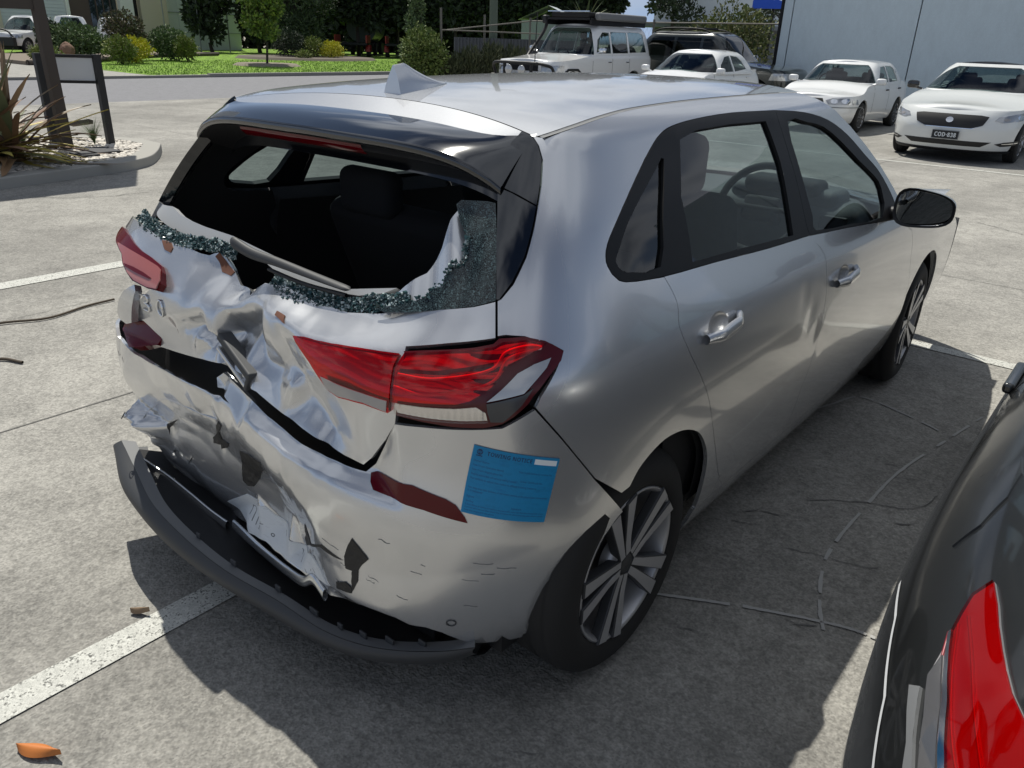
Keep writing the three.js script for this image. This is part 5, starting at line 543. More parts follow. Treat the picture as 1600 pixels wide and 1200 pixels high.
// ---------- other vehicles: front towards -z in their own axes, z = 0 at the front axle ----------
const white = mat(0.78, 0.785, 0.78, 0.3, 0, { clearcoat: 1, clearcoatRoughness: 0.04 });
const paleWhite = mat(0.70, 0.715, 0.70, 0.32, 0, { clearcoat: 1, clearcoatRoughness: 0.04 });
const darkGlass = mat(0.02, 0.03, 0.034, 0.03, 0, { clearcoat: 1, clearcoatRoughness: 0.01, specularIntensity: 1 });
const carGlass = mat(0.5, 0.58, 0.57, 0.02, 0, { transmission: 1, thickness: 0, ior: 1.52 }), smokeGlass = mat(0.16, 0.18, 0.18, 0.02, 0, { transmission: 1, thickness: 0, ior: 1.52 });
const headlampM = mat(0.42, 0.43, 0.44, 0.12, 0.5, { clearcoat: 1, clearcoatRoughness: 0.02 });
function shellOf({ w, zr, zf, pr, pf, k = 0.85, n = 3.2, nf = n }) {
  const W_ = pchip(w), R_ = pchip(zr), F_ = pchip(zf);
  const S = (q, y) => {
    const ww = W_(y), rear = q > pr, front = q < pf; if (!rear && !front) return [ww, y, q];
    const th = rear ? (q - pr) / k : (pf - q) / k, L = rear ? R_(y) - pr : pf - F_(y), e = rear ? n : nf, c = Math.cos(th), s = Math.max(0, Math.sin(th)), r = 1 / Math.pow(Math.pow(Math.abs(c) / ww, e) + Math.pow(s / L, e), 1 / e);
    return [r * c, y, rear ? pr + r * s : pf - r * s];
  };
  S.q0 = pf - k * Math.PI / 2; S.q1 = pr + k * Math.PI / 2; S.fq = deg => pf - k * deg * Math.PI / 180; S.rq = deg => pr + k * deg * Math.PI / 180; return S;
}
const capOf = (S, top, qa, qb, crownH, n = 16) => gridSurface((u, v) => { const s = u * 2 - 1, q = qa + (qb - qa) * v, p = S(q, top(q)); return [p[0] * s, p[1] + crownH * (1 - s * s) * Math.min(1, Math.abs(p[0]) / 0.5), p[2]]; }, 20, n);
function buildCar(root, sp) {
  const low = shellOf(sp.low), top = pchip(sp.top), up = shellOf(sp.up), bottom = sp.bottom ?? 0.2, paint = sp.paint, c = sp.cell ?? 0.06;
  const add = (n, g, m, p = root) => part(n, g, m, p), clampQ = up.fq(sp.screenDeg ?? 38) + 0.06;
  sp.windows = sp.windows.map(w => w.map(p => [Math.max(p[0], clampQ + 0.0006 * p[1]), p[1]]));
  const upper = [], lower = []; for (let i = 0; i <= 70; i++) { const q = low.q0 + (low.q1 - low.q0) * i / 70; upper.push([q, top(q)]); }
  const arch = z => { const a = []; for (let d = 0; d <= 180; d += 12) { const t = d * Math.PI / 180; const y = sp.R + (sp.R + 0.055) * Math.sin(t) * 1.0; a.push([z + (sp.R + 0.055) * Math.cos(t), Math.max(bottom, y - (d === 0 || d === 180 ? 9 : 0))]); } return a; };
  const poly = [...upper, [low.q1, bottom], ...arch(sp.wb), ...arch(0), [low.q0, bottom]];
  for (const flip of [false, true]) {
    const side = add('body_side', sheet(poly, low, { cell: c, lip: 0.03, flip }), paint);
    const y0 = sp.belt - 0.03, wa = up.fq(sp.screenDeg ?? 38), wb = up.rq(sp.screenDeg ?? 38), ylo = sp.belt + 0.015, yr = sp.belt + 0.05, yhi = sp.roof - 0.045, row = (qa, qb, y) => Array.from({ length: 31 }, (_, k) => [qa + (qb - qa) * k / 30, y]);
    const cab = add('cabin_shell', sheet([...row(up.q0, up.q1, y0), [up.q1, yr], [wb, yr], [wb, yhi], [up.q1, yhi], ...row(up.q1, up.q0, sp.roof), [up.q0, yhi], [wa, yhi], [wa, ylo], [up.q0, ylo]], up, { holes: sp.windows, cell: 0.04, lip: 0.02, flip }), sp.pillars ?? paint);
    for (const wnd of sp.windows) add('side_window', sheet(wnd, offset(up, -0.006), { cell: 0.06, lip: 0, flip }), sp.glass ?? carGlass, cab);
    for (const g of sp.gaps ?? []) { const L = g.map(p => [p[0] + 0.006, p[1]]), Rr = g.map(p => [p[0] - 0.006, p[1]]).reverse(); add('door_gap', sheet([...L, ...Rr], offset(low, 0.0015), { cell: 0.1, lip: 0, flip }), M.trim, side); }
    for (const h of sp.handles ?? []) { const p = low(h[0], h[1]); add('door_handle', box(0.026, 0.028, h[2] ?? 0.16, (p[0] + 0.012) * (flip ? -1 : 1), p[1], p[2], 0.01), sp.handleMat ?? paint, side); }
    for (const [name, pl, m, o, sub] of sp.patches ?? []) { const g = add(name, sheet(pl, offset(low, o ?? 0.005), { cell: c, lip: 0.012, flip }), m, side); if (sub) for (const [nm, pts, mm] of sub) add(nm, sheet(pts, offset(low, (o ?? 0.005) + 0.004), { cell: c, lip: 0.004, flip }), mm, g); }
    if (sp.mirror) { const s = flip ? -1 : 1, [mx, my, mz] = sp.mirror; add('wing_mirror', [gridSurface((u, v) => { const a = u * 6.2832, b = v * Math.PI, k = 0.6; const f = t => Math.sign(t) * Math.pow(Math.abs(t), k); return [(mx + 0.1 * f(Math.cos(a)) * f(Math.sin(b))) * s, my + 0.065 * f(Math.sin(a)) * f(Math.sin(b)), mz + 0.06 * f(Math.cos(b))]; }, 20, 12), bar([(mx - 0.16) * s, my - 0.07, mz - 0.01], [mx * s, my - 0.03, mz], 0.02)], sp.mirrorMat ?? paint, side); }
  }
  const qc = sp.cowl, qd = sp.deck;
  add('bonnet', capOf(low, top, low.q0, qc, sp.bonnetCrown ?? 0.05), sp.bonnetPaint ?? paint);
  if (qd) add('boot_lid', capOf(low, top, qd, low.q1, 0.03), paint);
  add('roof', capOf(up, () => sp.roof, up.q0, up.q1, sp.roofCrown ?? 0.045, 26), sp.roofPaint ?? paint);
  const a = sp.screenDeg ?? 38, i = 0.045, W0 = up((up.fq(0) + up.rq(0)) / 2, sp.belt)[0], zs = (up.fq(0) + up.rq(0)) / 2;
  add('cabin_floor', box(W0 * 1.8, 0.05, 2.4, 0, sp.belt - 0.45, zs), M.cabin); add('dashboard', box(W0 * 1.75, 0.22, 0.5, 0, sp.belt - 0.12, up(up.q0, sp.belt)[2] + 0.42, 0.06), M.cabin);
  for (const x of [-0.42, 0.42]) { const st = add('front_seat', box(0.46, 0.62, 0.14, 0, 0.2, 0, 0.05).rotateX(0.3).translate(x * W0 / 0.85, sp.belt - 0.3, zs - 0.05), M.fabric); add('headrest', box(0.25, 0.17, 0.1, x * W0 / 0.85, sp.belt + 0.18, zs + 0.1, 0.04), M.fabric, st); }
  add('rear_seat', box(W0 * 1.5, 0.55, 0.14, 0, sp.belt - 0.2, zs + 0.85, 0.05), M.fabric);
  const wheelX = sp.wheelX ?? 0.4; add('steering_wheel', new THREE.TorusGeometry(0.18, 0.016, 8, 28).rotateX(-0.4).translate(wheelX * W0 / 0.85, sp.belt - 0.02, up(up.q0, sp.belt)[2] + 0.78), M.cabin);
  const span = (qa, yA, yB) => [[qa, yA], [2 * up.q0 - qa, yA], [2 * up.q0 - qa, yB], [qa, yB]];
  add('windscreen', sheet(span(up.fq(a), sp.belt + 0.015, sp.roof - i), offset(up, -0.004), { cell: 0.05, lip: 0 }), sp.screenGlass ?? carGlass);
  const rq = up.rq(a); add('rear_window', sheet([[rq, sp.belt + 0.05], [2 * up.q1 - rq, sp.belt + 0.05], [2 * up.q1 - rq, sp.roof - i], [rq, sp.roof - i]], offset(up, -0.004), { cell: 0.05, lip: 0 }), sp.glass ?? carGlass);
  for (const [name, pl, m, o] of sp.front ?? []) add(name, sheet(pl, offset(low, o ?? 0.005), { cell: 0.05, lip: 0.012 }), m);
  add('underbody', box(sp.track * 1.75, 0.22, sp.wb + 1.1, 0, sp.R * 0.95, sp.wb / 2), M.black);
  for (const z of [0, sp.wb]) for (const s of [1, -1]) { makeWheel(root, [sp.track * s, sp.R, z], 0, { R: sp.R, rim: sp.rim ?? sp.R * 0.66, width: 0.2, style: sp.wheel ?? 'plain', spokes: sp.spokes ?? 7, alloy: sp.alloy ?? M.alloy }, s); add('wheel_arch_liner', gridSurface((u, v) => { const t = Math.PI * u; return [(sp.track - 0.12 + 0.17 * v) * s, sp.R + (sp.R + 0.052) * Math.sin(t), z + (sp.R + 0.052) * Math.cos(t)]; }, 18, 1), M.black); }
  if (sp.plate) { const [y, z, tilt] = sp.plate; const t = canvasTex(512, 160, (x, w, h) => { x.fillStyle = '#15161a'; x.fillRect(0, 0, w, h); x.strokeStyle = '#8f949a'; x.lineWidth = 5; x.strokeRect(5, 5, w - 10, h - 10); if (sp.plateText) { x.fillStyle = '#d8dde0'; x.font = 'bold 112px sans-serif'; x.textAlign = 'center'; x.fillText(sp.plateText, w / 2, 120, w - 90); } else { x.fillStyle = '#20222a'; x.fillRect(20, 20, w - 40, h - 40); } }); const g = new THREE.BoxGeometry(0.38, 0.125, 0.012); const o = add('number_plate', g, [M.black, M.black, M.black, M.black, M.black, new THREE.MeshPhysicalMaterial({ map: t, roughness: 0.5 })]); o.position.set(0, y, z); o.rotation.x = tilt ?? 0; }
  return { low, up, top };
}
const ring = (cx, cy, a, b, n = 18) => Array.from({ length: n }, (_, i) => [cx + a * Math.cos(i / n * 6.2832), cy + b * Math.sin(i / n * 6.2832)]);

// white saloon with twin round lamps, beside the wall
{
  const t = thing('white_saloon', 'older white saloon with twin round headlamps in front of the grey wall', 'car', [-4.36, 0, -16.75], Math.PI, 'white cars parked nose-out');
  const low = { w: [[.15, .74], [.25, .80], [.4, .84], [.6, .848], [.78, .835], [.9, .80], [1.0, .75]], zr: [[.2, 3.4], [.4, 3.46], [.7, 3.45], [.95, 3.38]], zf: [[.15, -.74], [.25, -.82], [.4, -.86], [.52, -.84], [.62, -.79], [.72, -.72], [.95, -.4]], pr: 2.55, pf: 0.05, n: 4, nf: 3.4 };
  const S = shellOf(low), f = S.fq;
  buildCar(t, { low, paint: white, R: 0.295, wb: 2.46, track: 0.75, belt: 0.93, roof: 1.33, cowl: 0.48, deck: 2.75, bonnetCrown: 0.055,
    top: [[S.q0, .70], [f(45), .71], [f(10), .755], [0.2, .875], [0.5, .915], [1, .93], [2.2, .95], [2.8, .955], [S.q1, .92]],
    up: { w: [[.85, .815], [.93, .80], [1.15, .70], [1.27, .63], [1.33, .57]], zr: [[.9, 3.12], [1.1, 2.88], [1.28, 2.64], [1.33, 2.5]], zf: [[.88, .33], [.95, .42], [1.15, .74], [1.27, .95], [1.33, 1.1]], pr: 2.0, pf: 1.4, k: 0.8, n: 4.4, nf: 4.2 },
    windows: [[[.95, .95], [1.62, .955], [1.62, 1.27], [1.28, 1.25], [1.1, 1.1]], [[1.68, .955], [2.3, .97], [2.26, 1.22], [2.1, 1.27], [1.68, 1.275]], [[2.36, .98], [2.6, 1.0], [2.45, 1.14], [2.33, 1.2]]],
    gaps: [[[.62, .3], [.6, .6], [.66, .92]], [[1.65, .3], [1.65, .95]]], handles: [[1.5, .80, .17], [2.4, .82, .17]], handleMat: M.trim, mirror: [0.93, 0.98, 0.62],
    patches: [['headlamp', [[f(38), .565], [f(64), .555], [f(68), .63], [f(60), .675], [f(40), .68]], headlampM, 0.006, [['round_lamp', ring(f(45), .62, .075, .045), M.chrome], ['round_lamp', ring(f(58), .615, .06, .04), M.chrome]]], ['indicator', [[f(22), .56], [f(35), .565], [f(36), .65], [f(26), .655]], headlampM]],
    front: [['grille', [[f(70), .60], [2 * S.q0 - f(70), .60], [2 * S.q0 - f(72), .665], [f(72), .665]], M.trim], ['air_intake', [[f(62), .27], [2 * S.q0 - f(62), .27], [2 * S.q0 - f(66), .37], [f(66), .37]], M.black], ['bumper_strip', [[f(5), .50], [2 * S.q0 - f(5), .50], [2 * S.q0 - f(5), .515], [f(5), .515]], M.greyPlastic]],
    wheel: 'plain', spokes: 12, alloy: M.alloyDark, alloyFinish: 0 });
}
// white saloon with the black roof
{
  const t = thing('white_saloon', 'white saloon with black roof and grille, plate on its front bumper', 'car', [-1.17, 0, -14.2], Math.PI, 'white cars parked nose-out');
  const low = { w: [[.12, .82], [.25, .90], [.4, .935], [.6, .945], [.8, .935], [.92, .89], [1.02, .82]], zr: [[.2, 3.85], [.5, 3.96], [.9, 3.9], [1.0, 3.8]], zf: [[.12, -.74], [.22, -.86], [.35, -.91], [.5, -.92], [.62, -.89], [.74, -.82], [.85, -.7], [1.0, -.3]], pr: 2.9, pf: 0.1, n: 4, nf: 2.9 };
  const S = shellOf(low), f = S.fq, m = x => 2 * S.q0 - x;
  buildCar(t, { low, paint: paleWhite, roofPaint: M.blackGloss, R: 0.335, wb: 2.915, track: 0.82, belt: 1.0, roof: 1.42, cowl: 0.5, deck: 3.3, bonnetCrown: 0.06, bottom: 0.17,
    top: [[S.q0, .77], [f(60), .785], [f(35), .80], [f(10), .86], [0.35, .955], [0.6, .985], [1.1, 1.0], [2.6, 1.03], [3.3, 1.05], [S.q1, 1.0]],
    up: { w: [[.9, .885], [1.0, .87], [1.2, .755], [1.35, .66], [1.42, .58]], zr: [[1.0, 3.6], [1.2, 3.25], [1.36, 2.9], [1.42, 2.7]], zf: [[.93, .25], [1.0, .36], [1.2, .74], [1.34, 1.02], [1.42, 1.22]], pr: 2.2, pf: 1.5, k: 0.85, n: 4.2, nf: 4 },
    windows: [[[.95, 1.02], [1.75, 1.03], [1.75, 1.35], [1.4, 1.33], [1.15, 1.18]], [[1.82, 1.03], [2.6, 1.06], [2.5, 1.27], [2.25, 1.34], [1.82, 1.355]]],
    gaps: [[[.6, .35], [.58, .7], [.66, .98]], [[1.78, .35], [1.78, 1.0]]], handles: [[1.6, .86, .18], [2.6, .88, .18]], mirror: [1.03, 1.06, 0.72], mirrorMat: M.blackGloss,
    patches: [['headlamp', [[f(14), .70], [f(30), .655], [f(50), .625], [f(56), .65], [f(53), .70], [f(38), .745], [f(18), .785]], headlampM, 0.006, [['projector_lens', ring(f(32), .70, .06, .034), M.chrome], ['inner_lamp', ring(f(46), .67, .04, .022), M.lampClear]]], ['fog_lamp_recess', [[f(20), .30], [f(46), .28], [f(52), .315], [f(44), .345], [f(20), .365]], M.black, 0.004, [['fog_lamp_trim', [[f(24), .325], [f(46), .315], [f(46), .325], [f(24), .338]], M.chrome]]]],
    front: [['grille', [[f(60), .70], [f(64), .58], [f(72), .525], [m(f(72)), .525], [m(f(64)), .58], [m(f(60)), .70], [m(f(66)), .715], [f(66), .715]], M.black, 0.006], ['chrome_grille_edge', [[f(64), .572], [f(72), .515], [m(f(72)), .515], [m(f(64)), .572], [m(f(72)), .526], [f(72), .526]], M.chrome, 0.009], ['grille_badge', ring(S.q0, .63, .045, .04), M.chrome, 0.012], ['air_intake', [[f(55), .34], [f(62), .265], [m(f(62)), .265], [m(f(55)), .34]], M.black], ['lower_lip', [[f(8), .17], [m(f(8)), .17], [m(f(8)), .205], [f(8), .205]], M.trim, 0.01]],
    plate: [0.415, -0.955, 0], plateText: 'COD·838', wheel: 'plain', spokes: 10, alloy: M.alloyDark });
}
// small white saloon
{
  const t = thing('white_saloon', 'small rounded white saloon between the off-roader and the dark wagon', 'car', [-7.45, 0, -15.7], Math.PI, 'white cars parked nose-out');
  const low = { w: [[.15, .76], [.3, .83], [.5, .85], [.7, .845], [.85, .82], [.98, .76]], zr: [[.2, 3.25], [.5, 3.35], [.9, 3.3], [1.02, 3.2]], zf: [[.15, -.72], [.3, -.84], [.5, -.86], [.65, -.82], [.8, -.68], [.98, -.3]], pr: 2.5, pf: 0.05, n: 3.6, nf: 2.8 };
  const S = shellOf(low), f = S.fq;
  buildCar(t, { low, paint: white, R: 0.3, wb: 2.57, track: 0.75, belt: 1.0, roof: 1.43, cowl: 0.42, deck: 2.85, bonnetCrown: 0.07,
    top: [[S.q0, .78], [f(40), .80], [f(10), .86], [0.3, .965], [0.5, .985], [1, .995], [2.3, 1.05], [2.9, 1.07], [S.q1, 1.02]],
    up: { w: [[.9, .82], [1.0, .80], [1.2, .70], [1.36, .61], [1.43, .53]], zr: [[1.0, 3.0], [1.2, 2.78], [1.36, 2.5], [1.43, 2.3]], zf: [[.93, .12], [1.0, .24], [1.2, .62], [1.36, .95], [1.43, 1.15]], pr: 2.0, pf: 1.4, k: 0.8, n: 4, nf: 3.8 },
    windows: [[[.85, 1.02], [1.55, 1.03], [1.55, 1.36], [1.25, 1.33], [1.0, 1.17]], [[1.61, 1.03], [2.25, 1.08], [2.15, 1.25], [1.95, 1.34], [1.61, 1.365]]],
    gaps: [[[.6, .35], [.55, .7], [.62, .97]], [[1.58, .35], [1.58, 1.0]]], handles: [[1.42, .86, .16], [2.3, .9, .16]], mirror: [0.95, 1.05, 0.55],
    patches: [['headlamp', [[f(18), .68], [f(50), .63], [f(52), .68], [f(22), .76]], headlampM]], front: [['grille', [[f(60), .42], [2 * S.q0 - f(60), .42], [2 * S.q0 - f(64), .68], [f(64), .68]], M.trim]], wheel: 'plain', spokes: 9 });
}
// white four-wheel drive with bull bar, snorkel and roof rack
{
  const t = thing('white_off_roader', 'white four-wheel drive with black bull bar, snorkel and loaded roof rack', 'car', [-11.25, 0, -16.0], Math.PI);
  const low = { w: [[.4, .86], [.6, .93], [.9, .96], [1.15, .955], [1.25, .92]], zr: [[.4, 3.9], [.8, 3.95], [1.25, 3.9]], zf: [[.4, -.72], [.6, -.8], [.95, -.78], [1.1, -.7], [1.25, -.5]], pr: 3.3, pf: -0.1, n: 5, nf: 5, k: 0.9 };
  const S = shellOf(low), f = S.fq, m = x => 2 * S.q0 - x;
  const c = buildCar(t, { low, paint: white, R: 0.41, wb: 2.85, track: 0.8, belt: 1.24, roof: 1.93, cowl: 0.75, bottom: 0.5, bonnetCrown: 0.05, screenDeg: 35, rim: 0.22,
    top: [[S.q0, 1.08], [f(30), 1.09], [0, 1.13], [0.6, 1.2], [0.9, 1.22], [3.3, 1.24], [S.q1, 1.24]],
    up: { w: [[1.15, .93], [1.25, .92], [1.6, .835], [1.85, .76], [1.93, .69]], zr: [[1.2, 3.9], [1.7, 3.78], [1.93, 3.6]], zf: [[1.18, .62], [1.25, .7], [1.6, .98], [1.85, 1.18], [1.93, 1.32]], pr: 3.1, pf: 1.6, k: 0.85, n: 5.5, nf: 5 },
    windows: [[[1.0, 1.28], [1.72, 1.29], [1.72, 1.78], [1.4, 1.78], [1.2, 1.6]], [[1.79, 1.29], [2.55, 1.3], [2.55, 1.8], [1.79, 1.8]], [[2.62, 1.31], [3.45, 1.33], [3.38, 1.77], [3.2, 1.81], [2.62, 1.81]]],
    gaps: [[[.85, .6], [.85, 1.2]], [[1.75, .6], [1.75, 1.24]], [[2.58, .6], [2.58, 1.24]]], handles: [[1.6, 1.08, .16], [2.45, 1.08, .16]], handleMat: M.chrome, mirror: [1.12, 1.36, 1.0], mirrorMat: M.chrome,
    patches: [['headlamp', [[f(16), .86], [f(50), .86], [f(50), 1.0], [f(16), 1.0]], headlampM], ['wheel_flare', [[-.5, .62], [-.42, .8], [-.2, .93], [0.2, .93], [0.42, .8], [0.5, .62], [0.44, .62], [0.36, .78], [0.18, .88], [-.18, .88], [-.36, .78], [-.44, .62]], M.trim, 0.02]],
    front: [['grille', [[f(55), .86], [m(f(55)), .86], [m(f(55)), 1.0], [f(55), 1.0]], M.trim]], wheel: 'plain', spokes: 8 });
  const rail = (n, pts, r) => part(n, tube(pts, r, 40, 8), M.black, t);
  const bb = part('bull_bar', [box(1.75, 0.3, 0.16, 0, 0.62, -0.95, 0.05), box(0.06, 0.36, 0.08, -0.42, 0.86, -0.98, 0.02), box(0.06, 0.36, 0.08, 0.42, 0.86, -0.98, 0.02), tube([[-0.93, 0.72, -0.7], [-0.92, 0.95, -0.82], [-0.75, 1.02, -0.95], [-0.42, 1.04, -1.0], [0, 1.04, -1.0], [0.42, 1.04, -1.0], [0.75, 1.02, -0.95], [0.92, 0.95, -0.82], [0.93, 0.72, -0.7]], 0.035, 60, 8)], M.black, t);
  for (const x of [-0.2, 0.2]) { const l = part('driving_lamp', lathe([[0, 0.03], [0.1, 0.02], [0.11, 0], [0.06, -0.08]], 24).rotateY(Math.PI / 2).translate(x, 0.88, -1.08), M.lampWhite, bb); }
  rail('snorkel', [[0.93, 1.1, 0.5], [0.98, 1.25, 0.7], [0.95, 1.5, 0.95], [0.88, 1.85, 1.2], [0.87, 2.0, 1.25]], 0.045); part('snorkel_head', box(0.14, 0.2, 0.18, 0.87, 2.06, 1.2, 0.04), M.black, t);
  rail('aerial', [[-0.5, 1.0, -0.95], [-0.5, 1.6, -0.94], [-0.51, 2.15, -0.93]], 0.012);
  part('roof_rack', [box(1.4, 0.05, 2.6, 0, 2.08, 2.3), box(1.2, 0.12, 1.5, -0.05, 2.17, 1.75, 0.03), box(0.05, 0.16, 2.6, -0.7, 2.02, 2.3), box(0.05, 0.16, 2.6, 0.7, 2.02, 2.3)], M.trim, t);
  part('rolled_awning', box(0.18, 0.18, 2.3, -0.78, 2.14, 2.3, 0.06), M.greyPlastic, t); part('rack_edge', box(1.3, 0.02, 0.04, 0, 2.25, 1.0), M.chrome, t);
  part('spare_wheel', new THREE.CylinderGeometry(0.38, 0.38, 0.24, 28).rotateX(Math.PI / 2).translate(0.2, 1.15, 4.08), M.rubber, t);
}
// dark wagon behind the saloons
{
  const t = thing('dark_wagon', 'dark green-black off-road wagon parked side-on behind the small saloon', 'car', [-7.35, 0, -21.0], -Math.PI / 2);
  const low = { w: [[.35, .86], [.6, .93], [.9, .95], [1.1, .94], [1.22, .9]], zr: [[.4, 3.8], [.8, 3.85], [1.25, 3.8]], zf: [[.35, -.75], [.6, -.88], [.9, -.86], [1.05, -.75], [1.22, -.5]], pr: 3.2, pf: -0.1, n: 4.5, nf: 3.5, k: 0.9 };
  const S = shellOf(low), f = S.fq, dk = mat(0.014, 0.02, 0.02, 0.25, 0.2, { clearcoat: 1, clearcoatRoughness: 0.04 });
  buildCar(t, { low, glass: smokeGlass, screenGlass: smokeGlass, roofPaint: mat(0.012, 0.016, 0.016, 0.6), paint: dk, R: 0.38, wb: 2.79, track: 0.79, belt: 1.18, roof: 1.86, cowl: 0.65, bottom: 0.42, bonnetCrown: 0.06,
    top: [[S.q0, 1.0], [f(30), 1.03], [0, 1.08], [0.6, 1.15], [0.9, 1.17], [3.2, 1.19], [S.q1, 1.18]],
    up: { w: [[1.1, .9], [1.2, .88], [1.55, .8], [1.78, .72], [1.86, .64]], zr: [[1.15, 3.8], [1.6, 3.65], [1.86, 3.4]], zf: [[1.12, .5], [1.2, .6], [1.55, .95], [1.78, 1.2], [1.86, 1.38]], pr: 3.0, pf: 1.6, k: 0.85, n: 5, nf: 4.4 },
    windows: [[[.98, 1.22], [1.68, 1.23], [1.68, 1.72], [1.45, 1.72], [1.2, 1.5]], [[1.76, 1.23], [2.5, 1.24], [2.5, 1.74], [1.76, 1.74]], [[2.58, 1.25], [3.4, 1.27], [3.3, 1.7], [3.1, 1.74], [2.58, 1.74]]],
    gaps: [[[.8, .5], [.8, 1.15]], [[1.72, .5], [1.72, 1.18]]], handles: [[1.55, 1.02, .16]], mirror: [1.06, 1.28, 0.95], patches: [['headlamp', [[f(16), .78], [f(50), .78], [f(50), .95], [f(20), .95]], headlampM]], wheel: 'plain', spokes: 6 });
  part('roof_rail', [tube([[0.62, 1.88, 1.6], [0.62, 1.95, 1.8], [0.62, 1.95, 3.1], [0.62, 1.88, 3.3]], 0.02), tube([[-0.62, 1.88, 1.6], [-0.62, 1.95, 1.8], [-0.62, 1.95, 3.1], [-0.62, 1.88, 3.3]], 0.02), box(1.2, 0.03, 0.06, 0, 1.99, 2.0), box(1.2, 0.03, 0.06, 0, 1.99, 3.0)], M.trim, t);
}
// white ute far across the road
{
  const t = thing('white_pickup', 'white pickup truck with a dark bull bar in the driveway across the road', 'car', [-43.6, 0.06, -15.3], 3.78);
  const low = { w: [[.4, .86], [.6, .92], [.9, .94], [1.1, .9]], zr: [[.4, 4.1], [1.1, 4.1]], zf: [[.4, -.8], [.7, -.85], [.95, -.78], [1.1, -.6]], pr: 3.4, pf: -0.1, n: 6, nf: 3.5 };
  const S = shellOf(low), f = S.fq;
  buildCar(t, { low, paint: white, R: 0.39, wb: 3.1, track: 0.8, belt: 1.12, roof: 1.76, cowl: 0.6, deck: 2.9, bottom: 0.45, top: [[S.q0, .95], [0, 1.02], [0.7, 1.1], [3.4, 1.12], [S.q1, 1.1]], cell: 0.12,
    up: { w: [[1.05, .88], [1.2, .84], [1.6, .74], [1.76, .64]], zr: [[1.1, 2.9], [1.76, 2.6]], zf: [[1.05, .5], [1.5, 1.0], [1.76, 1.35]], pr: 2.3, pf: 1.6, k: 0.8, n: 5, nf: 4.4 }, windows: [[[1.0, 1.16], [1.7, 1.17], [1.7, 1.62], [1.35, 1.6]], [[1.76, 1.17], [2.5, 1.18], [2.4, 1.62], [1.76, 1.63]]], patches: [['headlamp', [[f(16), .78], [f(50), .78], [f(50), .92], [f(16), .92]], headlampM]], wheel: 'plain' });
  part('bull_bar', [box(1.8, 0.42, 0.25, 0, 0.62, -0.95, 0.05), tube([[-0.85, 0.8, -0.95], [-0.6, 1.1, -1.0], [0.6, 1.1, -1.0], [0.85, 0.8, -0.95]], 0.04)], M.black, t);
}
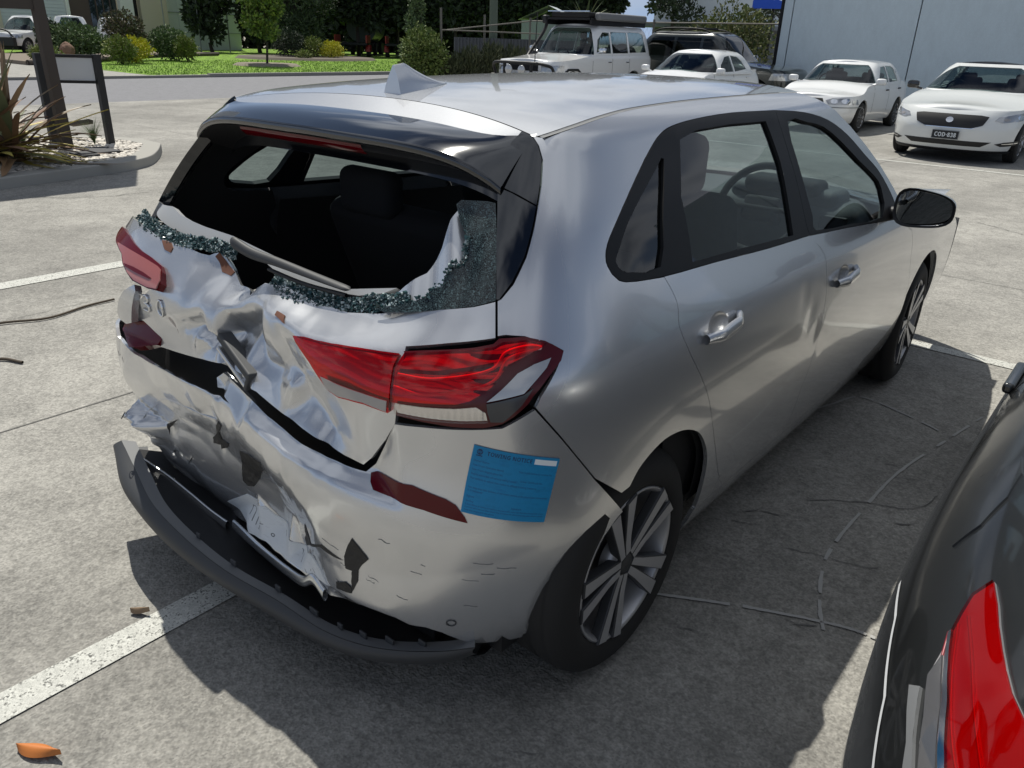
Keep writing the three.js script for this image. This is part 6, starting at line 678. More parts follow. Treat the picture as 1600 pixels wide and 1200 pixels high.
// ---------- dark grey saloon next to the hatchback ----------
{
  const t = thing('dark_grey_saloon', 'dark grey saloon with red and clear tail lamp parked close beside the silver hatchback', 'car', [2.405, 0, 0], 0);
  const grey = mat(0.026, 0.028, 0.029, 0.3, 0.5, { clearcoat: 1, clearcoatRoughness: 0.06 });
  const low = { w: [[.15, .86], [.25, .905], [.5, .922], [.65, .918], [.78, .893], [.86, .85], [.93, .79], [.99, .71], [1.03, .63]], zr: [[.15, .12], [.25, .22], [.5, .27], [.7, .25], [.85, .2], [.95, .14], [1.03, .05]], zf: [[.15, -4.5], [.5, -4.62], [.7, -4.55], [.85, -4.3], [1.03, -3.9]], pr: -1.1, pf: -3.75, k: 0.95, n: 3, nf: 3 };
  const S = shellOf(low), f = S.fq;
  const cc = buildCar(t, { low, paint: grey, R: 0.33, wb: 2.775, track: 0.79, belt: 0.95, roof: 1.41, cowl: -3.25, deck: -0.62, bottom: 0.17, cell: 0.03,
    top: [[S.q0, .75], [f(20), .8], [-3.6, .9], [-3.2, .965], [-2.6, .975], [-1.4, .99], [-0.9, 1.0], [-0.4, 1.015], [S.q1, 1.005]],
    up: { w: [[.9, .70], [.97, .69], [1.2, .60], [1.36, .53], [1.41, .46]], zr: [[.95, -.7], [1.2, -1.15], [1.41, -1.6]], zf: [[.93, -3.4], [1.2, -2.95], [1.41, -2.4]], pr: -1.9, pf: -2.2, k: 0.75, n: 4, nf: 4 },
    windows: [[[-2.9, .99], [-2.2, 1.0], [-2.2, 1.33], [-2.5, 1.3]], [[-2.13, 1.0], [-1.5, 1.02], [-1.6, 1.25], [-1.8, 1.33], [-2.13, 1.34]]], gaps: [[[-2.2, .3], [-2.2, .95]], [[-1.35, .72], [-1.42, .85], [-1.5, .97]]], handles: [[-1.5, .82, .2]], mirror: [0.98, 1.02, -3.0],
    patches: [['tail_lamp', K.lamp, mat(0.62, 0.6, 0.6, 0.3, 0.6), 0.004, [['clear_lens', K.clear2, mat(0.09, 0.09, 0.095, 0.08, 0, { clearcoat: 1 })], ['chrome_blade', K.clear1, M.chrome], ['red_lens', [K.lamp[0], K.lamp[1], K.clear1[1], K.clear1[2], K.clear1[3], ...K.lamp.slice(8)], redLens]]], ['bumper_corner_trim', K.grey, M.greyPlastic, 0.004]], wheel: 'twin', z0: 0 });
  // wheels stand under this car's own axles
  for (const p of t.children) if (p.name === 'wheel' || p.name === 'wheel_arch_liner' || p.name === 'underbody') p.position.z += -3.75;
  for (const p of [...t.children]) if (p.name === 'body_side') {
    const flip = p === t.children.find(c => c.name === 'body_side') ? false : true;
    const L = K.fuel, strip = (pts, w, o) => { const a = [], b = []; pts.forEach((q, i) => { const n = pts[Math.min(i + 1, pts.length - 1)], m = pts[Math.max(0, i - 1)], dx = n[0] - m[0], dy = n[1] - m[1], l = Math.hypot(dx, dy) || 1; a.push([q[0] - dy / l * w, q[1] + dx / l * w]); b.unshift([q[0] + dy / l * w, q[1] - dx / l * w]); }); return sheet([...a, ...b], offset(S, o), { cell: 0.02, lip: 0, flip }); };
    for (const [a, b] of [[0.2, 0.0], [0.45, 0.006], [0.7, 0.012]]) part('light_guide', tube([[-0.345, .89 - 0.05 * a], [-0.29, .895 - 0.1 * a], [-0.235, .885 - 0.12 * a], [-0.19, .87 - 0.12 * a]].map(p => { const v = offset(S, 0.0052)(...p); return [v[0] * (flip ? -1 : 1), v[1], v[2]]; }), 0.0022, 24, 6), mat(0.25, 0.02, 0.03, 0.4), p);
    part('fuel_flap', sheet(L, offset(S, 0.003), { cell: 0.02, lip: 0.006, flip }), grey, p);
    part('bumper_seam', strip(K.seam, 0.004, 0.002), M.pale, p);
  }
}

// ---------- walls, fences, signs, plants ----------
const leafM = (r = 0.75) => new THREE.MeshStandardMaterial({ vertexColors: true, roughness: r, side: THREE.DoubleSide });
const LEAF = leafM(0.7), WOOD = mat(0.075, 0.062, 0.052, 0.95), BARK = mat(0.06, 0.05, 0.042, 1);
function foliage(blobs, n, size, cols, { long = 1.6, up = 0, thin = 0 } = {}) {
  const pos = [], col = [], nor = []; let tot = 0; const vol = blobs.map(b => tot += b[3] * b[4] * b[5]);
  for (let i = 0; i < n; i++) {
    const k = rnd() * tot, b = blobs[Math.max(0, vol.findIndex(v => v >= k))]; let x, y, z, l; do { x = rr(-1, 1); y = rr(-1, 1); z = rr(-1, 1); l = Math.hypot(x, y, z); } while (l > 1 || l < 0.05);
    const r = Math.pow(rnd(), 0.32) * (0.88 + 0.3 * noise.noise(x / l * 2.2 + b[0], y / l * 2.2 + b[1], z / l * 2.2 + b[2])); x *= r / l; y *= r / l; z *= r / l;
    const c = V(b[0] + x * b[3], b[1] + y * b[4], b[2] + z * b[5]); if (c.y < 0.02) continue;
    const d = V(x + rr(-0.9, 0.9), y + rr(-0.5, 0.9) + up, z + rr(-0.9, 0.9)).normalize(), s = V(rr(-1, 1), rr(-1, 1), rr(-1, 1)).cross(d).normalize(), L = size * rr(0.6, 1.35), w = L / long / 2, m = c.clone().addScaledVector(d, L * 0.5), e = c.clone().addScaledVector(d, L), fold = d.clone().cross(s).multiplyScalar(w * 0.5), a = m.clone().addScaledVector(s, w).add(fold), f = m.clone().addScaledVector(s, -w).add(fold);
    const cc = cols[Math.floor(rnd() * cols.length)], t = rr(0.75, 1.25); for (const tr of [[c, a, e], [c, e, f]]) { const nn = tr[1].clone().sub(tr[0]).cross(tr[2].clone().sub(tr[0])).normalize(); for (const p of tr) { pos.push(p.x, p.y, p.z); nor.push(nn.x, nn.y, nn.z); col.push(cc[0] * t, cc[1] * t, cc[2] * t); } }
  }
  const g = new THREE.BufferGeometry(); g.setAttribute('position', new THREE.Float32BufferAttribute(pos, 3)); g.setAttribute('normal', new THREE.Float32BufferAttribute(nor, 3)); g.setAttribute('color', new THREE.Float32BufferAttribute(col, 3)); return g;
}
const GRN = [[.09, .14, .05], [.12, .18, .06], [.07, .11, .045]], DRK = [[.03, .048, .022], [.042, .064, .028], [.024, .036, .018]], YEL = [[.45, .42, .02], [.55, .5, .03], [.38, .4, .03]], OLV = [[.15, .19, .03], [.12, .17, .04], [.2, .22, .05]], BRN = [[.09, .08, .045], [.07, .085, .035], [.12, .095, .05]], LIM = [[.12, .17, .03], [.09, .14, .03], [.16, .2, .05]];
function shrub(name, label, category, [x, z], h, rx, rz, cols, n, size, opt = {}, group) {
  const t = thing(name, label, category, [x, opt.y ?? 0.05, z], 0, group), bl = [[0, h * 0.52, 0, rx, h * 0.5, rz]];
  for (let i = 0; i < (opt.lumps ?? 6); i++) { const a = rnd() * 6.28, k = rr(0.35, 0.75); bl.push([Math.cos(a) * rx * k, h * rr(0.3, 0.72), Math.sin(a) * rz * k, rx * rr(0.35, 0.55), h * rr(0.22, 0.34), rz * rr(0.35, 0.55)]); }
  part('foliage', foliage(bl, n, size, cols, opt), LEAF, t); const st = []; for (let i = 0; i < 5; i++) st.push(bar([rr(-.05, .05), 0, rr(-.05, .05)], [rr(-.5, .5) * rx, h * rr(.4, .7), rr(-.5, .5) * rz], 0.02, 5, 0.008)); part('stems', st, BARK, t); return t;
}
function tree(name, label, [x, z], trunkH, h, r, cols, n, size, opt = {}) {
  const t = thing(name, label, 'tree', [x, 0.05, z], 0, opt.group), tr = opt.tr ?? 0.06 * h / 3, limbs = [bar([0, 0, 0], [rr(-.1, .1), trunkH, rr(-.1, .1)], tr, 9, tr * 0.75), bar([0, trunkH * 0.98, 0], [rr(-.2, .2), h * 0.8, rr(-.2, .2)], tr * 0.75, 8, tr * 0.2)], bl = [];
  const m = opt.lumps ?? 12; for (let i = 0; i < m; i++) { const a = i / m * 6.28 * 2.4, f = (i + 0.5) / m, yy = trunkH + (h - trunkH) * (0.12 + 0.82 * f), k = r * (opt.cone ? 1.05 - 0.85 * f : Math.sqrt(Math.max(0.1, 1 - Math.pow(2 * f - 0.9, 2)))) * rr(0.45, 0.75); bl.push([Math.cos(a) * k, yy, Math.sin(a) * k, r * rr(0.34, 0.5), (h - trunkH) * rr(0.13, 0.2), r * rr(0.34, 0.5)]); limbs.push(bar([0, trunkH + (yy - trunkH) * 0.45, 0], [Math.cos(a) * k * 0.9, yy, Math.sin(a) * k * 0.9], tr * 0.35, 6, tr * 0.1)); }
  part('trunk', limbs, opt.bark ?? BARK, t); part('crown', foliage(bl, n, size, cols, opt), LEAF, t); return t;
}
{ // precast wall behind the parked cars
  const t = thing('precast_wall', 'tall pale blue-grey precast wall behind the parked white cars', 'wall', [0, 0, -22.2]); const pm = new THREE.MeshStandardMaterial({ color: lin(0.64, 0.74, 0.79), map: dataTex(512, (i, j) => { const v = 240 + 6 * (tn[1](i * 2, j * 2) - 0.5) + 5 * (tn[2](i * 2, j * 2) - 0.5) + 12 * (speck[j * 512 + i] - 0.5); return [v, v, v]; }, true), roughness: 0.85 });
  let x = -7.75; for (const w of [0.27, 3.25, 3.25, 3.25, 3.25, 3.25, 3.25]) { part('wall_panel', box(w - 0.03, 7.5, 0.2, x + w / 2, 3.75, -0.1), pm, t); part('panel_joint', box(0.03, 7.5, 0.12, x + w, 3.75, -0.12), M.trim, t); x += w; }
  part('corner_flashing', box(0.06, 7.5, 0.3, -7.79, 3.75, -0.12), M.trim, t);
}
{ // boundary fence
  const t = thing('boundary_fence', 'steel post and rail boundary fence behind the off-roader', 'fence'); const st = mat(0.16, 0.15, 0.13, 0.7, 0.3);
  const P = [[-16.6, -17.8], [-16.97, -20.2], [-17.05, -22.7], [-12.05, -22.65], [-7.85, -22.55]];
  P.forEach(([x, z], i) => part('fence_post', bar([x, 0, z], [x, i === 0 ? 2.35 : 2.25, z], 0.035), st, t));
  for (const [a, b] of [[[-16.6, 1.72, -17.8], [-17.05, 2.14, -22.7]], [[-16.6, 1.74, -17.8], [-16.2, 1.74, -22.2]], [[-17.05, 2.15, -22.7], [-12.05, 2.16, -22.65]], [[-12.05, 2.16, -22.65], [-7.85, 2.17, -22.55]]]) part('fence_rail', bar(a, b, 0.02), st, t);
  const wires = []; for (let i = 0; i < 60; i++) for (const s of [-1, 1]) { const x = -17 + i * 0.155; wires.push(bar([x, 0.1, -22.66], [x + s * 0.9, 2.1, -22.64], 0.0022, 3)); } part('wire_mesh', wires, st, t);
}
{ // grey sheet fence and power pole beyond
  const t = thing('sheet_fence', 'grey corrugated sheet fence beyond the hedge plants', 'fence'); for (let i = 0; i < 9; i++) { const a = [-21.9 + i * 0.42, -23.9 - i * 0.35]; const g = gridSurface((u, v) => { const k = Math.sin(u * 6.2832 * 4) * 0.02; return [a[0] + 0.42 * u + k, 1.55 * v, a[1] - 0.35 * u + k]; }, 32, 1); part('fence_sheet', g, mat(0.1, 0.105, 0.11, 0.6, 0.3), t); }
  const p = thing('power_pole', 'greenish timber power pole beyond the boundary fence', 'pole', [-20.95, 0, -25.2]); part('pole_shaft', bar([0, 0, 0], [0, 9, 0], 0.17, 14, 0.13), mat(0.11, 0.135, 0.1, 0.95), p); part('cross_arm', beam([-1.2, 8.4, 0], [1.2, 8.4, 0], 0.1, 0.12), WOOD, p);
}
// hedge plants along the boundary
shrub('broadleaf_shrub', 'bright green broadleaf shrub with pale flowers beside the fence post', 'shrub', [-16.95, -17.35], 1.95, 0.72, 0.72, LIM, 3600, 0.11, { y: 0, lumps: 9 });
tree('conical_tree', 'slim dark conical tree behind the bright green shrub', [-17.9, -18.0], 0.3, 2.75, 0.55, GRN, 3000, 0.09, { cone: true });
for (const [x, z, h] of [[-16.9, -18.4, 1.0], [-16.7, -19.1, 1.25], [-16.3, -19.8, 1.4], [-15.9, -20.5, 1.35]]) shrub('hedge_plant', 'upright grey-green hedge plant along the boundary in front of the sheet fence', 'shrub', [x, z], h, 0.55, 0.55, [[.07, .085, .035], [.09, .1, .05], [.05, .065, .03]], 1500, 0.2, { y: 0, long: 5, up: 1.4 }, 'hedge plants at the boundary');
shrub('broadleaf_shrub', 'tall yellow-green bush between the dark wagon and the grey wall', 'shrub', [-10.9, -25.6], 2.95, 1.7, 1.2, [[.1, .13, .03], [.14, .16, .04], [.05, .08, .02], [.18, .18, .07]], 6500, 0.12, { y: 0, lumps: 12 });
tree('gum_tree', 'dark open gum tree above the roof of the dark wagon', [-27.6, -51.6], 2.5, 7.5, 2.6, DRK, 2600, 0.28, { lumps: 9 });
tree('gum_tree', 'dark gum tree beside the blue sign', [-16.6, -44], 2, 6.5, 2.0, DRK, 2400, 0.25, { lumps: 9 });
{ const t = thing('spiky_palm', 'spiky palm standing behind the off-roader roof rack', 'palm', [-20.1, 0, -30.4]); part('trunk', bar([0, 0, 0], [0, 2.2, 0], 0.16, 10, 0.12), BARK, t); for (let i = 0; i < 46; i++) { const a = rnd() * 6.28, e = rr(-0.2, 1.3), L = rr(1.0, 1.6), d = [Math.cos(a) * Math.cos(e), Math.sin(e), Math.sin(a) * Math.cos(e)]; const g = gridSurface((u, v) => { const w = 0.05 * Math.sin(Math.PI * Math.min(1, v * 0.9 + 0.1)) * (u - 0.5) * 2; return [d[0] * L * v - Math.sin(a) * w, 2.2 + d[1] * L * v - 0.25 * v * v, d[2] * L * v + Math.cos(a) * w]; }, 1, 5); part('frond', g, i % 3 ? mat(0.06, 0.09, 0.03, 0.7) : mat(0.12, 0.14, 0.05, 0.7), t); } }
// street tree with its mulch ring
tree('young_street_tree', 'young street tree with a slender trunk in a mulch ring on the lawn', [-32.0, -21.9], 1.0, 4.4, 1.05, [[.12, .19, .03], [.17, .24, .045], [.08, .13, .03], [.24, .29, .06]], 6500, 0.17, { lumps: 14, tr: 0.06 });
{ const g = new THREE.CylinderGeometry(1.35, 1.55, 0.1, 28).translate(-32, 0.11, -21.9); struct('mulch_ring', g, mat(0.22, 0.19, 0.15, 1)); }
// garden bed across the road
{
  const pts = [[-33, -12], [-34.2, -14.4], [-37, -17], [-40.5, -20.6], [-43.2, -24.4], [-44.6, -27], [-47, -27], [-47, -18], [-42, -14], [-36, -12]]; const sh = new THREE.Shape(pts.map(p => new THREE.Vector2(p[0], -p[1])));
  const g = new THREE.ExtrudeGeometry(sh, { depth: 0.16, bevelEnabled: false }).rotateX(-Math.PI / 2).translate(0, 0.03, 0); struct('garden_bed', g, mat(0.2, 0.165, 0.13, 1));
  struct('garden_edging', [tube(pts.slice(0, 6).map(p => [p[0], 0.16, p[1]]), 0.09, 60, 8)], mat(0.09, 0.075, 0.065, 1));
  shrub('clipped_hedge', 'large dense dark green hedge in the garden across the road', 'hedge', [-37.2, -15.6], 1.62, 1.75, 1.3, GRN, 6500, 0.13, { lumps: 10 });
  shrub('clipped_hedge', 'dark green hedge behind the leaning timber post', 'hedge', [-37.9, -14.9], 1.75, 0.5, 0.6, DRK, 2600, 0.13);
  shrub('brown_shrub', 'brownish rounded shrub rising behind the hedge', 'shrub', [-37.6, -18.2], 2.2, 1.0, 1.0, BRN, 3800, 0.13);
  shrub('golden_shrub', 'golden yellow shrub behind the olive green bush', 'shrub', [-34.6, -17.0], 1.1, 0.85, 0.8, YEL, 2600, 0.1);
  shrub('olive_shrub', 'olive green rounded bush in front of the golden shrub', 'shrub', [-33.4, -15.8], 1.15, 0.75, 0.7, OLV, 2600, 0.1);
  shrub('green_shrub', 'mid green spreading shrub at the end of the garden bed', 'shrub', [-37.4, -20.1], 1.55, 1.35, 1.1, GRN, 4200, 0.12);
  shrub('olive_shrub', 'small olive bush in front of the spreading shrub', 'shrub', [-36.0, -20.2], 1.2, 0.6, 0.6, OLV, 2000, 0.1);
  shrub('low_shrub', 'low bright green shrub at the corner of the garden bed', 'shrub', [-33.4, -12.9], 0.72, 0.75, 0.6, OLV, 1600, 0.09);
  const rk = new THREE.IcosahedronGeometry(0.5, 3), rp = rk.attributes.position; for (let i = 0; i < rp.count; i++) { const k = 1 + 0.35 * noise.noise(rp.getX(i) * 3, rp.getY(i) * 3, rp.getZ(i) * 3); rp.setXYZ(i, rp.getX(i) * k * 0.6, rp.getY(i) * k * 0.65, rp.getZ(i) * k * 0.55); } rk.computeVertexNormals(); tag(part('feature_rock', rk.translate(-34.9, 0.5, -14.3), mat(0.22, 0.13, 0.09, 0.95), scene), 'reddish feature rock in front of the large hedge', 'rock');
}
// second bed, by the trailers
struct('garden_bed', new THREE.CylinderGeometry(3.4, 3.6, 0.16, 30).scale(1, 1, 1.25).translate(-40.2, 0.1, -30.3), mat(0.13, 0.11, 0.09, 1));
shrub('dark_shrub', 'dark rounded shrub beneath the weeping tree', 'shrub', [-40.8, -29.4], 1.7, 1.05, 1.0, DRK, 3200, 0.12);
shrub('olive_shrub', 'narrow olive bush beside the dark shrub and the golden one', 'shrub', [-39.9, -30.6], 1.3, 0.6, 0.6, OLV, 1700, 0.1);
shrub('golden_shrub', 'low golden yellow shrub at the end of the small bed', 'shrub', [-39.3, -31.4], 1.1, 0.75, 0.9, YEL, 2200, 0.09);
shrub('low_shrub', 'small low green shrub at the front of the small bed', 'shrub', [-38.3, -28.6], 0.6, 0.5, 0.5, OLV, 900, 0.08);
// backdrop trees
tree('weeping_tree', 'large dark weeping tree behind the small garden bed', [-45.5, -33.4], 0.6, 7.5, 3.1, [[.05, .08, .032], [.075, .11, .045], [.035, .06, .026]], 13000, 0.28, { lumps: 18, long: 3 });
for (const [x, z, h, r] of [[-46.5, -39.5, 9, 3.2], [-50, -46.5, 10, 3.6], [-44, -42.5, 9, 3.0], [-41.5, -44.5, 9.5, 3.4], [-38.6, -46.5, 9, 3.2], [-36.2, -48.5, 8, 2.8], [-54, -41, 9, 3], [-33.6, -50.5, 7.4, 2.4]]) tree('backdrop_tree', 'dark evergreen tree in the row behind the trailers', [x, z], 1.9, h, r, DRK, 7500, 0.42, { lumps: 15, tr: 0.16, bark: mat(0.09, 0.075, 0.065, 1), group: 'dark trees behind the trailers' });
for (const [x, z, h] of [[-52, -31, 7], [-51.5, -34.5, 8]]) tree('backdrop_tree', 'dark bushy tree against the pale shed wall', [x, z], 0.6, h, 1.9, DRK, 5000, 0.34, { lumps: 12, group: 'dark trees by the pale shed' });
{ // far belt of trees closing the view
  const bl = []; for (let i = 0; i < 46; i++) { const t = i / 45 * 0.62; bl.push([-78 + 52 * t + rr(-2, 2), rr(2.2, 4.2), -38 - 40 * t + rr(-2, 2), rr(2.6, 4.2), rr(2.6, 4.6), rr(2, 3)]); }
  const o = part('distant_woodland', foliage(bl, 26000, 0.75, DRK), LEAF, scene); tag(o, 'dark belt of distant trees closing the view beyond the trailers', 'trees', null, 'stuff');
}
// trailers with red mudguards
for (const [x, z] of [[-45.4, -38.1], [-43.0, -40.6]]) {
  const t = thing('flat_trailer', 'flat trailer with red wheel guards parked under the trees', 'trailer', [x, 0.05, z], 0.78, 'trailers under the trees');
  part('deck', box(2.2, 0.14, 3.4, 0, 0.85, 0), M.trim, t); const red = mat(0.3, 0.03, 0.02, 0.5);
  for (const s of [1, -1]) for (const k of [-0.45, 0.45]) { part('mudguard', gridSurface((u, v) => { const a = Math.PI * u; return [s * (0.95 + 0.28 * v), 0.36 + 0.42 * Math.sin(a), k + 0.42 * Math.cos(a)]; }, 16, 1), red, t); part('wheel', new THREE.CylinderGeometry(0.34, 0.34, 0.22, 20).rotateZ(Math.PI / 2).translate(s * 1.08, 0.34, k), M.rubber, t); }
  part('drawbar', beam([0, 0.6, 1.7], [0, 0.55, 3.0], 0.1, 0.1), M.trim, t); part('side_rail', [box(0.06, 0.5, 3.4, -1.07, 1.15, 0), box(0.06, 0.5, 3.4, 1.07, 1.15, 0)], red, t);
}
{ // tank truck shapes behind the trees
  const t = thing('parked_tanker', 'dark tank trailer parked behind the tree trunks', 'trailer', [-50.2, 0.05, -43.5], 0.75); part('tank', new THREE.CylinderGeometry(1.1, 1.1, 7, 28).rotateX(Math.PI / 2).translate(0, 1.95, 0), mat(0.06, 0.075, 0.075, 0.35, 0.4), t); part('chassis', box(1.6, 0.25, 7, 0, 0.75, 0), M.trim, t); for (const s of [1, -1]) for (const k of [-2.6, -1.6, 2.4]) part('wheel', new THREE.CylinderGeometry(0.45, 0.45, 0.26, 20).rotateZ(Math.PI / 2).translate(s * 0.85, 0.45, k), M.rubber, t);
}
{ // office building at the far left
  const t = thing('office_building', 'tan and white office building with glazed entrance across the road', 'building', [-56, 0.05, 0]);
  const tan = mat(0.62, 0.55, 0.43, 0.9), cream = mat(0.8, 0.79, 0.74, 0.85), grey = mat(0.62, 0.65, 0.67, 0.7), brown = mat(0.1, 0.07, 0.06, 0.8);
  const seg = (n, z0, z1, h, m, dx = 0, y = 0) => part(n, box(0.4, h, Math.abs(z1 - z0), -0.2 + dx, y + h / 2, (z0 + z1) / 2), m, t);
  seg('wall', -2, -19.5, 7, tan); const rd = seg('roller_door', -19.5, -23.4, 4.5, grey, -0.15); for (let i = 0; i < 22; i++) part('door_slat', box(0.03, 0.17, 3.85, 0.02 - 0.15 + 0.01, 0.1 + i * 0.2, -21.45), grey, rd);
  seg('door_post', -23.4, -23.6, 5, cream, 0.05); seg('wall', -23.6, -24.9, 7, brown, -0.1);
  const ent = seg('entrance', -24.9, -26.8, 4, M.black, -0.6); for (let i = 0; i < 4; i++) { const z = -24.95 - i * 0.47; part('door_pane', box(0.03, 3.2, 0.4, -0.25, 1.7, z - 0.23), darkGlass, ent); part('door_mullion', box(0.08, 3.4, 0.06, -0.22, 1.7, z), brown, ent); }
  seg('column', -26.8, -27.7, 7, cream, 0.3); seg('recess', -27.7, -28.3, 7, M.black, -0.4); seg('wall', -28.3, -30.2, 7, tan, 0.1);
  part('roof', box(9, 0.4, 29, -4.3, 7.2, -16), grey, t); part('side_wall', box(8, 7, 0.3, -4.4, 3.5, -30.1), tan, t);
}
{ // pale shed
  const t = thing('pale_shed', 'pale green-white shed wall with thin steel posts in front', 'building', [-57, 0.05, 0]); const m = mat(0.62, 0.68, 0.66, 0.7); for (let i = 0; i < 6; i++) part('wall_sheet', box(0.2, 6, 0.98, 0, 3, -31 - i), m, t); for (let i = 0; i < 4; i++) part('wall_girt', box(0.04, 0.04, 6, 0.12, 1.2 + i * 1.3, -33.5), grey0(), t); for (const z of [-32, -34.4, -36.6]) part('steel_post', bar([5.5, 0, z + 4.5], [5.5, 5, z + 4.5], 0.04), mat(0.25, 0.26, 0.26, 0.6, 0.3), t);
}
function grey0() { return mat(0.3, 0.33, 0.33, 0.7); }
{ // distant warehouses to the north
  const t = thing('white_warehouse', 'distant white clad warehouse with low grey roof beyond the fence', 'building', [-26.5, 0, -56], 0.42); for (let i = 0; i < 9; i++) part('cladding_sheet', box(1.5, 0.42, 0.2, 0, 2.9 + i * 0.42, 0).scale(6, 1, 1), mat(0.7, 0.74, 0.76, 0.6), t); part('base_wall', box(9, 2.8, 0.22, 0, 1.4, 0.02), mat(0.25, 0.26, 0.27, 0.9), t); part('awning_roof', box(11, 0.25, 3, 0, 2.75, 1.6), mat(0.2, 0.22, 0.23, 0.8), t);
  const u = thing('grey_shed', 'grey gabled shed roof seen between the trees and the off-roader', 'building', [-29.6, 0, -40.5], 0.5); part('wall', box(3.2, 2.6, 3, 0, 1.3, 0), mat(0.25, 0.28, 0.29, 0.9), u); part('roof', gridSurface((a, b) => [-1.8 + 3.6 * a, 2.6 + 0.8 * (1 - Math.abs(2 * a - 1)), -1.7 + 3.4 * b], 2, 1), mat(0.34, 0.37, 0.39, 0.7), u);
}
{ // blue sign
  const t = thing('blue_sign', 'blue sign with white script lettering above the bush by the wall', 'sign', [-11.1, 0, -29.4], 0.35); const tx = canvasTex(512, 256, (x, w, h) => { x.fillStyle = '#1c4fc0'; x.fillRect(0, 0, w, h); x.strokeStyle = '#dfe8f5'; x.lineWidth = 12; x.lineCap = 'round'; x.beginPath(); x.moveTo(40, 90); x.bezierCurveTo(70, 20, 110, 30, 90, 100); x.bezierCurveTo(120, 40, 160, 30, 170, 90); x.bezierCurveTo(210, 20, 250, 60, 220, 110); x.moveTo(280, 60); x.bezierCurveTo(320, 20, 380, 60, 330, 110); x.moveTo(250, 170); x.bezierCurveTo(300, 130, 330, 210, 380, 160); x.bezierCurveTo(420, 130, 440, 200, 480, 150); x.stroke(); });
  part('sign_face', box(1.5, 0.9, 0.06, 0, 3.3, 0), [M.black, M.black, M.black, M.black, new THREE.MeshPhysicalMaterial({ map: tx, roughness: 0.5 }), M.black], t); part('sign_post', bar([0, 0, -0.06], [0, 4.2, -0.06], 0.06), M.trim, t);
}
for (const [x, z, a, l] of [[-48.6, -20.2, 0.5, 'white van roof showing above the hedge by the roller door'], [-47.9, -22.3, 0.5, 'white car with dark windows half hidden by the brown shrub']]) { const src = scene.children.find(o => o.name === 'white_pickup'), c = src.clone(); c.name = numbered('white_van'); c.position.set(x, 0.15, z); c.rotation.y = 1.9; c.userData = { label: l, category: 'car' }; for (const k of [...c.children]) if (k.name === 'bull_bar') c.remove(k); scene.add(c); }

// ---------- traffic island with flax, sign frame and timber post ----------
{
  const outline = [[-9.0, -4.66], [-8.4, -4.3], [-7.95, -3.95], [-7.72, -3.55], [-7.62, -3.1], [-7.5, -2.6], [-7.38, -2.05], [-7.2, -1.2], [-7.0, 0], [-6.9, 2.5], [-11.8, 2.5], [-11.6, -1.5], [-11.2, -3.3], [-10.4, -4.2], [-9.7, -4.62]], sh = new THREE.Shape(new THREE.SplineCurve([...outline, outline[0]].map(p => new THREE.Vector2(p[0], -p[1]))).getPoints(120));
  const inner = new THREE.Shape(sh.getPoints().map(p => new THREE.Vector2(-9.4 + (p.x + 9.4) * 0.89, 1.1 + (p.y - 1.1) * 0.94))); const kerb = sh.clone(); kerb.holes.push(inner);
  struct('island_kerb', new THREE.ExtrudeGeometry(kerb, { depth: 0.1, bevelEnabled: true, bevelSize: 0.012, bevelThickness: 0.012, bevelSegments: 2 }).rotateX(-Math.PI / 2).translate(0, 0.002, 0), mat(0.34, 0.33, 0.3, 0.95));
  struct('island_soil', new THREE.ExtrudeGeometry(inner, { depth: 0.075, bevelEnabled: false }).rotateX(-Math.PI / 2).translate(0, 0.002, 0), mat(0.16, 0.14, 0.11, 1));
  const pebble = new THREE.IcosahedronGeometry(0.022, 1).scale(1.2, 0.6, 0.9), im = new THREE.InstancedMesh(pebble, new THREE.MeshStandardMaterial({ roughness: 0.8 }), 4200), m4 = new THREE.Matrix4(), q4 = new THREE.Quaternion(); let n = 0;
  while (n < 4200) { const x = rr(-10.4, -7.6), z = rr(-4.6, -1.0); const P = inner.getPoints(); let c = false; for (let i = 0, j = P.length - 1; i < P.length; j = i++) if ((P[i].y > -z) !== (P[j].y > -z) && x < (P[j].x - P[i].x) * (-z - P[i].y) / (P[j].y - P[i].y) + P[i].x) c = !c; if (!c) continue; const s = rr(0.6, 1.5); q4.setFromAxisAngle(V(0, 1, 0), rnd() * 6.28); m4.compose(V(x, 0.1, z), q4, V(s, s, s)); im.setMatrixAt(n, m4); const k = rr(0.45, 0.8); im.setColorAt(n, lin(k, k * 0.93, k * 0.82)); n++; }
  im.name = 'pebbles'; tag(im, 'pale round pebbles covering the kerbed island bed', 'pebbles', null, 'stuff'); im.castShadow = im.receiveShadow = true; scene.add(im);
}
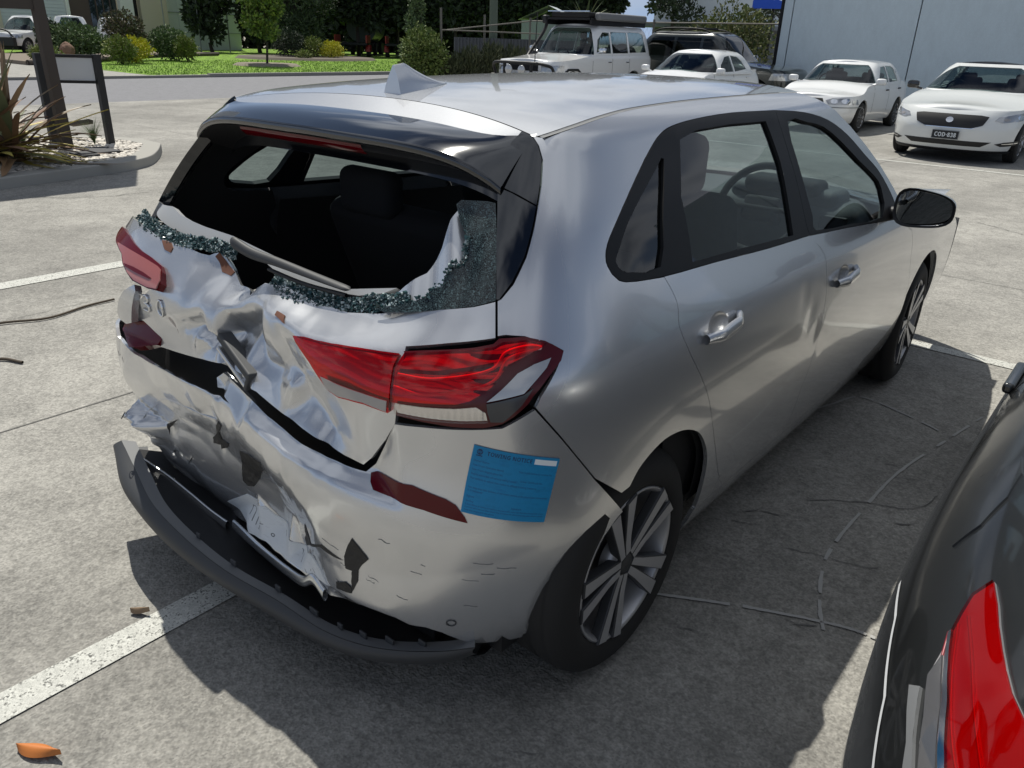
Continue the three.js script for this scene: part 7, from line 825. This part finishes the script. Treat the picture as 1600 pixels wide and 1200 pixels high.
{ // bronze flax
  const t = thing('bronze_flax', 'large bronze flax with strappy leaves spilling over the island kerb', 'plant', [-8.55, 0.09, -2.35]); const mats = [mat(0.22, 0.125, 0.075, 0.5), mat(0.16, 0.11, 0.055, 0.5), mat(0.32, 0.2, 0.11, 0.5), mat(0.12, 0.13, 0.05, 0.5), mat(0.5, 0.42, 0.1, 0.5), mat(0.08, 0.09, 0.03, 0.55)];
  for (let i = 0; i < 210; i++) {
    const a = rnd() * 6.28, e = rr(0.12, 1.45), L = rr(0.85, 1.5), droop = rr(0.1, 0.7) * Math.cos(e), w0 = rr(0.028, 0.052), bx = rr(-0.3, 0.3), bz = rr(-0.35, 0.35), low = e < 0.55;
    const g = gridSurface((u, v) => { const s = L * v, r = s * Math.cos(e), y = s * Math.sin(e) - droop * v * v * L * 0.8, w = w0 * (v < 0.75 ? 1 : (1 - v) / 0.25) * (u - 0.5) * 2, f = 0.25 * w0 * (1 - Math.abs(2 * u - 1)); return [bx + Math.cos(a) * r - Math.sin(a) * w, Math.max(0.03, y + 0.05 - f), bz + Math.sin(a) * r + Math.cos(a) * w]; }, 2, 9);
    part('leaf', g, mats[low && Math.sin(a) < 0.3 && rnd() < 0.6 ? 4 : Math.floor(rnd() * 4)], t);
  }
}
function tuft(label, x, z, n, h) { const t = thing('grass_tuft', label, 'grass', [x, 0.1, z]); const gs = []; for (let i = 0; i < n; i++) { const a = rnd() * 6.28, r = rr(0.05, 0.3), L = rr(0.5, 1) * h; gs.push(gridSurface((u, v) => [Math.cos(a) * r * v * v + (u - 0.5) * 0.012 * (1 - v), L * v, Math.sin(a) * r * v * v + (u - 0.5) * 0.012 * (1 - v)], 1, 4)); } part('blades', gs, mat(0.09, 0.15, 0.035, 0.7), t); }
tuft('green grass tuft growing beneath the blank sign frame', -9.35, -3.95, 90, 0.42); tuft('yellowing grass clump beside the timber post foot', -9.5, -3.15, 80, 0.5);
{ // blank notice frame on two posts
  const t = thing('notice_frame', 'blank white notice board between two black posts on the island', 'sign'); const A = [-9.79, -3.62], B = [-9.38, -4.17];
  for (const [x, z] of [A, B]) part('sign_post', beam([x, 0.08, z], [x, 1.21, z], 0.085, 0.085), M.black, t);
  part('board', beam([A[0], 0.98, A[1]], [B[0], 0.98, B[1]], 0.04, 0.0).scale(1, 1, 1), M.black, t).visible = true;
  const d = Math.hypot(B[0] - A[0], B[1] - A[1]), an = Math.atan2(-(B[1] - A[1]), B[0] - A[0]);
  const bd = part('board_panel', box(d - 0.1, 0.27, 0.02, 0, 0, 0), mat(0.6, 0.62, 0.63, 0.6), t); bd.position.set((A[0] + B[0]) / 2, 1.03, (A[1] + B[1]) / 2); bd.rotation.y = an;
  for (const y of [1.185, 0.875]) { const r = part('board_rail', box(d - 0.08, 0.035, 0.05), M.black, t); r.position.set((A[0] + B[0]) / 2, y, (A[1] + B[1]) / 2); r.rotation.y = an; }
  t.remove(t.children.find(c => c.name === 'board'));
}
{ // tall sign on timber posts; its board shades the kerb
  const t = thing('tall_timber_sign', 'tall sign board on weathered timber posts at the island', 'sign');
  part('timber_post', beam([-9.18, 0.05, -3.53], [-9.26, 4.65, -3.5], 0.12, 0.12), WOOD, t); part('timber_post', beam([-9.1, 0.05, 0.2], [-9.15, 4.65, 0.2], 0.12, 0.12), WOOD, t);
  part('lower_rail', box(0.09, 0.12, 3.7, -9.21, 1.76, -1.66), WOOD, t); part('sign_board', box(0.05, 2.35, 4.7, -9.23, 3.45, -2.1), mat(0.5, 0.52, 0.54, 0.7), t); part('lower_panel', box(0.05, 0.46, 3.62, -9.23, 2.04, -1.64), mat(0.5, 0.52, 0.54, 0.7), t);
}
tag(part('timber_stake', beam([-10.1, 0.3, -4.0], [-9.75, 0.36, -4.12], 0.05, 0.07), WOOD, scene), 'short broken timber stake end by the notice frame', 'timber');
tag(part('slate_slab', [box(0.5, 0.03, 0.3, -8.75, 0.115, -3.75, 0.01), box(0.35, 0.03, 0.22, -8.5, 0.12, -3.45, 0.01)], mat(0.035, 0.035, 0.04, 0.7), scene), 'dark slate pieces lying on the island pebbles', 'slate');
// litter on the concrete
{
  const tw = (label, pts, r) => tag(part(numbered('twig'), tube(pts.map(p => [p[0], 0.006 + rr(0, .006), p[1]]), r, 30, 5), mat(0.09, 0.07, 0.05, 0.9), scene), label, 'twig');
  tw('long thin dry twig lying beyond the crushed left tail lamp', [[-3.16, -0.3], [-3.14, -0.63], [-3.05, -0.85], [-3.12, -1.1], [-3.13, -1.27]], 0.007); tw('short dark twig end on the concrete by the bay joint', [[-2.62, -0.2], [-2.58, -0.44], [-2.46, -0.5]], 0.008);
  const leaf = (name, label, x, z, L, w, a, m) => { const g = gridSurface((u, v) => { const k = Math.sin(Math.PI * Math.pow(v, 0.8)) * w * (u - 0.5); return [L * (v - 0.5), 0.006 + 0.016 * Math.sin(Math.PI * u) + 0.01 * v, k]; }, 6, 14).rotateY(a).translate(x, 0, z); const o = part(name, g, m, scene); tag(o, label, 'leaf'); return o; };
  leaf('orange_leaf', 'curled orange leaf lying on the concrete beside the white line', 0.03, 0.385, 0.12, 0.04, 0.5, mat(0.5, 0.16, 0.03, 0.6)); leaf('brown_leaf', 'small dry brown leaf at the edge of the bumper shadow', -0.26, 0.0, 0.06, 0.02, 0.6, mat(0.22, 0.15, 0.09, 0.8));
}

renderer.render(scene, camera);
